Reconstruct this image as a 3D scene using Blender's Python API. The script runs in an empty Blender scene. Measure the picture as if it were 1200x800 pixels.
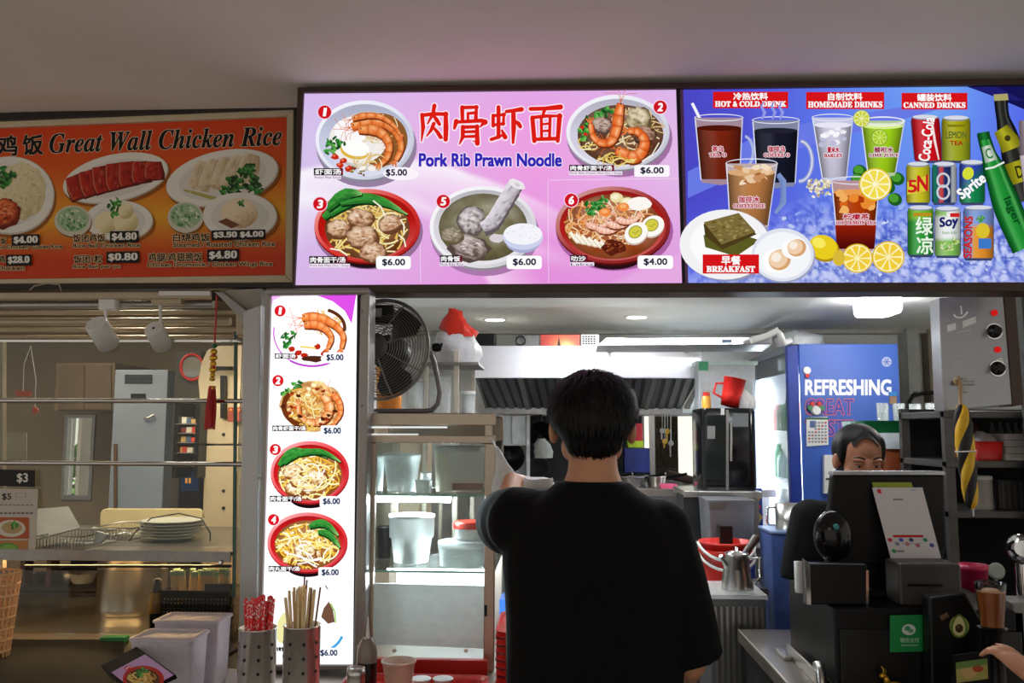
import bpy, math, random
from mathutils import Vector, Matrix, noise
from math import sin, cos, pi, radians
random.seed(7)
SC = bpy.context.scene
COL = SC.collection
# ------------------------------------------------------------------ camera
F = 1000.0                                   # focal length in pixels of the 1200x800 frame
EYE = Vector((0.0, 0.0, 1.55))
PITCH, YAW, ROLL = radians(6.0), radians(3.0), radians(0.25)
cd = bpy.data.cameras.new('camera')
cd.sensor_width = 36.0
cd.lens = 36.0 * F / 1200.0
cd.clip_start = 0.05
CAM = bpy.data.objects.new('camera', cd)
COL.objects.link(CAM)
CAM.location = EYE
CAMR = (Matrix.Rotation(YAW, 3, 'Z') @ Matrix.Rotation(pi / 2 + PITCH, 3, 'X') @ Matrix.Rotation(ROLL, 3, 'Z'))
CAM.rotation_euler = CAMR.to_euler()
SC.camera = CAM
# ------------------------------------------------------------------ world, exposure
SC.view_settings.view_transform = 'Standard'
SC.view_settings.look = 'None'
SC.view_settings.gamma = 1.0
SC.view_settings.use_curve_mapping = False
SC.view_settings.exposure = 0.0
W = bpy.data.worlds.new('world')
SC.world = W
W.use_nodes = True
bgn = W.node_tree.nodes['Background']
bgn.inputs[0].default_value = (1.0, 0.94, 0.84, 1)
bgn.inputs[1].default_value = 0.66


def lamp(name, kind, loc, power, color=(1, 1, 1), size=0.3, rot=(0, 0, 0), size_y=None, spot=None):
    d = bpy.data.lights.new(name, kind)
    d.energy = power
    d.color = color
    if kind == 'AREA':
        d.size = size
        if size_y:
            d.shape = 'RECTANGLE'
            d.size_y = size_y
    elif kind == 'SPOT':
        d.spot_size = spot or 2.2
        d.spot_blend = 0.6
        d.shadow_soft_size = size
    else:
        d.shadow_soft_size = size
    o = bpy.data.objects.new(name, d)
    COL.objects.link(o)
    o.location = loc
    o.rotation_euler = rot
    return o


# hall lamps above and behind the viewer (the food court's own ceiling lights)
lamp('hall_lamp', 'AREA', (-0.6, -1.6, 2.55), 10, (1.0, 0.95, 0.88), 1.2, (0, 0, 0), 0.3)
lamp('hall_lamp', 'AREA', (2.2, -1.8, 2.55), 3, (1.0, 0.95, 0.88), 1.2, (0, 0, 0), 0.3)


# daylight in the yard behind the stalls
sun = lamp('sun', 'SUN', (-6, 0, 9), 9.0, (1.0, .96, .9), .02)
sun.rotation_euler = Vector((.5, .35, -.8)).to_track_quat('-Z', 'Y').to_euler()


# ------------------------------------------------------------------ pixel helpers
def ray(px, py):
    return CAMR @ Vector(((px - 600) / F, -(py - 400) / F, -1.0))


def P(px, py, Y):
    "point of the vertical plane y = Y seen at photograph pixel (px, py)"
    d = ray(px, py)
    return EYE + d * (Y / d.y)


def PZ(px, py, z):
    "point of the horizontal plane at height z seen at the pixel"
    d = ray(px, py)
    return EYE + d * ((z - EYE.z) / d.z)


def M(Y, px=600, py=400):
    "metres per pixel at depth Y"
    return (P(px + 1, py, Y) - P(px, py, Y)).length


def lin(c):
    if isinstance(c, str):
        c = c.lstrip('#')
        c = [int(c[i:i + 2], 16) for i in (0, 2, 4)]
    r = []
    for v in c[:3]:
        v = max(0.0, v / 255.0)
        r.append(v / 12.92 if v <= 0.04045 else ((v + 0.055) / 1.055) ** 2.4)
    return tuple(r)


# ------------------------------------------------------------------ materials
MATS = {}


def mat(name, color, rough=0.5, metal=0.0, vary=0.12, scale=14.0, bump=0.0, emit=0.0, alpha=None, trans=0.0, stretch=None, spec=0.5, coat=0.0):
    if name in MATS:
        return MATS[name]
    m = bpy.data.materials.new(name)
    m.use_nodes = True
    nt = m.node_tree
    b = nt.nodes['Principled BSDF']
    c = lin(color)
    tc = nt.nodes.new('ShaderNodeTexCoord')
    nz = nt.nodes.new('ShaderNodeTexNoise')
    nz.inputs['Scale'].default_value = scale
    nz.inputs['Detail'].default_value = 4
    if stretch:
        mp = nt.nodes.new('ShaderNodeMapping')
        mp.inputs['Scale'].default_value = stretch
        nt.links.new(tc.outputs['Object'], mp.inputs[0])
        nt.links.new(mp.outputs[0], nz.inputs['Vector'])
    else:
        nt.links.new(tc.outputs['Object'], nz.inputs['Vector'])
    rp = nt.nodes.new('ShaderNodeValToRGB')
    rp.color_ramp.elements[0].position = 0.3
    rp.color_ramp.elements[1].position = 0.7
    rp.color_ramp.elements[0].color = tuple(v * (1 - vary) for v in c) + (1,)
    rp.color_ramp.elements[1].color = tuple(min(1, v * (1 + vary)) for v in c) + (1,)
    nt.links.new(nz.outputs['Fac'], rp.inputs['Fac'])
    nt.links.new(rp.outputs['Color'], b.inputs['Base Color'])
    b.inputs['Roughness'].default_value = rough
    b.inputs['Metallic'].default_value = metal
    b.inputs['Specular IOR Level'].default_value = spec
    b.inputs['Coat Weight'].default_value = coat
    if trans:
        b.inputs['Transmission Weight'].default_value = trans
    if alpha is not None:
        b.inputs['Alpha'].default_value = alpha
    if bump:
        bp = nt.nodes.new('ShaderNodeBump')
        bp.inputs['Strength'].default_value = bump
        bp.inputs['Distance'].default_value = 0.004
        nt.links.new(nz.outputs['Fac'], bp.inputs['Height'])
        nt.links.new(bp.outputs[0], b.inputs['Normal'])
    if emit:
        b.inputs['Emission Color'].default_value = c + (1,)
        b.inputs['Emission Strength'].default_value = emit
    MATS[name] = m
    return m


def emis(name, color, s):
    if name in MATS:
        return MATS[name]
    m = bpy.data.materials.new(name)
    m.use_nodes = True
    nt = m.node_tree
    nt.nodes.remove(nt.nodes['Principled BSDF'])
    e = nt.nodes.new('ShaderNodeEmission')
    e.inputs[0].default_value = lin(color) + (1,)
    e.inputs[1].default_value = s
    nt.links.new(e.outputs[0], nt.nodes['Material Output'].inputs[0])
    MATS[name] = m
    return m


def glass(name, color=(240, 242, 240), refl=.8, tint=0.92, rough=0.02):
    "thin clear pane: see-through with a mirror-like share that grows at grazing angles"
    if name in MATS:
        return MATS[name]
    m = bpy.data.materials.new(name)
    m.use_nodes = True
    nt = m.node_tree
    nt.nodes.remove(nt.nodes['Principled BSDF'])
    t = nt.nodes.new('ShaderNodeBsdfTransparent')
    t.inputs[0].default_value = tuple(v * tint for v in lin(color)) + (1,)
    g = nt.nodes.new('ShaderNodeBsdfGlossy')
    g.inputs['Roughness'].default_value = rough
    f = nt.nodes.new('ShaderNodeFresnel')
    f.inputs[0].default_value = 1.45
    k = nt.nodes.new('ShaderNodeMath')
    k.operation = 'MULTIPLY'
    k.inputs[1].default_value = refl
    mx = nt.nodes.new('ShaderNodeMixShader')
    nt.links.new(f.outputs[0], k.inputs[0])
    nt.links.new(k.outputs[0], mx.inputs[0])
    nt.links.new(t.outputs[0], mx.inputs[1])
    nt.links.new(g.outputs[0], mx.inputs[2])
    nt.links.new(mx.outputs[0], nt.nodes['Material Output'].inputs[0])
    MATS[name] = m
    return m


def film(name, color, alpha=0.4, rough=0.35):
    "cloudy translucent plastic"
    if name in MATS:
        return MATS[name]
    m = bpy.data.materials.new(name)
    m.use_nodes = True
    nt = m.node_tree
    b = nt.nodes['Principled BSDF']
    b.inputs['Base Color'].default_value = lin(color) + (1,)
    b.inputs['Roughness'].default_value = rough
    t = nt.nodes.new('ShaderNodeBsdfTransparent')
    mx = nt.nodes.new('ShaderNodeMixShader')
    nz = nt.nodes.new('ShaderNodeTexNoise')
    nz.inputs['Scale'].default_value = 9
    mr = nt.nodes.new('ShaderNodeMapRange')
    mr.inputs[3].default_value = alpha * 0.8
    mr.inputs[4].default_value = min(1, alpha * 1.2)
    nt.links.new(nz.outputs['Fac'], mr.inputs[0])
    nt.links.new(mr.outputs[0], mx.inputs[0])
    nt.links.new(t.outputs[0], mx.inputs[1])
    nt.links.new(b.outputs[0], mx.inputs[2])
    nt.links.new(mx.outputs[0], nt.nodes['Material Output'].inputs[0])
    MATS[name] = m
    return m


def printmat(name, emit=0.0, rough=0.45, spec=0.3):
    "flat print: colour from the mesh's colour attribute, backlit when emit > 0"
    if name in MATS:
        return MATS[name]
    m = bpy.data.materials.new(name)
    m.use_nodes = True
    nt = m.node_tree
    b = nt.nodes['Principled BSDF']
    a = nt.nodes.new('ShaderNodeVertexColor')
    a.layer_name = 'Col'
    if emit:
        e = nt.nodes.new('ShaderNodeEmission')
        e.inputs[1].default_value = emit
        nt.links.new(a.outputs[0], e.inputs[0])
        nt.links.new(e.outputs[0], nt.nodes['Material Output'].inputs[0])
        nt.nodes.remove(b)
        m.cycles.emission_sampling = 'NONE'
    else:
        nt.links.new(a.outputs[0], b.inputs['Base Color'])
        b.inputs['Roughness'].default_value = rough
        b.inputs['Specular IOR Level'].default_value = spec
    MATS[name] = m
    return m


# ------------------------------------------------------------------ objects
ORG = {}


def tag(o, label=None, cat=None, group=None, kind=None):
    if label:
        o['label'] = label
    if cat:
        o['category'] = cat
    if group:
        o['group'] = group
    if kind:
        o['kind'] = kind
    return o


def thing(name, loc, label, cat, group=None):
    o = bpy.data.objects.new(name, None)
    COL.objects.link(o)
    o.location = loc
    o.empty_display_size = 0.05
    ORG[o.name] = Vector(loc)
    return tag(o, label, cat, group)


def copy_tree(o, parent=None):
    c = o.copy()
    COL.objects.link(c)
    if parent is not None:
        c.parent = parent
    for ch in list(o.children):
        copy_tree(ch, c)
    return c


class MB:
    "collects shapes in world coordinates; build() links them as one mesh object"

    def __init__(s):
        s.v, s.f, s.sm = [], [], []

    def add(s, vs, fs, smooth=False):
        n = len(s.v)
        s.v += [Vector(p) for p in vs]
        for f in fs:
            s.f.append([i + n for i in f])
            s.sm.append(smooth)
        return s

    def box(s, c, size, rot=None):
        c = Vector(c)
        hx, hy, hz = [q / 2 for q in size]
        vs = [Vector((x, y, z)) for x in (-hx, hx) for y in (-hy, hy) for z in (-hz, hz)]
        if rot is not None:
            vs = [rot @ p for p in vs]
        return s.add([p + c for p in vs], [(0, 1, 3, 2), (4, 6, 7, 5), (0, 4, 5, 1), (2, 3, 7, 6), (0, 2, 6, 4), (1, 5, 7, 3)])

    def span(s, a, b):
        a, b = Vector(a), Vector(b)
        return s.box((a + b) / 2, [abs(b[i] - a[i]) for i in range(3)])

    def prism(s, pts, d):
        "polygon (list of points) pushed along vector d"
        n = len(pts)
        d = Vector(d)
        vs = [Vector(p) for p in pts] + [Vector(p) + d for p in pts]
        fs = [list(range(n)), list(range(2 * n - 1, n - 1, -1))]
        fs += [(i, (i + 1) % n, (i + 1) % n + n, i + n) for i in range(n)]
        return s.add(vs, fs)

    def pprism(s, pix, Y, depth):
        "outline given at depth Y, pushed straight back by depth"
        return s.prism([P(x, y, Y) for x, y in pix], (0, depth, 0))

    def rect(s, x0, y0, x1, y1, Y, depth):
        return s.pprism([(x0, y0), (x1, y0), (x1, y1), (x0, y1)], Y, depth)

    def loft(s, rings, cap=True, smooth=True, closed=True):
        n = len(rings[0])
        vs = [p for r in rings for p in r]
        fs = []
        for k in range(len(rings) - 1):
            for i in range(n if closed else n - 1):
                j = (i + 1) % n
                fs.append((k * n + i, k * n + j, (k + 1) * n + j, (k + 1) * n + i))
        s.add(vs, fs, smooth)
        if cap:
            s.add(rings[0], [list(range(n - 1, -1, -1))], False)
            s.add(rings[-1], [list(range(n))], False)
        return s

    def lathe(s, c, prof, n=24, axis=None, cap=True, smooth=True, sy=1.0):
        "prof: (radius, height) pairs from base c up along axis"
        c = Vector(c)
        R = Matrix.Identity(3)
        if axis is not None:
            R = Vector((0, 0, 1)).rotation_difference(Vector(axis).normalized()).to_matrix()
        rings = []
        for r, h in prof:
            rings.append([c + R @ Vector((r * cos(2 * pi * i / n), sy * r * sin(2 * pi * i / n), h)) for i in range(n)])
        return s.loft(rings, cap, smooth)

    def cyl(s, a, b, r, n=16, r2=None, smooth=True):
        a, b = Vector(a), Vector(b)
        return s.lathe(a, [(r, 0), (r2 if r2 is not None else r, (b - a).length)], n, b - a, True, smooth)

    def tube(s, pts, r, n=8, closed=False, smooth=True):
        pts = [Vector(p) for p in pts]
        m = len(pts)
        rings = []
        up = Vector((0.13, 0.31, 0.94)).normalized()
        prev = None
        for k in range(m):
            if closed:
                t = pts[(k + 1) % m] - pts[k - 1]
            else:
                t = pts[min(k + 1, m - 1)] - pts[max(k - 1, 0)]
            t.normalize()
            if prev is None:
                a = t.orthogonal().normalized() if abs(t.dot(up)) > 0.95 else t.cross(up).normalized()
            else:
                a = (prev - t * prev.dot(t))
                a = a.normalized() if a.length > 1e-6 else t.orthogonal().normalized()
            prev = a
            b = t.cross(a)
            rr = r[k] if isinstance(r, (list, tuple)) else r
            rings.append([pts[k] + (a * cos(2 * pi * i / n) + b * sin(2 * pi * i / n)) * rr for i in range(n)])
        if closed:
            rings.append(rings[0])
            return s.loft(rings, False, smooth)
        return s.loft(rings, True, smooth)

    def ball(s, c, r, nu=16, nv=10, rot=None):
        c = Vector(c)
        rx, ry, rz = (r, r, r) if not isinstance(r, (list, tuple)) else r
        rings = []
        for k in range(nv + 1):
            a = -pi / 2 + pi * k / nv
            ca = max(cos(a), 1e-3)
            ring = [Vector((rx * ca * cos(2 * pi * i / nu), ry * ca * sin(2 * pi * i / nu), rz * sin(a))) for i in range(nu)]
            if rot is not None:
                ring = [rot @ p for p in ring]
            rings.append([p + c for p in ring])
        return s.loft(rings, True, True)

    def build(s, name, m, parent=None, bevel=0, origin=None, subsurf=0, seg=2, mods=None):
        org = Vector((0, 0, 0))
        if parent is not None:
            org = ORG.get(parent.name, Vector((0, 0, 0)))
        elif origin is not None:
            org = Vector(origin)
        me = bpy.data.meshes.new(name)
        me.from_pydata([tuple(p - org) for p in s.v], [], s.f)
        me.polygons.foreach_set('use_smooth', s.sm)
        import bmesh
        bm = bmesh.new()
        bm.from_mesh(me)
        if bevel or subsurf or mods:
            bmesh.ops.remove_doubles(bm, verts=bm.verts, dist=1e-5)
        bmesh.ops.recalc_face_normals(bm, faces=bm.faces)
        bm.to_mesh(me)
        bm.free()
        if m is not None:
            me.materials.append(m)
        o = bpy.data.objects.new(name, me)
        COL.objects.link(o)
        if parent is not None:
            o.parent = parent
            ORG[o.name] = org
        else:
            o.location = org
            ORG[o.name] = org
        if bevel:
            md = o.modifiers.new('bevel', 'BEVEL')
            md.width = bevel
            md.segments = seg
            md.limit_method = 'ANGLE'
            md.angle_limit = radians(40)
        if subsurf:
            md = o.modifiers.new('sub', 'SUBSURF')
            md.levels = md.render_levels = subsurf
        return o


def structure(name, mb, m, **k):
    return tag(mb.build(name, m, **k), kind='structure')


# ------------------------------------------------------------------ text outlines
TX = {}


def serif(s, italic=False):
    o = ''
    U, L = (0x1D468, 0x1D482) if italic else (0x1D400, 0x1D41A)
    for c in s:
        if 'A' <= c <= 'Z':
            o += chr(U + ord(c) - 65)
        elif 'a' <= c <= 'z':
            o += chr(L + ord(c) - 97)
        elif '0' <= c <= '9' :
            o += chr(0x1D7CE + ord(c) - 48)
        else:
            o += c
    return o


def glyphs(s, res=3):
    "mesh of a line of lettering, scaled to a unit box (x right, y up)"
    if s in TX:
        return TX[s]
    c = bpy.data.curves.new('lettering', 'FONT')
    c.body = s
    c.resolution_u = res
    o = bpy.data.objects.new('lettering', c)
    COL.objects.link(o)
    dg = bpy.context.evaluated_depsgraph_get()
    me = o.evaluated_get(dg).to_mesh()
    vs = [(v.co.x, v.co.y) for v in me.vertices]
    fs = [tuple(p.vertices) for p in me.polygons]
    o.evaluated_get(dg).to_mesh_clear()
    bpy.data.objects.remove(o)
    bpy.data.curves.remove(c)
    x0, x1 = min(v[0] for v in vs), max(v[0] for v in vs)
    y0, y1 = min(v[1] for v in vs), max(v[1] for v in vs)
    vs = [((x - x0) / max(1e-6, x1 - x0), (y - y0) / max(1e-6, y1 - y0)) for x, y in vs]
    TX[s] = (vs, fs)
    return TX[s]


class Ink:
    "flat print: coloured shapes stacked in hair-thin layers on a plane; place(x, y) maps drawing units to the plane"

    def __init__(s, place, normal, step=1.2e-5):
        s.place, s.n, s.step = place, Vector(normal), step
        s.v, s.f, s.c, s.k = [], [], [], 0

    def shape(s, pts, faces, col, layer=None):
        s.k += 1
        off = s.n * (s.step * (s.k if layer is None else layer))
        b = len(s.v)
        multi = isinstance(col, list)
        c1 = None if multi else lin(col)
        for i, p in enumerate(pts):
            s.v.append(s.place(p[0], p[1]) + off)
            s.c.append(lin(col[i]) if multi else c1)
        s.f += [[b + i for i in f] for f in faces]

    def poly(s, pts, col):
        s.shape(pts, [list(range(len(pts)))], col)

    def rect(s, x0, y0, x1, y1, col, slope=0):
        s.poly([(x0, y0), (x1, y0 + slope * (x1 - x0)), (x1, y1 + slope * (x1 - x0)), (x0, y1)], col)

    def rrect(s, x0, y0, x1, y1, r, col):
        pts = []
        for cx, cy, a in ((x1 - r, y0 + r, -90), (x1 - r, y1 - r, 0), (x0 + r, y1 - r, 90), (x0 + r, y0 + r, 180)):
            for k in range(5):
                t = radians(a + 22.5 * k)
                pts.append((cx + r * cos(t), cy + r * sin(t)))
        s.poly(pts, col)

    def ell(s, cx, cy, rx, ry, col, rot=0, n=36, a0=0, a1=360):
        t = radians(rot)
        pts = []
        full = abs(a1 - a0) >= 360
        for i in range(n if full else n + 1):
            a = radians(a0 + (a1 - a0) * i / n)
            x, y = rx * cos(a), ry * sin(a)
            pts.append((cx + x * cos(t) - y * sin(t), cy + x * sin(t) + y * cos(t)))
        s.poly(pts, col)

    def ring(s, cx, cy, rx, ry, w, col, rot=0, n=40, a0=0, a1=360):
        t = radians(rot)
        vs, fs = [], []
        for i in range(n + 1):
            a = radians(a0 + (a1 - a0) * i / n)
            for d in (0, -w):
                x, y = (rx + d) * cos(a), (ry + d) * sin(a)
                vs.append((cx + x * cos(t) - y * sin(t), cy + x * sin(t) + y * cos(t)))
        for i in range(n):
            fs.append((2 * i, 2 * i + 1, 2 * i + 3, 2 * i + 2))
        s.shape(vs, fs, col)

    def line(s, pts, w, col, w2=None):
        "ribbon along points; the width may run from w to w2 or be a list"
        m = len(pts)
        vs, fs = [], []
        for k in range(m):
            a = pts[max(0, k - 1)]
            b = pts[min(m - 1, k + 1)]
            dx, dy = b[0] - a[0], b[1] - a[1]
            l = math.hypot(dx, dy) or 1
            if isinstance(w, list):
                h = w[k] / 2
            else:
                h = (w + ((w2 if w2 is not None else w) - w) * k / max(1, m - 1)) / 2
            vs += [(pts[k][0] - dy / l * h, pts[k][1] + dx / l * h), (pts[k][0] + dy / l * h, pts[k][1] - dx / l * h)]
        for k in range(m - 1):
            fs.append((2 * k, 2 * k + 1, 2 * k + 3, 2 * k + 2))
        s.shape(vs, fs, col)

    def grid(s, x0, y0, x1, y1, nx, ny, fn, place=None):
        vs, cs, fs = [], [], []
        for j in range(ny + 1):
            for i in range(nx + 1):
                u, v = i / nx, j / ny
                vs.append((x0 + (x1 - x0) * u, y0 + (y1 - y0) * v))
                cs.append(fn(u, v))
        for j in range(ny):
            for i in range(nx):
                a = j * (nx + 1) + i
                fs.append((a, a + 1, a + nx + 2, a + nx + 1))
        s.shape(vs, fs, cs)

    def quadgrid(s, q, nx, ny, fn):
        "gradient over a quad: TL, TR, BR, BL"
        vs, cs, fs = [], [], []
        for j in range(ny + 1):
            for i in range(nx + 1):
                u, v = i / nx, j / ny
                vs.append(tuple((q[0][k] * (1 - u) + q[1][k] * u) * (1 - v) + (q[3][k] * (1 - u) + q[2][k] * u) * v for k in (0, 1)))
                cs.append(fn(u, v))
        for j in range(ny):
            for i in range(nx):
                a = j * (nx + 1) + i
                fs.append((a, a + 1, a + nx + 2, a + nx + 1))
        s.shape(vs, fs, cs)

    def text(s, t, x0, y0, x1, y1, col, bold=0.0, outline=None, ow=1.2, slope=0.0, shear=0.0, rot=0):
        "lettering fitted to the box x0..x1, y0 (top)..y1 (bottom)"
        vs, fs = glyphs(t)
        h = y1 - y0
        w = x1 - x0
        cx, cy = (x0 + x1) / 2, (y0 + y1) / 2

        def m(u, v, dx=0, dy=0):
            x = x0 + u * w + shear * v * h + dx
            y = y1 - v * h + slope * (x - x0) + dy
            if rot:
                a = radians(rot)
                x, y = cx + (x - cx) * cos(a) - (y - cy) * sin(a), cy + (x - cx) * sin(a) + (y - cy) * cos(a)
            return (x, y)
        if outline:
            for k in range(8):
                a = 2 * pi * k / 8
                s.shape([m(u, v, ow * cos(a), ow * sin(a)) for u, v in vs], fs, outline)
        if bold:
            for k in range(4):
                a = 2 * pi * k / 4 + 0.78
                s.shape([m(u, v, bold * cos(a), bold * sin(a)) for u, v in vs], fs, col)
        s.shape([m(u, v) for u, v in vs], fs, col)

    def field(s, cx, cy, rx, ry, fn, rot=0, nr=7, na=22, jag=0.0, seed=0):
        "soft-edged patch: colour fn(u, v) sampled over a (ragged) ellipse, u and v running from -1 to 1"
        t = radians(rot)
        g = random.Random(seed)
        lim = [1 + g.uniform(-jag, jag) for _ in range(na)]
        vs, cs, fs = [(cx, cy)], [fn(0, 0)], []
        for j in range(1, nr + 1):
            for i in range(na):
                a = 2 * pi * i / na
                q = j / nr * lim[i]
                x, y = rx * q * cos(a), ry * q * sin(a)
                vs.append((cx + x * cos(t) - y * sin(t), cy + x * sin(t) + y * cos(t)))
                cs.append(fn(j / nr * cos(a), j / nr * sin(a)))
        for i in range(na):
            fs.append((0, 1 + i, 1 + (i + 1) % na))
            for j in range(nr - 1):
                b = 1 + j * na
                fs.append((b + i, b + (i + 1) % na, b + na + (i + 1) % na, b + na + i))
        s.shape(vs, fs, cs)

    def band(s, pts, ws, fn, nv=5):
        "ribbon whose colour fn(u, v) runs along it (u 0..1) and across it (v -1..1)"
        m = len(pts)
        vs, cs, fs = [], [], []
        for k in range(m):
            a, b = pts[max(0, k - 1)], pts[min(m - 1, k + 1)]
            dx, dy = b[0] - a[0], b[1] - a[1]
            l = math.hypot(dx, dy) or 1
            for j in range(nv):
                v = -1 + 2 * j / (nv - 1)
                vs.append((pts[k][0] - dy / l * ws[k] / 2 * v, pts[k][1] + dx / l * ws[k] / 2 * v))
                cs.append(fn(k / (m - 1), v))
        for k in range(m - 1):
            for j in range(nv - 1):
                q = k * nv + j
                fs.append((q, q + 1, q + nv + 1, q + nv))
        s.shape(vs, fs, cs)

    def blob(s, cx, cy, rx, ry, col, n=12, jag=0.18, rot=0, rng=random):
        t = radians(rot)
        pts = []
        for i in range(n):
            a = 2 * pi * i / n
            q = 1 + rng.uniform(-jag, jag)
            x, y = rx * q * cos(a), ry * q * sin(a)
            pts.append((cx + x * cos(t) - y * sin(t), cy + x * sin(t) + y * cos(t)))
        s.poly(pts, col)

    def build(s, name, m, parent=None, label=None):
        org = ORG.get(parent.name, Vector((0, 0, 0))) if parent is not None else Vector((0, 0, 0))
        me = bpy.data.meshes.new(name)
        me.from_pydata([tuple(p - org) for p in s.v], [], s.f)
        ca = me.color_attributes.new('Col', 'FLOAT_COLOR', 'POINT')
        buf = []
        for c in s.c:
            buf += [c[0], c[1], c[2], 1.0]
        ca.data.foreach_set('color', buf)
        me.materials.append(m)
        o = bpy.data.objects.new(name, me)
        COL.objects.link(o)
        if parent is not None:
            o.parent = parent
        ORG[o.name] = org
        if label:
            o['label'] = label
        return o


def mix(a, b, t):
    a = a if not isinstance(a, str) else [int(a[i:i + 2], 16) for i in (1, 3, 5)]
    b = b if not isinstance(b, str) else [int(b[i:i + 2], 16) for i in (1, 3, 5)]
    t = max(0, min(1, t))
    return tuple(a[i] + (b[i] - a[i]) * t for i in range(3))
# ================================================================== setting
ZC = P(800, 92.5, 2.5).z            # hall ceiling
ZI = 2.17                           # ceiling inside the stalls
YB = 5.3                            # back wall
XP = -0.90                          # partition between the two stalls
m_ceil = mat('ceiling_paint', (232, 226, 220), 0.9, vary=0.03, scale=3)
m_wall = mat('wall_paint', (196, 196, 190), 0.8, vary=0.05, scale=5)
m_wall_l = mat('tan_wall_paint', (150, 134, 112), 0.8, vary=0.08, scale=5)
m_tile = mat('floor_tile', (120, 112, 104), 0.35, vary=0.15, scale=4)
m_steel = mat('brushed_steel', (190, 188, 184), 0.28, 1.0, vary=0.06, scale=60, stretch=(1, 1, 20))
m_steel_d = mat('dull_steel', (150, 148, 145), 0.42, 1.0, vary=0.1, scale=40)
m_chrome = mat('chrome', (215, 215, 215), 0.12, 1.0, vary=0.02)
m_alu = mat('anodised_aluminium', (172, 172, 172), 0.38, 0.85, vary=0.04, scale=50, stretch=(20, 20, 1))
m_black = mat('black_plastic', (9, 9, 10), 0.38, vary=0.2, spec=.3)
m_black_m = mat('matt_black', (10, 10, 11), 0.75, vary=0.2)
m_white = mat('white_plastic', (225, 225, 222), 0.4, vary=0.03)
m_cream = mat('cream_laminate', (205, 186, 155), 0.5, vary=0.05, scale=6)
m_wood = mat('dark_brown_wood', (62, 40, 30), 0.45, vary=0.25, scale=18, stretch=(1, 6, 12))
m_red = mat('red_plastic', (200, 32, 24), 0.35, vary=0.08)
m_glass = glass('clear_glass')
m_glass_r = glass('front_glass', refl=.8, tint=0.95)
m_clear = film('cloudy_plastic', (235, 238, 235), 0.42)
m_milky = film('milky_plastic', (238, 242, 240), 0.75)

b = MB()
b.span((-6, -4, ZC), (4, 3.0, ZC + 0.08))
structure('ceiling', b, m_ceil)
b = MB()
b.span((-6, -4, -0.05), (4, YB + 0.1, 0))
structure('floor', b, m_tile)
b = MB()
b.span((XP, 2.80, ZI), (2.6, YB, ZI + 0.05))
structure('ceiling_stall', b, mat('stall_ceiling_paint', (236, 236, 230), .85, vary=.03, scale=4)).name = 'ceiling'
b = MB()
b.span((-5, 2.86, ZI + 0.05), (XP - 0.06, 4.75, ZI + 0.1))
structure('ceiling', b, m_wall_l)
b = MB()
b.span((-6, 2.8, ZI), (4, 2.86, ZC))
structure('wall_front', b, m_wall)
b = MB()
b.span((XP - 0.06, 2.82, 0), (XP, YB, ZI))
structure('wall_partition', b, m_wall)
b = MB()
b.span((2.5, 2.80, 0), (2.56, YB, ZI))
structure('wall_right', b, m_wall)
b = MB()
b.span((-5.05, 2.8, 0), (-5, 4.75, ZI + 0.1))
structure('wall_left', b, m_wall_l)


def wall_with_holes(name, x0, x1, z0, z1, Y, t, holes, m):
    b = MB()
    xs = sorted({x0, x1} | {h[0] for h in holes} | {h[1] for h in holes})
    for i in range(len(xs) - 1):
        a, c = xs[i], xs[i + 1]
        cuts = sorted([(h[2], h[3]) for h in holes if h[0] <= a + 1e-6 and h[1] >= c - 1e-6])
        z = z0
        for lo, hi in cuts:
            b.span((a, Y, z), (c, Y + t, lo))
            z = hi
        b.span((a, Y, z), (c, Y + t, z1))
    return structure(name, b, m)


wa, wb = P(752, 562, YB), P(822, 484, YB)
wall_with_holes('wall_back', XP, 2.5, 0, ZI, YB, 0.1, [(wa.x, wb.x, wa.z, wb.z)], m_wall)
YL = 4.7
wc, wd = P(72, 585, YL), P(113, 486, YL)
we, wf = P(99, 585, YL), P(112, 530, YL)
wall_with_holes('wall_back', -5, XP - 0.06, 0, ZI + 0.1, YL, 0.06, [(wc.x, wd.x, wc.z, wd.z)], m_wall_l)
# daylight openings: frames with a bright yard behind
for i, (a, c, Y) in enumerate(((wa, wb, YB), (wc, wd, YL))):
    b = MB()
    w = 0.018
    for x in (a.x, c.x - w):
        b.span((x, Y - 0.012, a.z), (x + w, Y + 0.07, c.z))
    for z in (a.z, c.z - w):
        b.span((a.x + w, Y - 0.012, z), (c.x - w, Y + 0.07, z + w))
    fr = structure('window_%d' % (i + 1), b, m_steel_d)
    g = MB()
    g.span((a.x + w, Y + 0.03, a.z + w), (c.x - w, Y + 0.034, c.z - w))
    g.build('pane', m_glass, fr)
# pillar seen through the left opening and the yard's ground
b = MB()
b.span((-8, YB + 0.2, -0.05), (6, 12, 0.0))
structure('floor', b, mat('pale_paving', (215, 212, 205), 0.8, vary=0.06)).name = 'floor'
b = MB()
q0, q1 = P(86, 600, 5.6), P(97, 480, 5.6)
b.span((q0.x, 5.6, 0), (q1.x, 5.75, 2.6))
structure('trim_1', b, mat('pillar_paint', (170, 160, 150), 0.8))
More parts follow.
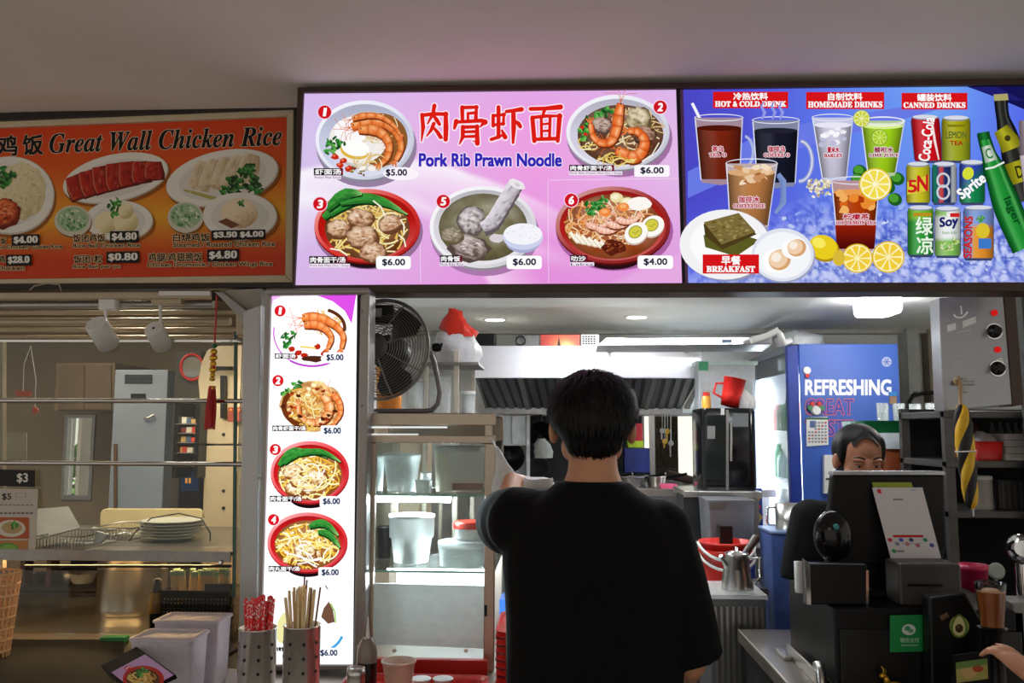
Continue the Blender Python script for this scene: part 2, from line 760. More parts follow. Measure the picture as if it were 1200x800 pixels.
# wall of the house across the yard, with a hedge
b = MB()
b.span((-9, 11.9, 0), (7, 12.0, 3.2))
structure('wall_yard', b, mat('yard_wall_paint', (235, 235, 232), 0.8, vary=0.04))
rng = random.Random(3)
b = MB()
hx = P(108, 540, 6.4)
for k in range(260):
    c = Vector((hx.x + rng.uniform(-.22, .12), 6.4 + rng.uniform(-.15, .15), rng.uniform(0.9, 1.42)))
    a = Vector((rng.uniform(-1, 1), rng.uniform(-1, 1), rng.uniform(-1, 1))).normalized() * 0.05
    q = a.orthogonal() * 0.45
    b.add([c - a, c + q, c + a, c - q], [(0, 1, 2, 3)])
b.cyl((hx.x - .05, 6.4, 0), (hx.x - .05, 6.4, 1.2), 0.02, 8)
tag(b.build('shrub', mat('leaf_green', (92, 150, 40), 0.6, vary=0.4), origin=(hx.x, 6.4, 0)),
    'green leafy shrub seen through the back window of the left stall', 'shrub')

# ================================================================== overhead menu boards
m_lit = printmat('backlit_print', 1.0)
m_litp = printmat('bright_backlit_print', 1.22)
m_pap = printmat('printed_paper')


def mkplace(Y):
    return lambda x, y: P(x, y, Y)


NOOD = ['#f0cf6a', '#e8bb4e', '#f6e08c', '#d9a53c', '#f9eaae']


def curve(pts, sub=8):
    "smooth curve through points"
    out = []
    for i in range(len(pts) - 1):
        p0, p1, p2, p3 = pts[max(0, i - 1)], pts[i], pts[i + 1], pts[min(len(pts) - 1, i + 2)]
        for j in range(sub):
            t = j / sub
            out.append(tuple(0.5 * (2 * p1[q] + (p2[q] - p0[q]) * t + (2 * p0[q] - 5 * p1[q] + 4 * p2[q] - p3[q]) * t * t + (3 * p1[q] - p0[q] - 3 * p2[q] + p3[q]) * t ** 3) for q in (0, 1)))
    out.append(pts[-1])
    return out


def nz(x, y, s, sd=0):
    return noise.noise((x * s, y * s, sd * 3.7))


def noodles(k, cx, cy, rx, ry, n, cols, seed, w=1.6):
    g = random.Random(seed)
    for q in range(int(n * 1.3)):
        a, r = g.uniform(0, 2 * pi), math.sqrt(g.random()) * 0.85
        x, y = cx + rx * r * cos(a), cy + ry * r * sin(a)
        d = g.uniform(0, 2 * pi)
        cv = g.uniform(-0.34, 0.34)
        pts = []
        for j in range(13):
            e = ((x - cx) / rx) ** 2 + ((y - cy) / ry) ** 2
            if e > 0.98:
                break
            pts.append((x, y))
            d += cv + g.uniform(-.1, .1)
            x += cos(d) * 0.05 * (rx + ry)
            y += sin(d) * 0.043 * (rx + ry)
        if len(pts) > 3:
            c = g.choice(cols)
            dk = mix(c, '#5a3408', g.uniform(.35, .65))
            w_ = w * g.uniform(.75, 1.05)
            k.band(pts, [w_ * 1.25] * len(pts), lambda u, v: mix(mix(c, '#ffffff', .3 * max(0, 1 - abs(v + .3) * 2)), dk, max(0, v) ** 2 * .9 + max(0, -v - .6)), 5)


def chunk(k, cx, cy, r, seed, base=(176, 120, 78), dark=(96, 58, 34), lite=(226, 188, 150), sy=0.72):
    g = random.Random(seed)
    k.field(cx + r * .07, cy + r * .14, r * 1.12, r * sy * 1.14, lambda u, v: dark, 0, 2, 16, .1, seed)

    def fn(u, v):
        f = nz(u * r + seed * 9, v * r * 1.5, .22, seed) * 1.5 + nz(u * r, v * r, .6, seed + 5) * .7
        lightness = .42 - v * .42 - u * .16 + f * .75
        c = mix(base, lite, lightness) if lightness > .2 else mix(base, dark, (.2 - lightness) * 1.3)
        e = math.hypot(u, v)
        return mix(c, dark, max(0, e - .78) * 2.4)
    k.field(cx, cy, r, r * sy, fn, g.uniform(-20, 20), 8, 24, .13, seed + 1)
    for _ in range(4):
        x, y = cx + g.uniform(-.5, .4) * r, cy + g.uniform(-.5, .3) * r * sy
        k.band([(x, y), (x + r * .14, y - r * .05), (x + r * .3, y + g.uniform(-.1, .1) * r)], [.4, r * .07, .3], lambda u, v: mix(lite, '#ffffff', .45), 3)


def leafs(k, pts, r, seed, cols=('#1f6e28', '#2f8f34', '#155020', '#57b045')):
    g = random.Random(seed)
    for x, y in pts:
        for _ in range(6):
            c = g.choice(cols)
            sd = g.randint(0, 999)
            k.field(x + g.uniform(-.7, .7) * r, y + g.uniform(-.7, .7) * r, r * g.uniform(.35, .75), r * g.uniform(.2, .45),
                    lambda u, v: mix(mix(c, '#e8f4b0', max(0, -v * .35 - u * .1)), '#08260c', max(0, v * .5 + nz(u, v, 2, sd) * .4)), g.uniform(0, 180), 3, 10, .3, sd)


def bok(k, x0, y0, x1, y1, h, w=11):
    "a long leaf with a pale rib"
    n = 16
    pts, ws = [], []
    for i in range(n + 1):
        t = i / n
        pts.append((x0 + (x1 - x0) * t, y0 + (y1 - y0) * t - h * sin(pi * t)))
        ws.append(w * (0.12 + max(0, sin(pi * min(1, t * .8 + .16)))) * (1 + .16 * nz(i, x0, .7)))

    def fn(u, v):
        f = nz(u * 9, v * 2 + x0, 1.1, y0) * .7
        c = mix('#3a9638', '#14501c', .3 + v * .35 + f)
        c = mix(c, '#8cc870', max(0, .45 - abs(v + .1) * 2.2) * (.5 + .5 * u))
        return mix(c, '#b8dc90', max(0, u - .72) * 2.4)
    k.line([(a + .8, b + 1.6) for a, b in pts], [q * 1.1 for q in ws], '#0c2c12')
    k.band(pts, ws, fn, 9)


def prawn(k, pts, w, seed=1, cols=('#e0702c', '#f29a58', '#c24a1a', '#ffd0a0')):
    "curled prawn: shell bands along a curve from head to tail"
    g = random.Random(seed)
    pts = curve(pts, 5)
    n = len(pts)
    ws = []
    nseg = 7
    for i in range(n):
        t = i / (n - 1)
        seg = (t * nseg) % 1
        ws.append(w * (.62 + .38 * min(1, t * 5)) * (1.0 - 0.66 * max(0, t - .15)) * (1 + .09 * (seg - .5)))
    x, y = pts[0]
    a = math.atan2(pts[0][1] - pts[2][1], pts[0][0] - pts[2][0])
    for d in (-.5, -.25, .1, .35):
        k.line(curve([(x, y), (x + cos(a + d) * w * .9, y + sin(a + d) * w * .9), (x + cos(a + d * 2.4) * w * 1.7, y + sin(a + d * 2.4) * w * 1.7)], 4), .55, mix(cols[2], cols[1], .4))
    for i in range(3, n - 3, 2):
        p, q = pts[i - 1], pts[i + 1]
        dx, dy = q[0] - p[0], q[1] - p[1]
        l = math.hypot(dx, dy) or 1
        h = ws[i] / 2
        k.line([pts[i], (pts[i][0] - dy / l * h * 1.65 + g.uniform(-1.5, 1.5), pts[i][1] + dx / l * h * 1.65 + g.uniform(-1, 1))], 1.1, mix(cols[2], cols[3], g.random() * .6), .5)
    k.line([(a_ + .8, b_ + 1.4) for a_, b_ in pts], [q * 1.1 for q in ws], '#6a2a10')

    def fn(u, v):
        seg = (u * nseg) % 1
        c = mix(cols[0], cols[1], .55 - v * .35 + nz(u * 14, v, 1, seed) * .6)
        c = mix(c, cols[3], max(0, 1 - abs(v + .25) * 2.4) * (.25 + .55 * max(0, 1 - abs(seg - .6) * 3)))
        c = mix(c, cols[2], max(0, 1 - seg * 5) * .7 + max(0, seg - .9) * 4)
        return mix(c, mix(cols[2], '#401004', .4), max(0, abs(v) - .6) * 1.3)
    dense = curve(pts, 3)
    dw = []
    for i in range(n - 1):
        dw += [ws[i] + (ws[i + 1] - ws[i]) * j / 3 for j in range(3)]
    dw.append(ws[-1])
    k.band(dense, dw, fn, 7)
    k.ell(pts[1][0] + 1, pts[1][1] - w * .12, .9, .9, '#201008', n=8)
    x, y = pts[-1]
    for d in (-.55, 0, .55):
        a2 = math.atan2(pts[-1][1] - pts[-3][1], pts[-1][0] - pts[-3][0]) + d
        k.band([(x, y), (x + cos(a2) * w * .3, y + sin(a2) * w * .3), (x + cos(a2) * w * .62, y + sin(a2) * w * .62)], [1.2, 2.6, 1.6], lambda u, v: mix(cols[2], cols[1], .5 - v * .4), 3)


def arc(cx, cy, rx, ry, a0, a1, n=9):
    return [(cx + rx * cos(radians(a0 + (a1 - a0) * i / n)), cy + ry * sin(radians(a0 + (a1 - a0) * i / n))) for i in range(n + 1)]


def bowl(k, cx, cy, rx, ry, rim, inner, soup, foot=None, irx=.8, iry=.8, dx=0, dy=2, shadow=None):
    if shadow:
        k.ell(cx + 2, cy + ry * .16, rx * 1.02, ry * 1.03, shadow)
    if foot:
        k.ell(cx, cy + ry * .82, rx * .52, ry * .34, foot)
    k.field(cx, cy + ry * .05, rx, ry, lambda u, v: mix(mix(rim, '#000000', .42), rim, max(0, -u * .4)), 0, 3, 40)
    k.field(cx, cy, rx, ry, lambda u, v: mix(mix(rim, '#ffffff', .12 + max(0, -u * .3 - v * .3)), mix(rim, '#201830', .25), max(0, u * .5 + v * .4)), 0, 4, 44)
    k.field(cx, cy + dy * .3, rx * .93, ry * .91, lambda u, v: mix(mix(inner, '#000000', .14 * max(0, -v) + .03), mix(inner, '#ffffff', .35), max(0, v * .8 + u * .2)), 0, 5, 44)
    k.field(cx + dx, cy + dy, rx * irx, ry * iry, lambda u, v: mix(mix(soup, '#ffffff', max(0, .16 - v * .12 + nz(u * 6, v * 6, .6, rx) * .22)), mix(soup, '#180800', .5), max(0, math.hypot(u, v) - .7) * 1.6), 0, 8, 40)


def badge(k, x, y, r, n, glow='#f4d8f0'):
    k.ell(x, y, r * 1.12, r * 1.12, glow, n=24)
    k.ell(x, y, r, r, '#cf1420', n=24)
    hw = .16 if n == '1' else .34
    k.text(n, x - r * (hw + .06), y - r * .58, x + r * (hw - .04), y + r * .58, '#ffffff', bold=.6, shear=.14)


def tagbox(k, x0, y0, x1, y1, cn, en=None, ex=None):
    n = 8
    k.quadgrid([(x0, y0), (x1, y0), (x1, y1), (x0, y1)], n, 1, lambda u, v: mix('#1c0a12', '#7d1830', max(0, u - .55) * 2))
    k.text(cn, x0 + 1.5, y0 + 1, x1 - 2.5, y1 - 1, '#ffffff', bold=.25)
    if en:
        k.rect(x0, y1 + .3, ex or x1 - 2, y1 + 4.6, '#f1e4f3')
        k.text(en, x0 + 1, y1 + 1, (ex or x1 - 2) - 1, y1 + 4.3, '#3c3048')


def price(k, x0, y0, x1, y1, t, pad=True):
    if pad:
        k.rrect(x0, y0, x1, y1, 3.4, '#ffffff')
    k.text(t, x0 + (x1 - x0) * .18, y0 + (y1 - y0) * .22, x1 - (x1 - x0) * .17, y1 - (y1 - y0) * .24, '#181c38', bold=.42)


# brush strokes of the four large characters, in a 100 x 100 box: (points, widths)
HAN = {
    'rou': [([(8, 26), (12, 60), (6, 97)], [9, 10, 3]), ([(8, 28), (50, 24), (92, 25), (93, 60), (92, 92), (80, 88)], [9, 9, 13, 12, 11, 3]),
            ([(52, 2), (47, 24), (28, 50)], [10, 9, 4]), ([(46, 26), (60, 40), (70, 52)], [6, 10, 8]),
            ([(50, 50), (40, 68), (24, 84)], [9, 8, 3]), ([(48, 60), (62, 72), (74, 86)], [6, 9, 10])],
    'gu': [([(28, 4), (29, 36)], [9, 8]), ([(28, 5), (72, 4), (70, 36)], [8, 10, 9]), ([(46, 20), (70, 18)], [6, 7]), ([(46, 19), (46, 36)], [6, 6]),
           ([(10, 40), (4, 58)], [11, 6]), ([(10, 42), (90, 38), (98, 42), (84, 54)], [7, 9, 13, 3]),
           ([(30, 54), (30, 80), (20, 98)], [9, 9, 3]), ([(30, 55), (74, 54), (75, 96), (62, 90)], [8, 11, 11, 3]), ([(34, 67), (72, 66)], [6, 7]), ([(34, 79), (72, 78)], [6, 7])],
    'xia': [([(8, 26), (8, 54)], [8, 8]), ([(8, 27), (42, 24), (40, 50)], [7, 10, 7]), ([(8, 52), (42, 48)], [7, 7]), ([(25, 4), (25, 84)], [9, 9]),
            ([(2, 90), (24, 84), (44, 76)], [8, 8, 4]), ([(36, 66), (46, 84)], [5, 11]), ([(50, 16), (74, 13), (98, 10)], [8, 8, 11]),
            ([(72, 14), (73, 60), (71, 99)], [10, 11, 6]), ([(76, 40), (88, 48), (94, 56)], [6, 10, 9])],
    'mian': [([(2, 9), (48, 8), (97, 4)], [9, 9, 12]), ([(48, 8), (38, 32)], [9, 5]), ([(8, 32), (14, 94)], [10, 10]), ([(8, 32), (50, 28), (94, 28), (88, 94)], [8, 8, 13, 9]),
             ([(36, 32), (37, 88)], [7, 7]), ([(64, 31), (62, 88)], [7, 7]), ([(38, 50), (62, 48)], [5, 6]), ([(38, 68), (62, 67)], [5, 6]), ([(13, 90), (88, 88)], [8, 9])],
}


def han(k, key, x0, y0, x1, y1, col, grow=0.0):
    sx, sy = (x1 - x0) / 100, (y1 - y0) / 100
    for pts, ws in HAN[key]:
        p2 = [(x0 + a * sx, y0 + c * sy) for a, c in pts]
        w2 = [w * (sx + sy) / 2 * 1.32 + grow for w in ws]
        k.line(p2, w2, col)
        for q in range(len(p2)):
            k.ell(p2[q][0], p2[q][1], w2[q] / 2, w2[q] / 2, col, n=10)


SIGN = thing('menu_lightbox', P(780, 341, 2.5), 'long backlit overhead menu board, pink noodle half and blue drinks half, brown frame', 'menu board')
Y0 = 2.5
k = Ink(mkplace(Y0), (0, -1, 0))
QA = [(355.5, 108), (792.3, 100), (799.5, 331.5), (345, 334)]


def bgA(u, v):
    c = mix((222, 196, 236), (236, 158, 226), max(0, 1 - abs(u - .62) * 1.9))
    c = mix(c, (205, 190, 236), max(0, .55 - u * 1.8))
    c = mix(c, (222, 132, 214), max(0, (v - .45)) * 1.1 * min(1, .3 + u))
    c = mix(c, (214, 178, 236), max(0, .16 - v) * 3)
    arcv = .40 - .05 * sin(min(1, u / .45) * pi) + max(0, u - .36) ** 1.5 * 1.25
    d = v - arcv
    c = mix(c, (250, 244, 252), max(0, 1 - max(0, d) * (2.2 + u * 5)) * max(0, 1 - max(0, u - .42) * 2.4) * max(0, min(1, (d + .012) / .03)))
    d2 = v - (.52 + .03 * sin(u * 6) + max(0, u - .3) * .9)
    c = mix(c, (255, 255, 255), max(0, 1 - abs(d2 - .03) / .07) * .5 * max(0, 1 - max(0, u - .55) * 5))
    d3 = (u - .33) - (v - .5) * .35
    c = mix(c, (248, 226, 246), max(0, 1 - max(0, d3) * 7) * .8 * max(0, min(1, (v - .45) * 4)) * max(0, min(1, (d3 + .008) / .016)))
    d4 = v - (1.02 - max(0, u - .78) * .8)
    c = mix(c, (232, 176, 228), .7 * max(0, min(1, (d4 + .01) / .03)) * max(0, min(1, (u - .76) * 20)))
    return c


k.quadgrid(QA, 150, 84, bgA)
for x in (492, 642):
    k.line([(x, 212 if x == 642 else 262), (x + 1, 331)], .6, '#f2dcf0')
k.line([(642, 211), (797, 209)], .6, '#f2dcf0')
# title
for key, x0, y0, x1, y1 in (('rou', 492, 123, 525, 167), ('gu', 531, 124, 569, 170), ('xia', 575, 124, 612, 168), ('mian', 621, 124, 658, 168)):
    han(k, key, x0, y0, x1, y1, '#fbe6f4', 3.0)
for key, x0, y0, x1, y1 in (('rou', 492, 123, 525, 167), ('gu', 531, 124, 569, 170), ('xia', 575, 124, 612, 168), ('mian', 621, 124, 658, 168)):
    han(k, key, x0, y0, x1, y1, '#dc1c12')
k.text('Pork Rib Prawn Noodle', 491.6, 180.4, 657.8, 195, '#3226b4', bold=.9, outline='#f8e4f6', ow=1.8)
# dish 1
bowl(k, 427.8, 164.4, 57.8, 46.5, (226, 228, 244), (206, 210, 234), (244, 238, 236), None, .76, .75, 5, 1, shadow=(150, 128, 160))
k.ell(446, 164, 32, 31, '#8c5a2a', rot=10)
k.ell(420, 164, 34, 28, '#f1ece8')
noodles(k, 436, 150, 38, 18, 22, ['#f3dfae', '#e9c878', '#f8eed2'], 11, 1.3)
k.blob(412, 153, 21, 16, '#fbf9fb', 16, .06)
prawn(k, [(412, 149), (424, 145), (440, 143), (456, 148), (467, 160), (470, 175), (464, 188)], 13, 2)
prawn(k, [(413, 140), (427, 136), (445, 137), (460, 146), (469, 158)], 8, 5)
prawn(k, [(420, 153), (436, 152), (449, 158), (456, 170), (454, 184), (446, 193)], 13, 3)
k.ell(416, 177, 17, 10, '#e0b53a', rot=12)
k.ell(417, 174, 16.5, 9.5, '#fdfdfb', rot=12)
noodles(k, 436, 190, 22, 12, 12, ['#f3e6be', '#e9c878'], 12, 1.3)
leafs(k, [(388, 166), (394, 172), (387, 178), (400, 168)], 6, 4)
for x, y in ((393, 184), (403, 189), (399, 194), (409, 198)):
    k.blob(x, y, 4.4, 3.6, '#c62a14', 9, .2)
    k.blob(x - 1, y - 1, 1.8, 1.3, '#ee7a50', 7, .2)
leafs(k, [(414, 199), (424, 203)], 4, 9, ('#59712a', '#843a1c', '#a08a38'))
for x, y in ((425, 198), (437, 198)):
    k.blob(x, y, 5, 3, '#f6f2ea', 8, .3)
tagbox(k, 368.3, 197.6, 402.5, 206, '虾面汤', 'Prawn Mee Soup', 400)
k.blob(470, 204, 21, 8, '#fbf4fb', 14, .05)
price(k, 446, 195.5, 483.5, 211, '$5.00', False)
badge(k, 381, 132, 7.8, '1')
# dish 2
bowl(k, 724, 155.6, 60.5, 44, (228, 228, 242), (214, 212, 230), (92, 50, 28), None, .83, .8, 3, 3, shadow=(160, 112, 160))
noodles(k, 742, 152, 38, 26, 26, ['#dcb878', '#b98548', '#f0dcae'], 21, 1.4)
noodles(k, 690, 165, 14, 16, 12, NOOD, 22, 1.4)
leafs(k, [(684, 152), (688, 160), (693, 144), (702, 136), (712, 132), (720, 130)], 7, 23)
chunk(k, 705, 147, 12, 24, (150, 124, 112), (84, 62, 54), (206, 184, 170))
chunk(k, 748, 140, 13, 25, (176, 160, 120), (98, 80, 52), (226, 214, 186), 1.1)
chunk(k, 754, 158, 13, 26, (140, 102, 84), (76, 50, 36), (196, 160, 140))
for x, y in ((682, 150), (686, 158)):
    k.blob(x, y, 2.6, 2.2, '#c8301c', 8, .2)
prawn(k, [(722, 176), (740, 185), (752, 178), (755, 165), (747, 155), (736, 154)], 16, 27, ('#e2611e', '#f79a5a', '#b83c12', '#ffe0c0'))
prawn(k, [(727, 122), (724, 138), (722, 152), (716, 166), (704, 168), (695, 160), (692, 146)], 13, 28, ('#e2611e', '#f79a5a', '#b83c12', '#ffe0c0'))
noodles(k, 722, 188, 24, 9, 16, ['#f0d060', '#e0b040', '#f8e694'], 29, 1.4)
k.line([(752, 190), (764, 182), (772, 168)], 1.4, '#f4ecd8')
tagbox(k, 667, 194, 719.5, 201.3, '肉骨虾面干/汤', 'Pork Ribs Prawn Mee Dry / Soup', 729)
k.rrect(743, 194.2, 784.3, 208, 3, '#fdf8fd')
price(k, 743, 193.6, 784.3, 208.4, '$6.00', False)
badge(k, 773.4, 126.6, 7.8, '2')
# dish 3
bowl(k, 431, 265, 62, 43, (214, 30, 22), (190, 22, 18), (110, 60, 24), (34, 16, 18), .8, .84, 0, 3, shadow=(150, 110, 150))
noodles(k, 431, 271, 51, 34, 70, NOOD, 31, 1.9)
for x0, y0, x1, y1, h, w in ((380, 256, 440, 232, 10, 11), (388, 252, 470, 246, 16, 10), (384, 246, 425, 228, 8, 12), (400, 240, 478, 252, 10, 7)):
    bok(k, x0, y0, x1, y1, h, w)
for x, y, r, sd in ((397, 268, 14, 1), (423, 256, 15, 2), (458, 262, 14, 3), (425, 278, 18, 4), (438, 296, 15, 5)):
    chunk(k, x, y, r, sd + 40, (186, 138, 100), (104, 64, 40), (232, 204, 176))
for a in ((438, 236, 452, 254), (470, 258, 474, 276), (468, 276, 476, 290), (388, 292, 408, 300)):
    k.line([(a[0], a[1]), ((a[0] + a[2]) / 2 + 2, (a[1] + a[3]) / 2 - 2), (a[2], a[3])], 1.7, '#f8f2dc')
tagbox(k, 363.4, 300.8, 408, 309.4, '肉骨面干/汤', 'Pork Rib Mee Dry / Soup', 411)
price(k, 441.5, 300.8, 482, 316, '$6.00')
badge(k, 376, 240, 8, '3')
# dish 5
bowl(k, 566.5, 267, 62.5, 48, (236, 234, 240), (222, 220, 226), (104, 98, 66), None, .83, .82, 0, 0, shadow=(170, 120, 170))
chunk(k, 552, 258, 15, 51, (170, 160, 160), (98, 86, 82), (220, 214, 216), 1.05)
chunk(k, 549, 289, 22, 52, (146, 128, 122), (84, 68, 62), (206, 192, 190), .62)
chunk(k, 530, 276, 12, 53, (134, 122, 100), (98, 88, 64), (176, 164, 146))
k.band(curve([(567, 270), (579, 264), (593, 241), (607, 216)]), [15 + (i % 3) for i in range(25)], lambda u, v: (96, 88, 90), 3)
k.band(curve([(565, 267), (577, 260), (591, 238), (605, 215)]), [11 + 6 * min(1, i / 8) + 1.5 * nz(i, 3, .6) for i in range(25)],
       lambda u, v: mix(mix((206, 200, 208), (120, 110, 116), max(0, v * .6 + nz(u * 16, v * 3, .9, 7) * 1.1)), (240, 236, 242), max(0, -v * .5 + nz(u * 20, v * 4, .8, 11) * .6)), 9)
k.field(606, 217, 10, 5, lambda u, v: mix((236, 232, 238), (150, 138, 146), max(0, .5 - math.hypot(u, v)) + nz(u, v, 3) * .3), 25, 4, 16, .1)
k.blob(582, 280, 10, 6, '#d6d0d4', 10, .2)
k.ell(613, 284, 20, 13, '#a9aed2')
k.ell(613, 278, 23.5, 15.5, '#cdd2ec')
k.ell(613, 275, 22.5, 12.5, '#f4f4fa')
g = random.Random(55)
for i in range(60):
    a, r = g.uniform(0, 6.28), math.sqrt(g.random())
    x, y = 613 + 20 * r * cos(a), 274.5 + 10.5 * r * sin(a)
    k.line([(x, y), (x + g.uniform(-2, 2), y + g.uniform(-1, 1))], .8, g.choice(['#ffffff', '#dfe0ec', '#cfd2e4']))
tagbox(k, 516, 300, 542, 308, '肉骨饭', 'Pork Ribs Rice', 544)
price(k, 594, 300.4, 635, 316, '$6.00')
badge(k, 520, 237, 7.8, '5')
# dish 6
bowl(k, 718, 264.5, 67, 45, (150, 22, 22), (176, 30, 26), (150, 66, 24), (40, 14, 20), .84, .84, 0, 2, shadow=(168, 96, 160))
noodles(k, 686, 262, 26, 26, 30, ['#f0a860', '#e88c40', '#f8cfa0'], 61, 1.7)
noodles(k, 724, 262, 46, 30, 40, ['#f4c890', '#eaa860', '#fbe4c8'], 62, 1.6)
leafs(k, [(690, 244), (698, 240), (706, 237), (703, 246), (694, 250)], 6.5, 63, ('#176022', '#2b8a33', '#4aa548'))
for x, y in ((722, 233), (735, 238)):
    k.blob(x, y, 8, 6, '#e9dca4', 10, .1)
    k.blob(x - 1, y - 1, 5, 3, '#f7f0d0', 9, .1)
k.blob(748, 240, 15, 8, '#fbf7f0', 12, .08)
for i, (a, c) in enumerate(((700, 263), (712, 268), (724, 262), (735, 257))):
    prawn(k, arc(a, c - 4, 13, 8, 160, 20, 6), 9, 64 + i, ('#f2b49a', '#ffdccc', '#de8058', '#fff2ea'))
for x, y in ((708, 250), (730, 244)):
    k.blob(x, y, 7, 5, '#f08a40', 10, .1)
    k.blob(x, y - 1, 4, 2.5, '#f8b070', 9, .1)
for i in range(6):
    k.line([(668 + i * 7, 274 + i * 2.2), (676 + i * 7, 284 + i * 1.6), (690 + i * 4.6, 287 + i * 1)], [4, 5, 2], '#d8c8a8')
    k.line([(668 + i * 7, 273 + i * 2.2), (676 + i * 7, 283 + i * 1.6), (690 + i * 4.6, 286 + i * 1)], [3.4, 4.2, 1.5], '#fbf4e4')
k.blob(720, 291, 14, 9, '#5a2012', 14, .2)
for i in range(26):
    g = random.Random(700 + i)
    k.blob(720 + g.uniform(-11, 11), 291 + g.uniform(-6, 6), 1.5, 1, g.choice(['#8a3a1c', '#3c120a', '#a85a30']), 6, .3)
for x, y, r in ((764, 266, 30), (745, 274, 35)):
    k.ell(x, y + 1.5, 14.5, 12, '#c9b8b0', -r)
    k.ell(x, y, 14.2, 11.5, '#fdfaf4', -r)
    k.ell(x - 1, y - 1, 8.4, 7.2, '#8f8c22', -r)
    k.ell(x - 1, y - 1, 7.4, 6.2, '#d3cc46', -r)
    k.line([(x - 4, y - 1), (x - 1, y + 1), (x + 3, y - 3)], .8, '#8f8c22')
tagbox(k, 668, 300, 688.5, 308, '叻沙', 'Laksa', 696)
price(k, 746.6, 300.4, 788, 316, '$4.00')
badge(k, 669.4, 236, 7.8, '6')
k.build('menu_print', m_lit, SIGN, 'pink backlit print with six noodle dishes and red title')

# ---- drinks half
k = Ink(mkplace(Y0), (0, -1, 0))
XR = 1236
QB = [(800.5, 100.5), (XR, 99.0), (XR, 330.5), (806.5, 331.3)]


def bgB(u, v):
    c = mix((74, 70, 196), (86, 104, 232), min(1, u * 2.2))
    c = mix(c, (104, 142, 238), max(0, 1 - abs(u - .5) * 3) * .7)
    c = mix(c, (116, 170, 246), max(0, 1 - abs(u - .68) * 4) * max(0, 1 - v))
    c = mix(c, (92, 112, 240), max(0, v - .55) * 2)
    ice = max(0, min(1, (v - .5 - max(0, .35 - u)) * 3.4))
    if ice > 0:
        x, y = u * 40, v * 21
        f = abs(nz(x, y, .9, 1)) * 1.5 + abs(nz(x, y, 2.1, 2)) * .9
        w = max(0, 1 - f * 1.6)
        ci = mix((70, 96, 206), (196, 206, 246), .25 + f * .75)
        ci = mix(ci, (40, 62, 176), w * .8)
        ci = mix(ci, (236, 240, 255), max(0, nz(x, y, 3.3, 4) - .3) * 2.4)
        c = mix(c, mix(ci, (188, 190, 236), max(0, v - .9) * 4), ice)
    return c


k.quadgrid(QB, 210, 112, bgB)
k.poly([(806, 201), (900, 152), (1100, 118), (1100, 128), (930, 176), (806, 232)], '#6878e4')
k.poly([(1132, 101), (XR, 100), (XR, 156), (1200, 128), (1162, 112)], '#141250')
k.poly([(1134, 102), (1168, 102), (1200, 118), (1180, 117)], '#1e1c6e')
# ice
g = random.Random(81)
for i in range(110):
    x = g.uniform(905, XR)
    y = g.uniform(222, 330)
    if y < 222 + max(0, (960 - x)) * .7 or (x > 1064 and x < 1160 and y < 296 and i % 3):
        continue
    q = g.uniform(1.5, 5)
    k.blob(x, y, q, q * g.uniform(.3, .7), g.choice(['#8fa4e8', '#b8c4f2', '#5f76d2', '#d6def8', '#7488dc', '#9db4ee', '#4a60c4', '#c4ccec']), 6, .4, g.uniform(-50, 50), g)
# banners
for x0, y0, x1, y1, cn, en in ((835.5, 107.6, 923.5, 127, '冷热饮料', 'HOT & COLD DRINK'), (944.5, 108, 1036, 128, '自制饮料', 'HOMEMADE DRINKS'), (1056.3, 109, 1133.4, 128.5, '罐装饮料', 'CANNED DRINKS')):
    k.rect(x0, y0, x1, y1, '#d41418')
    mx = (x0 + x1) / 2
    k.text(cn, mx - 20, y0 + 1.3, mx + 20, y0 + 9.6, '#ffffff', bold=.35)
    k.text(serif(en), x0 + 2.4, y0 + 11.2, x1 - 2.4, y1 - 2, '#ffffff', bold=.3)


def vessel(x0, x1, x2, x3, y0, y1, col, top, glassc='#b9bfe0', fill=.16, rim=4.5, foot=3):
    "drink in a tumbler: top edge x0..x1 at y0, bottom edge x2..x3 at y1"
    def at(t):
        return x0 + (x2 - x0) * t, x1 + (x3 - x1) * t
    h = y1 - y0
    a, c = at(0), at(1)
    k.poly([(a[0], y0)] + [(x2 + 3, y1), ((x2 + x3) / 2, y1 + foot), (x3 - 3, y1)] + [(a[1], y0)], mix(glassc, col, .35))
    ta, tb = at(fill)
    ya = y0 + fill * h
    n = 9
    vs, cs, fs = [], [], []
    for j in range(n + 1):
        t = fill + (.95 - fill) * j / n
        l, r = at(t)
        for i in range(7):
            u = i / 6
            vs.append((l + 2 + (r - l - 4) * u, y0 + t * h))
            e = abs(u - .5) * 2
            q = mix(col, '#000000', .45 * e ** 2 + .12 * j / n)
            cs.append(mix(q, '#ffffff', .22 * max(0, 1 - abs(u - .25) * 7)))
    for j in range(n):
        for i in range(6):
            p = j * 7 + i
            fs.append((p, p + 1, p + 8, p + 7))
    k.shape(vs, fs, cs)
    k.ell((ta + tb) / 2, ya, (tb - ta) / 2 - 2, rim * .75, top)
    k.ring((a[0] + a[1]) / 2, y0, (a[1] - a[0]) / 2, rim, 1.1, '#e6e8f6')
    k.line([(a[0] + 1.2, y0 + 2), (x2 + 2.4, y1 - 3)], 1.3, '#dfe2f4')
    k.line([(a[1] - 1.2, y0 + 2), (x3 - 2.4, y1 - 3)], 1.3, '#c6cae6')


def cap(t, en, x0, y0, x1, y1, c='#b01830'):
    k.text(t, x0 + (x1 - x0) * .18, y0, x1 - (x1 - x0) * .18, y0 + (y1 - y0) * .55, c, bold=.3, outline='#f6e6f0', ow=.9)
    k.text(serif(en), x0, y0 + (y1 - y0) * .66, x1, y1, c, bold=.2, outline='#f6e6f0', ow=.8)


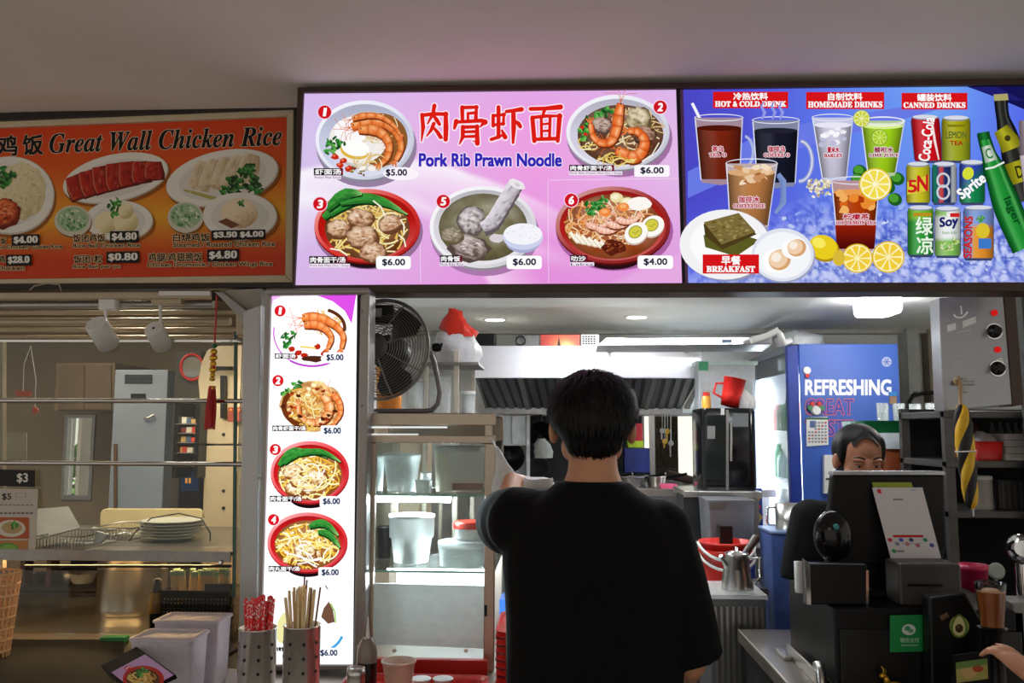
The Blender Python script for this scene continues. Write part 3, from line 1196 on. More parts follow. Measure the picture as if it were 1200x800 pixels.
k.line([(811, 121), (821, 141)], 3.4, '#f2f2fa')
k.ring(871, 178, 13, 20, 3.2, '#aeb6dc', n=24, a0=-80, a1=80)
vessel(813.5, 871, 819, 869, 138, 214, '#7a2410', '#4e1408')
cap('茶乌', 'TEA O', 831, 171.5, 851, 183.8)
k.ring(937, 189, 17, 26, 5, '#8f99cc', n=24, a0=-85, a1=95)
k.ring(937, 189, 15.5, 24.5, 2, '#d4d8ee', n=24, a0=-85, a1=95)
vessel(881, 937, 885, 934, 141, 218, '#181a2c', '#22202e')
for x in (893, 905, 914):
    k.line([(x, 140), (x + 3, 132), (x - 1, 125), (x + 2, 119)], [2, 4, 3, 1], '#8f98e2')
cap('咖啡乌', 'COFFEE O', 895, 171.5, 925, 184)
vessel(951, 1000, 961, 994, 138, 212, '#d5d2e8', '#e8e6f4', fill=.12)
for i in range(14):
    g2 = random.Random(900 + i)
    k.blob(963 + g2.uniform(0, 26), 150 + g2.uniform(0, 20), 4, 3, g2.choice(['#ecebf6', '#bcbcd8', '#f8f8fc']), 7, .3)
cap('薏米水', 'BARLEY', 965.5, 172.5, 987, 184.5)
for i in range(70):
    g2 = random.Random(950 + i)
    k.ell(946 + g2.uniform(0, 26), 208 + g2.uniform(0, 20) * (1 if i % 2 else .6) + 3, 2.3, 1.5, g2.choice(['#e8dfc8', '#cfc3a4', '#f4eee0', '#a89a80']), g2.uniform(0, 180), 8)
k.ring(908, 226, 11, 23, 4.4, '#6f86be', n=24, a0=-75, a1=85)
k.line([(912, 204), (919, 212), (919, 238), (908, 250)], 4, '#7c93c8')
vessel(850, 911, 853, 902, 192, 268, '#c08048', '#d8a878', fill=.14, rim=6)
for i in range(16):
    g2 = random.Random(970 + i)
    k.blob(860 + g2.uniform(0, 40), 200 + g2.uniform(-4, 14), 6, 3.4, g2.choice(['#e8c8a0', '#a8683a', '#f2dcc0', '#c89060']), 7, .3, g2.uniform(-30, 30))
cap('咖啡冰', 'COFFEE ICE', 859, 230.5, 896, 244)
# limes and lemons
for x, y in ((1007, 201), (1005, 211), (1051, 210), (1048, 234), (1040, 220), (1010, 224)):
    k.ell(x, y, 8.5, 7.5, '#1d5a1e', 20, 18)
    k.ell(x - 1.5, y - 1.5, 6, 5, '#4a9a32', 20, 18)


def slice_(x, y, r, rind='#d8b61e', flesh='#f4e36a', pith='#fbf6c8', sy=1.0):
    k.ell(x, y, r, r * sy, rind)
    k.ell(x, y, r * .92, r * .92 * sy, pith)
    for j in range(9):
        a, c = radians(j * 40 + 4), radians(j * 40 + 36)
        k.poly([(x + r * .1 * cos((a + c) / 2), y + r * .1 * sin((a + c) / 2) * sy), (x + r * .82 * cos(a), y + r * .82 * sin(a) * sy), (x + r * .86 * cos((a + c) / 2), y + r * .86 * sin((a + c) / 2) * sy), (x + r * .82 * cos(c), y + r * .82 * sin(c) * sy)], flesh)


vessel(1007.5, 1060, 1014, 1051, 142, 206, '#a8dc1c', '#d8f08a', fill=.1)
slice_(1030, 161.5, 9.5, '#5c8c14', '#a8cc30', '#d4e878')
k.ring(1034, 143, 25, 6, 1.4, '#eef0f4')
slice_(1009, 139.5, 10, '#8c9c14', '#c8d040', '#eef0b0')
cap('酸柑水', 'LIME JUICE', 1018, 173, 1052, 184.5, '#8c1830')
vessel(973, 1031, 979, 1025, 212, 294, '#b83c08', '#e89a50', fill=.17, rim=5)
for i in range(12):
    g2 = random.Random(990 + i)
    k.blob(982 + g2.uniform(0, 40), 226 + g2.uniform(0, 22), 6, 5, g2.choice(['#e88a30', '#d4621c', '#f0b060']), 7, .3)
k.quadgrid([(978, 264), (1026, 264), (1024, 292), (980, 292)], 4, 4, lambda u, v: mix((150, 30, 8), (70, 8, 8), v))
cap('柠檬茶', 'ICE LEMON TEA', 979, 251, 1026, 263.5)
slice_(1025, 216.5, 19, '#e0c020', '#f2dc50', '#fbf6d0')
slice_(1004, 303, 18, '#dcb41c', '#f0cc3c', '#fbf2b8', .95)
slice_(1040, 301.5, 19, '#dcb41c', '#f0cc3c', '#fbf2b8', .98)
k.ell(965, 292, 18, 15, '#b08c10', 20)
k.ell(964, 290, 17, 14, '#e8cc20', 20)
k.ell(959, 285, 8, 6, '#f8ea60', 20)
k.blob(982, 303, 7, 10, '#d8b838', 10, .1)
# toast, eggs
k.ell(852, 289, 54, 41, '#8f94b4')
k.ell(849, 287, 53, 41, '#f2f2f4')
k.ell(850, 286, 42, 31, '#fbfbfb')
k.poly([(824, 276), (846, 268), (890, 282), (862, 301), (826, 290)], '#5a5a22')
k.poly([(824, 263), (865, 252), (886, 275), (846, 293), (826, 277)], '#4a3c1a')
k.poly([(824, 261), (865, 250), (885, 272), (845, 287)], '#7a6a3a')
for i in range(40):
    g2 = random.Random(1000 + i)
    u, v = g2.random(), g2.random()
    k.blob(827 + 38 * u + 18 * v, 262 - 10 * u + 22 * v, 2.6, 1.2, g2.choice(['#8e7e48', '#655628', '#9c8c58']), 6, .4)
k.ell(917.5, 301, 37, 31, '#9aa0c0')
k.ell(916.5, 299, 36.5, 31, '#dfe2ee')
k.ell(916.5, 299.5, 33, 27, '#f4f6fa')
for x, y, rx, ry in ((911, 305, 13, 12), (931, 291, 11, 10)):
    k.ell(x - 2, y + 1, rx * 1.25, ry * 1.2, '#fdfdfd')
    k.ell(x + 2, y, rx, ry, '#d8a470', -20)
    k.ell(x, y - 1, rx * .84, ry * .84, '#efcfae', -20)
    k.ell(x - 2, y - 3, rx * .45, ry * .45, '#fbeee0', -20)
k.rect(823, 298.6, 888.8, 321, '#d41418')
k.text('早餐', 845, 300.4, 867, 310.6, '#ffffff', bold=.4)
k.text(serif('BREAKFAST'), 827.5, 312.2, 884, 319.2, '#ffffff', bold=.35)


def can(x0, x1, y0, y1, fn, tilt=0):
    xm = (x0 + x1) / 2
    k.poly([(x0 + 2, y0 + 3), (x0, y0 + 8), (x0 + tilt, y1 - 5), (x0 + 3 + tilt, y1), (x1 - 3 + tilt, y1), (x1 + tilt, y1 - 5), (x1, y0 + 8), (x1 - 2, y0 + 3)], '#3c4468')
    k.quadgrid([(x0 + .8, y0 + 4), (x1 - .8, y0 + 4), (x1 - .8 + tilt, y1 - 3), (x0 + .8 + tilt, y1 - 3)], 12, 10,
               lambda u, v: mix(mix(fn(u, v), '#000000', (abs(u - .5) * 2) ** 2 * .4), '#ffffff', max(0, .25 - abs(u - .3)) * .8))
    k.ell(xm, y0 + 3.4, (x1 - x0) / 2 - 1.5, 3.2, '#8a8fa6', n=20)
    k.ell(xm, y0 + 2.8, (x1 - x0) / 2 - 2.6, 2.4, '#d4d8e4', n=20)


can(1066, 1100, 135, 192, lambda u, v: (206, 16, 28), 4)
k.text('Coca-Cola', 1059, 157.5, 1110, 170.5, '#ffffff', bold=.4, rot=-83)
k.line([(1091, 140), (1094, 165), (1099, 188)], [1, 3, 1.5], '#f4dcdc')
can(1102, 1136, 136, 192, lambda u, v: (168, 164, 22) if v < .55 else (150, 160, 30))
k.rect(1109, 147, 1130, 149.6, '#7c7a10')
k.text('LEMON', 1107, 155, 1131, 163, '#5c6a2a', bold=.3)
k.text('TEA', 1112, 166, 1127, 171, '#a02c18', bold=.3)
can(1060.5, 1089, 190, 241, lambda u, v: (196, 190, 34) if v < .4 or v > .72 else (186, 180, 40))
k.poly([(1062, 214), (1087, 206), (1087, 224), (1062, 229)], '#d8c838')
k.text('N', 1074, 207, 1086, 225, '#c81c20', bold=.8, slope=-.1)
k.text('5', 1063, 212, 1073, 226, '#c81c20', bold=.6)
can(1090.5, 1120, 190, 241, lambda u, v: (190, 40, 40) if .28 < u < .5 else ((30, 44, 96) if u < .78 else (200, 206, 214)))
k.line([(1094, 194), (1095, 238)], 5, '#1a6a58')
k.ring(1104, 212, 8, 9, 2.4, '#c8ccd4')
k.ring(1104, 226, 8, 9, 2.4, '#c8ccd4')
can(1122.5, 1153, 188, 241, lambda u, v: mix((44, 66, 170), (20, 130, 72), max(0, (v + u * .5 - .45) * 2.2)))
k.ell(1133, 204, 6.5, 7.5, '#d4dc3a', 20)
k.text('Sprite', 1120, 212, 1156, 228, '#ffffff', bold=.7, rot=-38, outline='#1c3c8c', ow=.9)
can(1062, 1093, 241, 302, lambda u, v: (40, 150, 50) if v > .25 else (110, 190, 40))
k.text('绿', 1072, 255, 1091, 276, '#e8f4e4', bold=.5)
k.text('凉', 1073, 278, 1092, 298, '#e8f4e4', bold=.5)
k.rect(1069, 250, 1090, 254, '#b88c20')
can(1093.5, 1124.5, 242, 303, lambda u, v: (236, 240, 238) if .15 < v < .62 or u > .5 - v * .3 and v < .62 else (130, 190, 90))
k.text('Soy', 1100, 256, 1121, 270, '#18206a', bold=.7, slope=-.12)
k.text('bean milk', 1103, 271, 1120, 275, '#3c8a4a')
k.rect(1112, 250.5, 1123, 255, '#cc2020')
leafs(k, [(1103, 288), (1112, 292), (1118, 284)], 5, 7, ('#88b848', '#b8d080', '#dce8b8'))
can(1127, 1163, 241, 306, lambda u, v: (120, 150, 214) if u < .3 or v < .35 else (222, 140, 40))
k.text('SEASONS', 1109, 274, 1157, 283, '#c82020', bold=.5, rot=-88)
k.ell(1150, 271, 8, 9, '#d8c030')
leafs(k, [(1147, 258)], 5, 8)
k.rect(1145, 280, 1160, 292, '#3c78c8')
# bottles


def bottle2d(pts, ws, c0, c1, hi):
    q = curve(pts, 6)
    w = []
    for i in range(len(ws) - 1):
        w += [ws[i] + (ws[i + 1] - ws[i]) * (3 * (j / 6) ** 2 - 2 * (j / 6) ** 3) for j in range(6)]
    w.append(ws[-1])
    k.band(q, [x + 1.6 for x in w], lambda u, v: mix(c1, '#000010', .5), 3)
    k.band(q, w, lambda u, v: mix(mix(c0, c1, min(1, abs(v) ** 1.5 + .1)), hi, max(0, .8 - abs(v - .35) * 2.6) * .6 + max(0, .5 - abs(v + .6) * 4)), 11)
    return q, w


bottle2d([(1171, 113), (1173, 136), (1180, 162), (1190, 196), (1201, 236)], [15, 14, 22, 30, 31], (40, 40, 34), (14, 16, 22), (120, 124, 116))
k.poly([(1162.5, 112), (1179, 111), (1180, 118.5), (1163.5, 119.5)], '#a8a468')
k.band([(1171, 152), (1180, 166), (1184, 176)], [18, 24, 24], lambda u, v: mix((176, 172, 36), (110, 106, 16), abs(v)), 5)
k.ell(1179, 163, 3.6, 3.6, '#3a3a18')
k.band([(1188, 190), (1196, 214)], [27, 29], lambda u, v: mix((170, 164, 30), (100, 98, 14), abs(v)), 5)
k.text('D', 1189, 195, 1197, 209, '#2c3010', bold=.5, rot=-16)
k.band([(1198, 142), (1203, 176), (1212, 238)], [12, 20, 26], lambda u, v: mix((150, 138, 144), (96, 82, 92), abs(v)), 5)
k.band([(1203, 182), (1208, 212)], [20, 21], lambda u, v: mix((222, 212, 216), (170, 156, 166), abs(v)), 5)
bottle2d([(1150, 157), (1156, 178), (1165, 204), (1180, 246), (1199, 292)], [13, 15, 25, 32, 29], (36, 150, 56), (8, 74, 26), (130, 220, 130))
k.band([(1150.5, 156), (1152, 165)], [14.5, 14.5], lambda u, v: mix((30, 120, 50), (6, 54, 20), abs(v)), 5)
k.band([(1154, 172), (1160, 190)], [11, 15], lambda u, v: mix((214, 222, 210), (140, 160, 140), abs(v)), 5)
k.text('C', 1153.5, 175, 1160.5, 187, '#2a7a3a', bold=.3, rot=-18)
k.line([(1153, 199), (1163, 197), (1175, 191)], 2.2, '#e4ece4')
k.text('lager', 1167, 243, 1201, 254, '#0c4a1c', bold=.5, rot=66)
k.build('drinks_print', m_lit, SIGN, 'blue backlit print of drinks and canned drinks on ice')
# white diffuser panels behind the two prints, frame, divider
for q, nm in ((QA, 'diffuser'), (QB, 'diffuser')):
    MB().prism([P(x, y, Y0 + 0.002) for x, y in q], (0, 0.05, 0)).build(nm, mat('diffuser_plastic', (226, 214, 230), 0.5), SIGN)
FR = [[(348.5, 102), (1246, 91), (1246, 98.5), (355.5, 108)], [(345, 334), (806, 331.4), (1236, 330.5), (1246, 341), (800, 342), (342.5, 343)],
      [(348.5, 102), (355.5, 108), (345, 334), (342.5, 343)], [(1236, 99), (1246, 91), (1246, 341), (1236, 330.5)]]
for q in FR:
    MB().pprism(q, Y0 - 0.012, 0.11).build('frame_bar', m_wood, SIGN, bevel=0.002)
MB().pprism([(792.3, 100), (796.5, 99.8), (803, 331.5), (799.5, 331.5)], Y0 - 0.006, 0.03).build('divider', m_black, SIGN)
MB().pprism([(796.5, 99.9), (800.5, 99.9), (806.5, 331.3), (803, 331.4)], Y0 - 0.003, 0.03).build('divider', mat('mauve_trim', (120, 76, 130), 0.4), SIGN)
# ================================================================== unlit board of the left stall
YS = 2.70
LS = thing('menu_board', P(170, 334, YS), 'unlit orange chicken rice menu board in a cream and dark brown frame', 'menu board')
k = Ink(mkplace(YS), (0, -1, 0))
XL = -150
sl = -13.0 / 335                   # the print's edges run slightly uphill


def LT(x):
    return 149 + sl * x


def bgC(u, v):
    if v < .28:
        return mix((226, 70, 30), (228, 92, 28), v / .28)
    if v < .62:
        return mix((228, 92, 28), (240, 176, 46), (v - .28) / .34)
    return mix((240, 176, 46), (214, 66, 26), (v - .62) / .26)


k.quadgrid([(XL, LT(XL)), (336, 136), (334, 322), (XL, 329)], 12, 26, bgC)
k.text(serif('Great Wall Chicken Rice', True), 58, 156.5, 330, 179.5, '#140c0a', bold=.35, outline='#e8dcc0', ow=.9, slope=-.034)
k.text('饭', 27, 158.5, 50, 181.5, '#140c0a', bold=.9, outline='#e8dcc0', ow=1.2, slope=-.034)
k.text('鸡', -2, 159.5, 20, 182.5, '#140c0a', bold=.9, outline='#e8dcc0', ow=1.2, slope=-.034)


def plate(cx, cy, rx, ry, rot=0, base='#f2efe6'):
    k.ell(cx + 2, cy + 3, rx * 1.01, ry * 1.02, '#9c5a1c', rot)
    k.ell(cx, cy, rx, ry, '#cfcabc', rot)
    k.ell(cx - .6, cy - .8, rx * .985, ry * .97, base, rot)
    k.ell(cx, cy, rx * .78, ry * .76, mix(base, '#000000', .06), rot)


plate(12, 229, 52, 46)
g = random.Random(31)
k.field(26, 224, 28, 34, lambda u, v: mix((236, 224, 184), (188, 168, 112), max(0, u * .3 + v * .3 + nz(u * 9, v * 9, 1, 3) * .7)), 0, 9, 30, .06, 3)
for i in range(140):
    a, r = g.uniform(0, 6.28), math.sqrt(g.random())
    x, y = 26 + 27 * r * cos(a), 224 + 33 * r * sin(a)
    k.line([(x, y), (x + g.uniform(-3, 3), y + g.uniform(-2, 2))], 1.2, g.choice(['#fbf4d8', '#d8c88c', '#f4e8c0', '#c8b880']))
chunk(k, 3, 248, 19, 91, (206, 74, 32), (120, 30, 14), (244, 150, 90), .8)
leafs(k, [(2, 206), (9, 202), (5, 214), (12, 209)], 7, 32)
plate(136, 209, 63, 28, -12)
g = random.Random(33)
for i in range(7):
    t = i / 6
    x, y = 92 + 86 * t, 221 - 17 * t
    h = 18 + 8 * sin(pi * t)
    lean = -7 + 10 * t
    sd = 300 + i
    k.band([(x + 4, y + 13 - 5 * t), (x + 2 + lean * .4, y), (x + lean, y - h * .8)], [23, 25, 17], lambda u, v: (104, 22, 14), 3)

    def fn(u, v):
        f = nz(u * 5, v * 3 + i * 3, 1.3, sd) * .9
        c = mix((196, 46, 28), (120, 20, 14), .35 + f + v * .25)
        c = mix(c, (240, 150, 110), max(0, nz(u * 9, v * 7, 1.5, sd + 3) - .25) * 1.5)
        return mix(c, (236, 176, 130), max(0, -v - .84) * 4)
    n = 9
    k.band(curve([(x + 2, y + 11 - 5 * t), (x + 1 + lean * .4, y), (x + lean, y - h * .8)], 5), [21 - abs(j - 5) * .8 for j in range(11)], fn, 11)
plate(140, 259, 40, 24)
for x, y, r in ((125, 261, 14), (148, 260, 15), (146, 247, 11)):
    k.field(x, y, r, r * .9, lambda u, v: mix((246, 234, 190), (176, 150, 84), max(0, u * .45 + v * .5 + nz(u * 4, v * 4, 2, r) * .25)), 0, 6, 22)
leafs(k, [(132, 242), (138, 238), (135, 248)], 6, 35)


def sauce(cx, cy, rx, ry, sd):
    k.ell(cx + 1, cy + 2, rx, ry, '#8a5a20')
    k.ell(cx, cy, rx, ry, '#d8d4c4')
    k.ell(cx, cy - ry * .1, rx * .86, ry * .8, '#a8c49a')
    g = random.Random(sd)
    for i in range(50):
        a, r = g.uniform(0, 6.28), math.sqrt(g.random())
        k.blob(cx + rx * .75 * r * cos(a), cy - 1 + ry * .68 * r * sin(a), 2.2, 1.4, g.choice(['#7aa872', '#c8dcb8', '#4c8a4c', '#dfe8d0']), 7, .3, g.uniform(0, 90))


sauce(86, 259, 21.6, 18, 36)
plate(261, 209, 67, 32, -12)
g = random.Random(37)
for i in range(5):
    t = i / 4
    x, y = 236 + 56 * t, 211 - 9 * t
    sd = 350 + i

    def fn(u, v):
        f = nz(u * 4, v * 3 + i * 2, 1.2, sd) * .8
        c = mix((232, 214, 180), (178, 146, 106), .25 + f + v * .3)
        return mix(c, (250, 240, 220), max(0, -v - .7) * 2)
    k.band(curve([(x - 4, y + 12), (x - 1, y), (x + 5, y - 21)], 5), [27, 27, 27, 27, 26, 26, 25, 24, 22, 19, 14], fn, 11)
for i in range(5):
    k.line([(216 + i * 3, 223 + i), (236 + i * 3, 228 + i), (250 + i, 232)], [2, 4, 2], g.choice(['#d8c878', '#e8dc9c', '#b8b060']))
leafs(k, [(272, 214), (280, 206), (288, 202), (296, 208), (284, 216), (294, 218), (276, 222), (300, 222), (268, 224), (290, 198)], 8, 38, ('#1c5a24', '#2c7a30', '#123f18', '#3c8c3c'))
sauce(218, 255, 21, 18, 39)
plate(282, 254, 43.5, 28)
k.field(281, 250, 22, 18, lambda u, v: mix((244, 226, 192), (176, 136, 92), max(0, u * .4 + v * .6 + nz(u * 5, v * 5, 1.6, 4) * .3)), 0, 7, 26)
k.poly([(256, 260), (266, 256), (282, 264), (272, 268)], '#7a4a34')
leafs(k, [(283, 239)], 4, 40)


def ptag(x0, y0, x1, y1, t, sl2=-.02):
    k.rect(x0, y0, x1, y1, '#101010', sl2)
    k.text(serif(t), x0 + 2.5, y0 + 2, x1 - 2.5, y1 - 2.4, '#f4f0e8', bold=.5, slope=sl2)


def sub(cn, cx0, cx1, cy0, cy1, en, ex0, ex1, ey0, ey1):
    k.text(cn, cx0, cy0, cx1, cy1, '#22120c', bold=.3, outline='#e8c898', ow=.9, slope=-.01)
    k.text(en, ex0, ey0, ex1, ey1, '#22120c', bold=.25, outline='#e8c898', ow=.9, slope=-.01)


sub('饭', 2, 8, 279, 286, 'Roasted Chicken Cutlet Rice', -20, 74, 288, 292)
ptag(15, 275.5, 47.6, 288.5, '$4.00')
sub('鸡', 0, 7, 300, 308, 'Chicken', -4, 30, 312, 317)
ptag(8.5, 299, 38, 312, '$28.0')
sub('饭团鸡饭', 87, 124, 275, 284, 'Rice Ball Chicken Rice', 87, 165, 286, 290.5)
ptag(130, 271.5, 163.5, 285, '$4.80')
sub('饭团1粒', 88, 121, 299.5, 308.5, 'Rice Ball per pc', 87, 142, 311, 315.5)
ptag(126, 295.5, 164.5, 309, '$0.80')
sub('白烧鸡饭', 204, 247, 274, 283.5, 'Steamed / Roasted Chicken Rice', 204, 323, 284.5, 290)
ptag(249, 270.5, 312, 282, '$3.50 $4.00')
sub('鸡腿/鸡翅膀饭', 175, 238, 297, 307, 'Chicken Drumstick / Chicken Wings Rice', 174, 320, 308.5, 314.5)
ptag(244, 293, 281, 307, '$4.80')
k.build('menu_print', m_pap, LS, 'orange print of chicken and rice plates')
m_cr = mat('cream_frame_paint', (206, 190, 158), 0.5, vary=0.06)
m_dk = mat('dark_frame_wood', (34, 26, 22), 0.5, vary=0.2)
for q in ([(XL, 147.5), (344, 127.5), (336, 136), (XL, LT(XL))], [(336, 136), (344, 127.5), (343, 331), (334, 322)], [(XL, 329), (334, 322), (343, 331), (XL, 333)]):
    MB().pprism(q, YS - 0.014, 0.04).build('cream_frame', m_cr, LS, bevel=0.003)
for q in ([(XL, 138), (349, 118.5), (344, 127.5), (XL, 147.5)], [(XL, 333), (343, 331), (349, 337), (XL, 340)], [(344, 127.5), (349, 118.5), (349, 337), (343, 331)]):
    MB().pprism(q, YS - 0.022, 0.10).build('outer_frame', m_dk, LS, bevel=0.003)
MB().pprism([(XL, LT(XL)), (336, 136), (334, 322), (XL, 329)], YS + 0.001, 0.03).build('backing', m_cr, LS)
b = MB()
b.pprism([(XL, 131.5), (349, 114), (349, 116.5), (XL, 134)], YS + 0.012, 0.02)
structure('trim_2', b, mat('sealant', (180, 170, 150), 0.7))

# ================================================================== narrow upright light panel
YP = 2.42
LP = thing('menu_lightbox', P(365, 782, YP), 'tall narrow backlit menu panel with grey metal frame standing on the counter', 'menu board')
k = Ink(mkplace(YP), (0, -1, 0))
k.quadgrid([(317.5, 346), (418.5, 345), (413.5, 779), (305, 779)], 2, 6, lambda u, v: (252, 250, 254))
k.poly([(370, 345.6), (417.6, 345.2), (412, 379), (404, 364), (390, 353)], '#d04ad8')
k.poly([(318, 346), (332, 346), (320, 352), (317, 364)], '#e9a8ec')
k.ring(366, 390, 46, 40, 1.6, '#c860d0', a0=120, a1=190)
k.ring(366, 394, 46, 36, 2.4, '#b040c0', a0=60, a1=125)
# dish 1
noodles(k, 378, 378, 28, 16, 24, ['#f3dfae', '#e9b858', '#d89838'], 71, 1.3)
prawn(k, [(354, 372), (366, 371), (380, 374), (394, 382), (402, 394), (400, 408)], 12, 72)
prawn(k, [(356, 381), (370, 380), (382, 386), (388, 396), (384, 408)], 11, 73)
k.ring(374, 384, 32, 24, 4, '#5a2a10', a0=-70, a1=10)
leafs(k, [(334, 393), (341, 397), (336, 404), (345, 392)], 5, 74, ('#12401a', '#1f6e28', '#2f9034'))
for x, y in ((342, 409), (350, 413), (345, 418), (357, 416), (372, 406), (380, 414)):
    k.blob(x, y, 4, 3.2, '#b42410', 9, .2)
k.blob(366, 420, 12, 4, '#4a2212', 10, .3)
k.ell(360, 397, 14, 9, '#fdf9f0', 10)
k.line([(352, 406), (370, 408)], 1.8, '#e8c040')
# dish 2
g = random.Random(76)
k.field(366, 476, 37, 29, lambda u, v: mix((240, 214, 150), (150, 76, 30), max(0, nz(u * 6, v * 6, .9, 5) * 1.4 + .2)), 0, 9, 30, .06, 4)
leafs(k, [(333, 463), (338, 458), (346, 452), (352, 450)], 4.5, 75)
noodles(k, 366, 476, 34, 26, 46, ['#f0d890', '#e2a83c', '#c87a28'], 77, 1.8)
k.ring(362, 476, 32, 26, 6, '#6a3010', a0=100, a1=220)
prawn(k, arc(368, 478, 18, 17, -60, 190, 10), 12, 78, ('#e08038', '#f8c890', '#b84a14', '#fff0d8'))
prawn(k, [(388, 460), (397, 470), (399, 484), (392, 496)], 9, 79)
for i in range(24):
    a = g.uniform(0, 6.28)
    k.blob(364 + 33 * cos(a) * g.uniform(.5, 1), 476 + 26 * sin(a) * g.uniform(.5, 1), 3, 2, g.choice(['#8a2c10', '#c0501c', '#e8b050', '#4a2010', '#f8e8c0']), 7, .3)
noodles(k, 360, 500, 14, 6, 10, ['#f0d060', '#e0b040'], 80, 1.5)


def redbowl(cx, cy, rx, ry, sd, green):
    bowl(k, cx, cy, rx, ry, (222, 34, 40), (200, 26, 30), (150, 80, 24), (24, 12, 16), .82, .82, 0, 3)
    noodles(k, cx, cy + 4, rx * .82, ry * .8, 60, ['#f8e27a', '#f0c030', '#fdf2b0', '#d8a020', '#fff8d8'], sd, 1.9)
    if green == 'l':
        for q in ((cx - 36, cy - 8, cx - 6, cy - 25, 7, 8), (cx - 30, cy - 10, cx + 20, cy - 17, 11, 6), (cx - 12, cy - 20, cx + 36, cy - 12, 8, 6)):
            bok(k, *q)
    else:
        for q in ((cx + 2, cy - 18, cx + 36, cy - 8, 9, 8), (cx + 12, cy - 12, cx + 38, cy + 6, 6, 7)):
            bok(k, *q)
    g = random.Random(sd)
    for i in range(5):
        chunk(k, cx + g.uniform(-24, 20), cy + g.uniform(-6, 20), g.uniform(8, 12), sd + i, (226, 190, 130), (130, 70, 26), (253, 244, 220))
    noodles(k, cx, cy + 10, rx * .6, ry * .6, 14, ['#fdf2b0', '#f8e27a', '#ffffff'], sd + 9, 1.5)


redbowl(363.5, 553, 46, 36.5, 91, 'l')
redbowl(361, 635, 47, 35, 92, 'r')
# dish 5
k.ring(372, 735, 33, 30, 3.2, '#3f9ad0', a0=20, a1=75)
k.ring(372, 735, 33, 30, 1.2, '#9fd0ec', a0=75, a1=170)
k.poly([(377, 722), (380, 712), (386, 704), (391, 714), (393, 728), (385, 730)], '#6a4a38')
k.line([(388, 706), (393, 716), (394, 729)], 1.6, '#8ec048')
k.line([(382, 685), (385, 690)], 1.2, '#40404a')
k.ell(333, 735, 8, 18, '#ded89a', 10)
for n, x, y in (('1', 329, 364.5), ('2', 326.6, 446), ('3', 323.5, 526.5), ('4', 321.5, 608.5)):
    badge(k, x, y, 6.6, n, '#fff4fb')
for x0, y0, x1, y1, t in ((323, 414, 348, 420.4, '虾面汤'), (320, 498.5, 360, 505, '肉骨虾面干/汤'), (317, 580.5, 355, 587.4, '肉骨面干/汤'), (315.6, 662.5, 353, 669, '肉丸面干/汤')):
    k.quadgrid([(x0, y0), (x1, y0), (x1, y1), (x0, y1)], 6, 1, lambda u, v: mix('#180a10', '#6d1c24', max(0, u - .5) * 2))
    k.text(t, x0 + 1, y0 + .8, x1 - 1, y1 - .8, '#ffffff', bold=.2)
for x0, y0, t in ((383.5, 415.5, '$5.00'), (380.5, 501, '$6.00'), (379.5, 583.5, '$6.00'), (378, 666.5, '$6.00'), (376.5, 760.5, '$6.00')):
    k.rrect(x0 - 4, y0 - 2.5, x0 + 26, y0 + 10, 2, '#fcfafe')
    k.text(t, x0, y0, x0 + 19.5, y0 + 7.6, '#283a58', bold=.45)
k.text('肉骨饭', 324, 757, 334, 762, '#20141c', bold=.3)
k.build('menu_print', m_litp, LP, 'bright white backlit print of five numbered dishes')
MB().pprism([(317.5, 346), (418.5, 345), (413.5, 779), (305, 779)], YP + 0.002, 0.06).build('diffuser', m_white, LP)
m_fr = mat('grey_sign_frame', (150, 146, 142), 0.4, 0.7, vary=0.05)
for q in ([(310, 338), (432, 337), (432, 345), (310, 346.5)], [(310, 338), (317.5, 346), (305, 779), (300, 782)], [(422, 345), (433, 341), (427, 784), (414, 779)], [(300, 782), (305, 779), (414, 779), (427, 786), (300, 786)]):
    MB().pprism(q, YP - 0.01, 0.09).build('frame_bar', m_fr, LP, bevel=0.006)
MB().pprism([(418.5, 345), (422, 345), (417, 779), (413.5, 779)], YP + 0.004, 0.06).build('gasket', m_black, LP)
for x, y in ((423.5, 475), (424, 365), (420.5, 640), (304, 560)):
    MB().lathe(P(x, y, YP - 0.009), [(0.004, 0), (0.004, 0.003), (0.002, 0.004)], 10, (0, -1, 0)).build('screw', m_steel_d, LP)
# ================================================================== left stall
ZT = 0.88                                    # counter top
m_count = mat('worktop_steel', (168, 160, 150), 0.3, 0.9, vary=0.12, scale=9)
m_tan = mat('tan_metal', (178, 164, 140), 0.45, 0.5, vary=0.06)
t = thing('steel_counter', (-2, 2.0, 0), 'long steel counter of the left stall below the glass and trays', 'counter')
MB().span((-3.2, 2.0, 0.84), (-0.99, 2.93, ZT)).build('top', m_count, t, bevel=.004)
MB().span((-3.2, 2.06, 0), (-0.99, 2.86, 0.838)).build('body', m_steel_d, t)
t = thing('back_counter', (-2, 2.95, 0), 'inner steel worktop behind the left stall glass carrying the stockpot', 'counter')
MB().span((-3.2, 2.95, 0.83), (-0.99, 4.0, ZT - 0.01)).build('top', m_count, t, bevel=.004)
MB().span((-3.2, 3.0, 0), (-0.99, 3.95, 0.828)).build('body', m_steel_d, t)

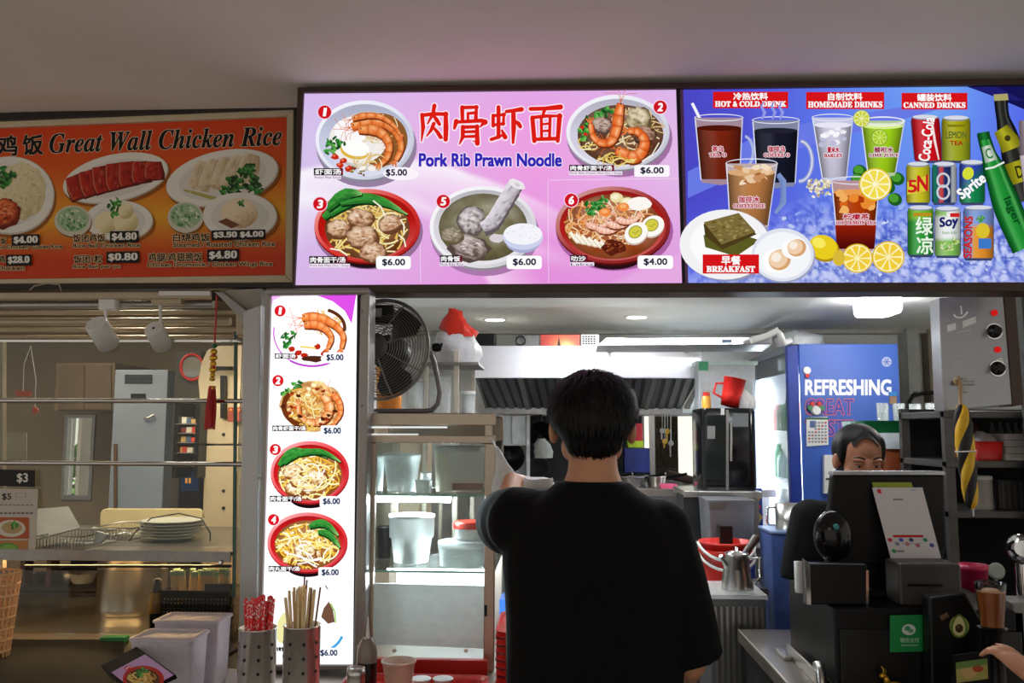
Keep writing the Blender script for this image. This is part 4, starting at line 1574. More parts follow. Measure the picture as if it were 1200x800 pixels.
# ---- shutter tubes and rail below the board
Yr = 2.64
t = thing('roller_awning', P(120, 385, 2.74), 'beige horizontal awning tubes with end bracket above the left glass', 'awning')
for y, r, Y, x1, m in ((357, 0.013, 2.72, 250, m_alu), (366, .008, 2.74, 277, m_tan), (377, .014, 2.74, 270, m_tan), (386.5, .008, 2.76, 284, m_tan), (395, .007, 2.78, 286, m_tan)):
    a, c = P(-140, y + 1, Y), P(x1, y, Y)
    c.z = a.z = P(130, y, Y).z
    MB().cyl(a, c, r, 16).build('tube', m, t)
MB().pprism([(250, 341), (262, 342), (300, 372), (300, 384), (292, 386), (262, 352)], 2.62, .03).build('bracket_arm', m_steel_d, t, bevel=.003)
MB().rect(276, 363, 296, 393, 2.68, .06).build('end_plate', m_tan, t, bevel=.004)
MB().rect(283, 372, 299, 384, 2.66, .03).build('hinge', m_steel_d, t, bevel=.004)
MB().tube([P(278, 397, 2.68), P(288, 400, 2.67), P(300, 414, 2.66), P(306, 418, 2.66)], .006).build('arm_rod', m_steel_d, t)
t = thing('light_track', P(120, 350, Yr), 'beige light track fixed along the underside of the orange board', 'track')
a, c = P(-140, 345.5, Yr), P(248, 345.5, Yr)
MB().span((a.x, Yr, c.z - .011), (c.x, Yr + .03, c.z + .011)).build('rail', m_tan, t, bevel=.003)
MB().rect(248, 340, 255, 352, Yr - .004, .04).build('end_cap', m_black, t, bevel=.002)
MB().rect(186, 341, 246, 346, Yr - .003, .002).build('label_strip', m_white, t)
MB().tube([P(35, 340, Yr), P(40, 335, Yr - .01), P(55, 332, Yr - .012), P(69, 333, Yr - .01), P(72, 341, Yr)], .0022, 6).build('cable', m_tan, t)
# ---- spotlights
for i, (ax0, ay0, ax1, ay1, sx, top, bot, rp, lb) in enumerate((
        (115, 348.5, 134.5, 362.5, 123.5, (112, 378.5), (128, 404), 13.2, 'white cylinder spotlight, left of the two on the track'),
        (177, 349, 212, 356.5, 187.5, (180, 384.5), (191, 405), 11.6, 'white cylinder spotlight nearest the red tassel, with a hole in its cap'))):
    Y = Yr + .01
    s = thing('spotlight', P(sx, 349, Y), lb, 'spotlight', 'track spotlights over the left stall')
    MB().rect(ax0, ay0, ax1, ay1, Y, .03).build('adapter', m_white if i == 0 else m_tan, s, bevel=.003)
    MB().cyl(P(sx, ay1 - 1, Y + .014), P(sx + 1, top[1] + 4, Y + .02), .005, 12).build('stem', m_white, s)
    A, B = P(*top, Y - .01), P(*bot, Y + .06)
    r = rp * M(Y)
    L = (B - A).length
    b = MB().lathe(A, [(r * .93, 0), (r, .004), (r, L), (r * .9, L + .001), (r * .86, L - .02)], 28, B - A, cap=True)
    h = b.build('head', m_white, s)
    e = MB().lathe(A + (A - B).normalized() * .0012, [(.004 if i else .0015, 0), (.003 if i else .001, .0015)], 12, A - B).build('vent_hole', m_black, h)
    MB().lathe(A, [(r * .8, L - .006), (r * .7, L - .004)], 20, B - A).build('lens', emis('dim_lens', (250, 240, 220), .6), h)
    lp_ = lamp('spotlight_lamp', 'SPOT', B + (B - A).normalized() * .004, 15, (1, .86, .62), .02, (0, 0, 0), spot=1.5)
    lp_.rotation_euler = (B - A).normalized().to_track_quat('-Z', 'Y').to_euler()
# ---- tassel
Yt = Yr - .012
t = thing('tassel_charm', P(253, 345, Yt), 'red tassel charm with gold ornament hanging from the track end', 'ornament')
MB().tube([P(254, 346, Yt), P(253, 372, Yt), P(251.5, 402, Yt)], .0028, 8).build('cord', m_red, t)
MB().ball(P(251.3, 405, Yt), (.009, .009, .008)).build('bead', mat('green_bead', (20, 110, 60), .3), t)
m_gold = mat('gilt', (214, 168, 60), .28, .9)
b = MB()
for y, rx, ry in ((412, 4.2, 4), (419, 5, 4), (426, 4, 4), (433, 4.6, 4), (439, 3.2, 3), (444, 3.8, 2.6)):
    k_ = M(Yt)
    b.ball(P(250.6 - (y - 412) * .06, y, Yt), (rx * k_, .006, ry * k_), 12, 8)
b.build('gold_ornament', m_gold, t)
for y in (416, 430):
    MB().ball(P(250.4, y, Yt - .005), (.006, .004, .005), 10, 6).build('red_stone', m_red, t)
MB().lathe(P(249.3, 452, Yt), [(.006, 0), (.010, -.008), (.008, -.012)], 14).build('knot', m_gold, t)
rng = random.Random(5)
b = MB()
top, bot = P(248.6, 452, Yt), P(245.2, 502, Yt)
for i in range(70):
    a, r = rng.uniform(0, 6.28), math.sqrt(rng.random())
    q0 = top + Vector((.009 * r * cos(a), .009 * r * sin(a), 0))
    q1 = bot + Vector((.0165 * r * cos(a), .014 * r * sin(a), rng.uniform(-.003, .003)))
    b.tube([q0, (q0 + q1) / 2 + Vector((.004 * r * cos(a), .004 * r * sin(a), 0)), q1], .0016, 4)
b.lathe(bot + Vector((0, 0, .006)), [(.013, 0), (.012, .05), (.008, .12)], 14)
tag(b.build('threads', m_red, t), kind='stuff')

# ---- glass front
Yg = 2.70
t = thing('glass_screen', P(140, 660, Yg), 'tall glass display screen with steel rods on the left stall counter', 'display case')
q = [(-150, 399), (276, 399), (273, 640), (-150, 640)]
MB().pprism(q, Yg, .006).build('glass_pane', m_glass_r, t)
a, c = P(273.5, 640, Yg), P(276.5, 399, Yg)
MB().span((a.x, Yg + .007, ZT), (a.x + .007, Yg + .09, c.z)).build('side_pane', m_glass, t)
MB().pprism([(274.3, 388), (277.8, 388), (275.4, 700), (272, 700)], Yg - .002, .008).build('glass_edge', mat('green_glass_edge', (22, 84, 72), .15), t)
MB().rect(-150, 398, 286, 400.5, Yg - .004, .012).build('top_rail', m_chrome, t)
for y in (469.5, 543):
    a, c = P(-150, y, Yg - .03), P(292, y, Yg - .03)
    a.z = c.z = P(140, y, Yg - .03).z
    MB().cyl(a, c, .0075, 14).build('rod', m_chrome, t)
zs = P(140, 645, Yg).z
a, c = P(-150, 645, Yg), P(272, 645, Yg)
MB().span((a.x, Yg - .01, zs - .012), (c.x, 3.4, zs)).build('shelf', mat('shelf_steel', (150, 144, 136), .35, .85, vary=.1), t, bevel=.002)
MB().span((a.x, Yg - .014, zs - .030), (c.x, Yg - .008, zs + .002)).build('shelf_lip', m_steel_d, t)
MB().rect(28, 662, 270, 665, Yg + .004, .012).build('lower_rail', m_black, t)
MB().span((-2.2, Yg + .12, zs - .03), (-1.15, Yg + .15, zs - .013)).build('shelf_fill_strip', emis('warm_fill', (255, 206, 140), 30), t)  # glowing strip added under the shelf to light the counter below
MB().lathe(P(259, 658.5, Yg - .015), [(.008, 0), (.008, .004), (.005, .008)], 14, (0, -1, 0)).build('bolt', m_chrome, t)
MB().pprism([(-150, 668), (270, 668), (268, 742), (-150, 742)], Yg + .01, .005).build('lower_pane', m_glass, t)
# slim upright at the far left and at the right end
MB().rect(-2, 400, 3, 668, Yg + .02, .02).build('upright', m_tan, t)
b = MB().pprism([(285, 364), (306, 356), (300, 800), (279, 800)], 2.58, .2)
structure('trim_3', b, m_alu, bevel=.004)
b = MB().pprism([(264, 340), (306, 338), (306, 366), (285, 372)], 2.66, .1)
structure('trim_4', b, mat('pale_bulkhead', (170, 165, 155), .7))

# ---- tall things at the back
def boxthing(name, x0, y0, x1, y1, Y, d, m, label, cat, bevel=.004, base=None):
    "box seen front-on at the pixels, standing at depth Y"
    a, c = P(x0, y0, Y), P(x1, y1, Y)
    z0 = c.z if base is None else base
    t = thing(name, ((a.x + c.x) / 2, Y + d / 2, z0), label, cat)
    MB().span((a.x, Y, z0), (c.x, Y + d, a.z)).build('body', m, t, bevel=bevel)
    return t


t = boxthing('upright_freezer', 135, 433, 187, 650, 4.05, .5, mat('pale_grey_enamel', (140, 152, 172), .45, vary=.03), 'tall pale grey freezer cabinet with vent behind the left glass', 'freezer', base=0)
for i in range(5):
    MB().rect(146, 439 + i * 2.2, 178, 440.2 + i * 2.2, 4.045, .006).build('vent_slat', m_black, t)
MB().rect(153, 461, 170, 467, 4.042, .01).build('display', m_black, t, bevel=.001)
MB().rect(133, 520, 136.5, 650, 4.04, .03).build('door_edge', mat('brown_door_edge', (96, 70, 44), .5), t)
MB().tube([P(180, 486, 4.04), P(175, 489, 4.03), P(169, 490, 4.04)], .006).build('handle', m_chrome, t)
t = boxthing('brown_locker', 66, 425, 132, 482, 4.2, .45, mat('brown_enamel', (120, 100, 78), .5), 'brown metal cupboard on the wall left of the grey freezer', 'cupboard')
MB().rect(68, 428, 98, 480, 4.19, .012).build('door', mat('brown_enamel_dark', (104, 86, 68), .5), t, bevel=.002)
MB().rect(100, 428, 130, 480, 4.19, .012).build('door', mat('brown_enamel_dark', (104, 86, 68), .5), t, bevel=.002)
# red-rimmed round mirror
tag(MB().span((P(206, 412, 3.62).x, 3.62, ZT - .01), (P(236, 412, 3.62).x, 3.7, P(220, 412, 3.62).z)).build('mirror_board', mat('dark_panel', (64, 60, 54), .6), bevel=.003, origin=P(220, 470, 3.62)), 'tall dark board carrying the red-rimmed round mirror', 'board')
t = thing('round_mirror', P(225, 445, 3.6), 'round mirror with a thin red rim, hanging behind the tassel', 'mirror')
MB().tube([P(225 + 13 * cos(i * pi / 14), 430 + 15 * sin(i * pi / 14), 3.6) for i in range(28)], .006, 8, True).build('rim', m_red, t)
MB().lathe(P(225, 430, 3.602), [(.045, 0), (.045, .006)], 28, (0, 1, 0)).build('mirror_glass', m_chrome, t)
# cream cabinets, red lamp plaque, shelf
t = thing('cream_cabinet', P(262, 640, 3.5), 'cream wall cabinet panels with curved top corner at the right end of the left stall', 'cabinet')
MB().pprism([(232, 446), (236, 424), (243, 410), (256, 405), (300, 404), (300, 520), (238, 520)], 3.5, .3).build('upper_panel', m_cream, t, bevel=.004)
MB().pprism([(239, 522), (300, 522), (300, 700.5), (236, 700.5)], 3.5, .3).build('lower_panel', m_cream, t, bevel=.004)
for x, y in ((262, 509), (262, 575), (262, 595)):
    MB().lathe(P(x, y, 3.498), [(.007, 0), (.006, .006)], 10, (0, -1, 0)).build('screw_cap', m_black, t)
MB().rect(246, 429, 272, 433, 3.46, .04).build('bracket', m_black, t, bevel=.002)
MB().rect(258, 440, 263, 490, 3.47, .03).build('strip', m_black, t)
t = boxthing('altar_lamp', 267, 477, 289, 494, 3.44, .05, mat('dull_red', (150, 60, 44), .5), 'small dull red altar lamp box on the cream cabinet', 'lamp')
for i in range(4):
    MB().ball(P(270.5 + i * 5, 480, 3.435), .006, 8, 6).build('bulb', emis('amber_bulb', (255, 150, 70), 1.4), t)
# open shelf with boxes
t = thing('wall_rack', P(222, 530, 3.47), 'small dark wall rack of packets left of the cream cabinet', 'shelf')
for y in (496, 507, 518, 530):
    MB().span(P(205, y, 3.42), P(231, y + 1.2, 3.42) + Vector((0, .16, 0))).build('shelf_board', m_steel_d, t)
for x in (205, 230):
    MB().span(P(x, 472, 3.42), P(x + 1.2, 560, 3.42) + Vector((0, .16, 0))).build('side', m_black, t)
rng = random.Random(11)
for r, y in enumerate((496, 507, 518, 530)):
    x = 207
    n = 0
    while x < 226:
        w = rng.uniform(4, 7)
        h = rng.uniform(5, 8)
        c = rng.choice([(196, 60, 40), (220, 214, 200), (190, 150, 90), (120, 40, 36), (70, 90, 120)])
        nm = {0: 'top', 1: 'second', 2: 'third', 3: 'lowest'}[r]
        MBX = MB().span(P(x, y - h, 3.45), P(x + w, y - .2, 3.45) + Vector((0, .07, 0)))
        tag(MBX.build('packet', mat('packet_%d_%d_%d' % c, c, .6), origin=P(x + w / 2, y, 3.48)),
            '%s packet, %s from the left on the %s board of the small wall rack' % ({196: 'red', 220: 'off-white', 190: 'tan', 120: 'maroon', 70: 'slate blue'}[c[0]], ['first', 'second', 'third', 'fourth', 'fifth'][n], nm), 'packet', 'packets on the wall rack')
        n += 1
        x += w + .6
tag(MB().pprism([(231, 476), (238, 474), (237, 520), (229, 521)], 3.46, .02).build('yellow_cloth', mat('mustard_cloth', (190, 158, 60), .8, bump=.3), origin=P(234, 474, 3.46)),
    'mustard yellow cloth strip hanging beside the cream cabinet', 'cloth')
t = boxthing('order_screen', 210, 548, 234, 600, 3.57, .049, m_black, 'dark blue order screen with amber digits below the wall rack', 'screen')
MB().rect(212, 553, 232, 575, 3.566, .004).build('panel', emis('screen_blue', (30, 52, 80), .8), t)
MB().rect(212, 541, 222, 547, 3.56, .02).build('lamp_box', emis('lamp_yellow', (250, 236, 170), 1.2), t)
for x in (217, 221):
    MB().rect(x, 560, x + 2.4, 566, 3.564, .002).build('digit', emis('amber_digit', (240, 160, 60), 1), t)
# hooks and orange tags at far left
t = thing('hook_chain', P(4, 470, 3.0), 'dark chain of meat hooks hanging at the left edge', 'chain')
for i in range(14):
    c = P(4 + (i % 2), 472 + i * 9, 3.0)
    MB().tube([c + Vector((.006 * cos(a * pi / 4), .006 * sin(a * pi / 4) * (i % 2), .013 * sin(a * pi / 4))) for a in range(8)], .002, 5, True).build('link', m_steel_d, t)
for i, (x0, y0, x1, y1, lb) in enumerate(((17, 457, 37, 464.5, 'flat orange tag hanging behind the glass at far left'), (37, 475, 45, 485, 'small pointed orange tag hanging under the flat one'))):
    pts = [(x0, y0), (x1, y0 + 1), (x1 - 2, y1), (x0 + 2, y1)] if i == 0 else [(x0 + 2, y0), (x1, y0 + 5), (x1 - 3, y1), (x0, y1 - 2)]
    tg = thing('price_tag', P((x0 + x1) / 2, y0, 2.9), lb, 'tag')
    MB().pprism(pts, 2.9, .004).build('card', mat('orange_card', (236, 92, 30), .5), tg)
    MB().tube([P((x0 + x1) / 2, y0 + 1, 2.9), P((x0 + x1) / 2 + 1, y0 - 30, 2.9), P(36, 405, 2.9)], .0012, 5).build('string', m_white, tg)
b = MB().rect(6, 507, 31, 538, 2.95, .003)
tag(b.build('notice', mat('faded_paper', (196, 184, 160), .7), origin=P(18, 538, 2.95)), 'faded paper notice hung behind the glass at the left edge', 'notice')
# ---- on the glass shelf
c = P(177, 611, 3.1)
b = MB()
pts = []
for sx, cx in ((1, 230), (-1, 124)):
    for i in range(5):
        a = radians(90 * i / 4)
        pts.append((cx + sx * 7 * (sin(a) if sx > 0 else cos(a)), 603 - 7 * (cos(a) if sx > 0 else sin(a))))
poly = [(124, 596), (230, 596)] + [(230 + 7 * sin(radians(22.5 * i)), 603 - 7 * cos(radians(22.5 * i))) for i in range(5)] + [(237, 619), (117, 619)] + [(124 - 7 * cos(radians(22.5 * i)), 603 - 7 * sin(radians(22.5 * i))) for i in range(4)]
b.pprism(poly, 3.3, .025)
cb = b.build('chopping_board', mat('cream_board', (214, 196, 148), .5, vary=.08), origin=P(177, 619, 3.3), bevel=.004)
tag(cb, 'cream chopping board with rounded corners standing at the back of the shelf', 'chopping board')
for i in range(6):
    zc = zs + .002 + i * .0105
    c = PZ(201, 632, zs)
    pl = MB().lathe((c.x, c.y, zc), [(.06, 0), (.066, .002), (.105, .012), (.108, .014), (.104, .0145), (.064, .006), (.001, .005)], 36, cap=False)
    tag(pl.build('plate', mat('green_rim_plate', (206, 204, 190), .3), origin=(c.x, c.y, zc)),
        ('white plate at the bottom of the stack on the glass shelf', 'white plate, second from the bottom of the shelf stack', 'white plate, third from the bottom of the shelf stack',
         'white plate, fourth from the bottom of the shelf stack', 'white plate just under the top one of the shelf stack', 'topmost white plate of the stack on the glass shelf')[i], 'plate', 'plates stacked on the glass shelf')
c = PZ(201, 634, zs)
tag(MB().tube([(c.x - .135, c.y - .03, zs + .0035), (c.x - .13, c.y, zs + .03), (c.x - .09, c.y + .03, zs + .075), (c.x, c.y + .05, zs + .09), (c.x + .09, c.y + .03, zs + .075), (c.x + .135, c.y, zs + .03), (c.x + .14, c.y - .01, zs + .0035)], .0025, 6).build('wire_hoop', m_black, origin=(c.x, c.y, zs)),
    'thin dark wire hoop curving over the plate stack', 'wire')
# wire trays
for nm, x0, x1, yb, yf, lb in (('wire_tray', 42, 100, 634, 645, 'low wire tray under the folded paper'), ('wire_tray', 108, 157, 624, 634, 'low wire tray between paper and plates')):
    a, c = PZ(x0, yf, zs), PZ(x1, yb, zs)
    w, d = PZ(x1, yf, zs).x - a.x, min(.2, c.y - a.y)
    t = thing(nm, (a.x + w / 2, a.y + d / 2, zs), lb, 'tray', 'wire trays on the glass shelf')
    for z in (.006, .045):
        MB().tube([(a.x, a.y, zs + z), (a.x + w, a.y, zs + z), (a.x + w, a.y + d, zs + z), (a.x, a.y + d, zs + z)], .0025, 6, True).build('rim_wire', m_steel, t)
    n = int(w / .011)
    for i in range(n + 1):
        x = a.x + w * i / n
        MB().tube([(x, a.y, zs + .045), (x, a.y, zs + .006), (x, a.y + d, zs + .006), (x, a.y + d, zs + .045)], .0013, 4).build('wire', m_steel, t)
a = PZ(41, 632, zs)
b = MB()
p0, p1, p2, p3, p4 = P(42, 596, 2.86), P(80, 593, 2.86), P(94, 618, 2.76), P(44, 631, 2.72), P(41, 612, 2.8)
b.prism([p0, p1, p2, p3, p4], (0, .004, -.003))
tag(b.build('folded_paper', mat('grey_paper', (188, 186, 182), .7, vary=.04), origin=p3), 'large folded pale grey paper lying on the wire tray', 'paper')
b = MB()
b.pprism([(113, 622), (128, 626), (118, 637), (107, 640)], 2.72, .012)
tag(b.build('serving_scoop', m_steel, origin=P(115, 640, 2.72), bevel=.003), 'flat steel scoop blade on the shelf beside the plates', 'scoop')
# ---- stock pot and dark shelving below
r = 38 * M(3.25)
c = P(154, 720, 3.25)
c.z = ZT - .01
h = P(154, 650, 3.25).z - c.z
t = thing('stock_pot', c, 'big steel stockpot on the inner worktop under the glass shelf', 'pot')
MB().lathe(c, [(r, 0), (r * 1.02, .012), (r, .02), (r, h), (r * 1.03, h + .004), (r * 1.03, h + .012), (r * .97, h + .012), (r * .97, .02)], 40, cap=False).build('body', m_steel, t)
for s_ in (-1, 1):
    MB().tube([c + Vector((s_ * r, -.03, h * .8)), c + Vector((s_ * (r + .035), -.03, h * .8)), c + Vector((s_ * (r + .035), .03, h * .8)), c + Vector((s_ * r, .03, h * .8))], .006).build('handle', m_chrome, t)
t = thing('storage_rack', P(70, 720, 3.5), 'dark open rack of pots behind the stockpot at lower left', 'rack')
b0 = ZT - .01
for x in (24, 55, 116):
    a = P(x, 657, 3.5)
    MB().span((a.x, 3.5, b0), (a.x + .02, 3.56, a.z + .02)).build('post', m_wood, t)
a, c = P(24, 690, 3.5), P(118, 690, 3.5)
for z in (b0 + .003, a.z, P(24, 655, 3.5).z):
    MB().span((a.x, 3.48, z), (c.x, 3.85, z + .012)).build('shelf_board', m_black_m, t)
MB().span((a.x, 3.86, b0), (c.x, 3.87, P(24, 655, 3.5).z)).build('back_panel', m_black_m, t)
for i, (x, y, r_, m, lb) in enumerate(((80, 690, .05, m_steel_d, 'dull steel bowl on the dark rack, upper shelf'), (38, 722, .05, m_black, 'black bowl at the left of the dark rack'), (95, 722, .055, m_clear, 'cloudy plastic tub on the lower board of the dark rack'), (36, 688, .035, m_wood, 'brown bowl at the upper left of the dark rack'))):
    c = P(x, y, 3.6)
    c.z = (a.z if y < 700 else b0 + .003) + .013
    tag(MB().lathe(c, [(r_ * .6, 0), (r_, r_ * 1.1), (r_ * .95, r_ * 1.1), (r_ * .55, .004)], 20).build('bowl', m, origin=c), lb, 'bowl', 'bowls on the dark rack')
# ---- basket of wrapped chopsticks, sauce bottle
Yb = 2.73
a, c = P(190, 680, Yb), P(268, 680, Yb)
t = thing('chopstick_basket', ((a.x + c.x) / 2, Yb + .07, ZT), 'black perforated basket full of wrapped wooden chopsticks', 'basket')
H = P(230, 692, Yb).z - ZT
x0, x1 = a.x, c.x
for z0, z1 in ((.0, .03), (H - .022, H), (H * .32, H * .36), (H * .66, H * .70)):
    MB().span((x0, Yb, ZT + z0), (x1, Yb + .004, ZT + z1)).span((x0, Yb + .13, ZT + z0), (x1, Yb + .134, ZT + z1)).span((x0, Yb, ZT + z0), (x0 + .004, Yb + .134, ZT + z1)).span((x1 - .004, Yb, ZT + z0), (x1, Yb + .134, ZT + z1)).build('band', m_black, t)
n = 18
for i in range(n + 1):
    x = x0 + (x1 - x0 - .006) * i / n
    MB().span((x, Yb + .001, ZT), (x + .006, Yb + .003, ZT + H)).build('bar', m_black, t)
for z in [H * (j + .5) / 12 for j in range(12)]:
    MB().span((x0, Yb + .0012, ZT + z - .004), (x1, Yb + .0028, ZT + z + .004)).build('crossbar', m_black, t)
MB().span((x0, Yb + .02, ZT), (x1, Yb + .134, ZT + .004)).build('floor_plate', m_black, t)
MB().span((x0 + .006, Yb + .125, ZT + .004), (x1 - .006, Yb + .13, ZT + H)).build('back_panel', m_black_m, t)
MB().rect(240, 684, 270, 693, Yb - .002, .004).build('raised_side', m_black, t)
rng = random.Random(21)
proto = None
for i in range(26):
    x = x0 + .012 + (x1 - x0 - .05) * i / 25
    cpos = Vector((x, Yb + rng.uniform(.03, .1), ZT + .006))
    lean = rng.uniform(-.2, .26)
    if proto is None:
        proto = thing('wrapped_chopsticks', cpos, 'pair of wooden chopsticks with pale green wrapper tip, upright in the black basket', 'chopsticks', 'wrapped chopsticks in the black basket')
        L = H + .045
        MB().span(cpos + Vector((-.0075, -.003, 0)), cpos + Vector((-.0008, .003, L))).build('stick', mat('pale_wood', (226, 196, 144), .6), proto)
        MB().span(cpos + Vector((.0008, -.003, 0)), cpos + Vector((.0075, .003, L))).build('stick', mat('pale_wood', (226, 196, 144), .6), proto)
        MB().span(cpos + Vector((-.008, -.0036, L - .010)), cpos + Vector((.008, .0036, L + .006))).build('wrapper_print', mat('green_print', (150, 186, 150), .5), proto)
        o = proto
    else:
        o = copy_tree(proto)
        o.location = cpos
    o.rotation_euler = (rng.uniform(-.05, .05), lean * .6, rng.uniform(-.4, .4))
c = P(182.5, 730, 2.76)
c.z = ZT
t = thing('sauce_bottle', c, 'dark sauce bottle with black cap and yellow label beside the chopstick basket', 'bottle')
hh = P(182, 678, 2.76).z - ZT
MB().lathe(c, [(.019, 0), (.021, .006), (.021, hh * .66), (.012, hh * .82), (.011, hh * .86)], 20).build('body', mat('dark_sauce', (24, 14, 12), .15), t)
MB().lathe(c, [(.0214, hh * .45), (.0214, hh * .68), (.016, hh * .78)], 20, cap=False).build('shoulder', mat('amber_sauce', (150, 110, 40), .25), t)
MB().lathe(c, [(.012, hh * .85), (.013, hh * .87), (.012, hh), (.004, hh * 1.01)], 16).build('cap', m_black, t)
# ---- takeaway boxes on a white tray
c = PZ(222, 815, ZT)
t = thing('white_tray', (c.x, c.y, ZT), 'white rounded tray under the translucent takeaway boxes', 'tray')
a = PZ(268, 775, ZT)
def rr(cx, cy, hx, hy, r, z, rot=0, n=5):
    out = []
    for sx, sy, a0 in ((1, 1, 0), (-1, 1, 90), (-1, -1, 180), (1, -1, 270)):
        for i in range(n):
            t_ = radians(a0 + 90 * i / (n - 1))
            x, y = sx * (hx - r) + r * cos(t_), sy * (hy - r) + r * sin(t_)
            out.append(Vector((cx + x * cos(rot) - y * sin(rot), cy + x * sin(rot) + y * cos(rot), z)))
    return out


def tray(name, c, hx, hy, h, m, rot, label, cat, wall=.006, flare=.012, parent=None):
    z = c[2]
    b = MB().loft([rr(c[0], c[1], hx - flare, hy - flare, .025, z, rot), rr(c[0], c[1], hx - .003, hy - .003, .03, z + h, rot), rr(c[0], c[1], hx, hy, .03, z + h + .002, rot),
                   rr(c[0], c[1], hx - wall, hy - wall, .026, z + h + .001, rot), rr(c[0], c[1], hx - flare - wall, hy - flare - wall, .022, z + .004, rot)])
    o = b.build(name, m, parent, origin=c)
    return tag(o, label, cat) if parent is None else o


R0 = radians(-8)
tc = Vector((-.90, 2.17, ZT))
tray('tray_body', tc, .115, .15, .03, m_white, R0, None, None, parent=t)
MB().tube(rr(tc.x, tc.y, .116, .151, .03, ZT + .032, R0), .004, 6, True).build('rim', mat('cream_plastic', (222, 212, 186), .4), t)
for i, (px0, px1, ptop, Y, lb) in enumerate(((179, 254, 727, 2.22, 'translucent takeaway box at the back of the white tray'), (151, 224, 748, 2.06, 'translucent takeaway box at the front of the white tray'))):
    a, c = P(px0, ptop, Y), P(px1, ptop, Y)
    zb = ZT + (.008 if i == 0 else .034)
    hx, hy = (c.x - a.x) / 2, .055
    cx = (a.x + c.x) / 2
    zt = a.z
    t = thing('takeaway_box', (cx, Y + hy, zb), lb, 'container', 'takeaway boxes on the white tray')
    MB().loft([rr(cx, Y + hy, hx * .96, hy * .9, .014, zb, 0), rr(cx, Y + hy, hx, hy, .016, zt - .006, 0)]).build('tub', film('box_film', (206, 200, 212), .8), t)
    MB().loft([rr(cx, Y + hy, hx + .004, hy + .004, .016, zt - .006, 0), rr(cx, Y + hy, hx + .004, hy + .004, .016, zt - .001, 0), rr(cx, Y + hy, hx - .008, hy - .008, .014, zt + .001, 0), rr(cx, Y + hy, hx - .016, hy - .014, .012, zt - .003, 0)]).build('lid', film('box_film', (206, 200, 212), .8), t)
c = PZ(134, 752, ZT)
tag(MB().loft([rr(c.x, c.y, .04, .02, .006, ZT, .1), rr(c.x, c.y, .042, .022, .006, ZT + .012, .1), rr(c.x, c.y, .038, .018, .006, ZT + .017, .1)]).build('tissue_packet', mat('green_packet', (18, 130, 62), .3), origin=c),
    'small bright green packet lying on the left counter', 'packet')
# dark menu holder with a noodle picture, black cloth
t = thing('menu_stand', (-.98, 1.95, ZT), 'black tilted menu stand with a noodle picture on lilac card', 'menu card')
q = [P(160, 757, 2.05), P(118, 779, 2.0), P(150, 815, 1.88), P(206, 790, 1.92)]
MB().prism(q, (0, .012, -.012)).build('holder', m_black, t, bevel=.002)
e1, e2 = (q[3] - q[0]), (q[1] - q[0])
nn = e2.cross(e1).normalized()
if nn.z < 0:
    nn = -nn
k = Ink(lambda x, y: q[0] + e1 * x + e2 * y + nn * .0012, nn)
k.poly([(.28, .05), (1, .05), (1, .98), (.28, .98)], '#c8a2d8')
k.ell(.75, .6, .34, .42, '#c02020')
k.ell(.76, .62, .28, .34, '#5a2a14')
noodles(k, .76, .64, .27, .33, 30, NOOD, 5, .022)
leafs(k, [(.58, .5), (.62, .62), (.6, .4)], .09, 6)
k.ell(.38, .62, .06, .085, '#cf1420')
k.text('3', .35, .56, .41, .68, '#ffffff', rot=180)
k.build('menu_print', m_pap, t)
MB().span((-1.0, 1.96, ZT), (-.96, 2.02, ZT + .03)).build('foot', m_black, t)
b = MB()
n = 12
rows = []
for j in range(7):
    row = []
    for i in range(n + 1):
        u, v = i / n, j / 6
        pt = PZ(-60 + 205 * u, 752 + 70 * v, ZT)
        z = .03 * sin(pi * min(1, v * 1.1 + .05)) * (1 - u ** 4) * (.7 + .3 * sin(u * 9 + v * 4)) + .002
        row.append(Vector((pt.x, pt.y, ZT + max(.002, z))))
    rows.append(row)
b.loft(rows, cap=False, closed=False)
o = b.build('dark_cloth', mat('black_cloth', (24, 20, 16), .8, bump=.4), origin=(rows[3][6].x, rows[3][6].y, ZT))
md = o.modifiers.new('solid', 'SOLIDIFY')
md.thickness = .004
md.offset = 1
tag(o, 'crumpled dark cloth on the left counter, lower left corner', 'cloth')
# orange basket at the far left
c = P(-8, 717, 2.46)
c.z = ZT
t = thing('orange_basket', c, 'orange perforated plastic basket cut by the left edge', 'basket')
z1 = P(0, 670, 2.46).z
m_or = mat('peach_plastic', (222, 168, 116), .45)
for k_ in range(9):
    z = ZT + .004 + (z1 - ZT - .006) * k_ / 8
    r = .045 + .02 * k_ / 8
    MB().tube([c + Vector((r * cos(i * pi / 14), r * sin(i * pi / 14), z - ZT)) for i in range(28)], .004, 6, True).build('hoop', m_or, t)
for i in range(24):
    a = 2 * pi * i / 24
    MB().tube([c + Vector((.045 * cos(a), .045 * sin(a), .002)), c + Vector((.065 * cos(a), .065 * sin(a), z1 - ZT))], .003, 5).build('rib', m_or, t)
MB().lathe(c, [(.045, 0), (.045, .004)], 24).build('base', m_or, t)
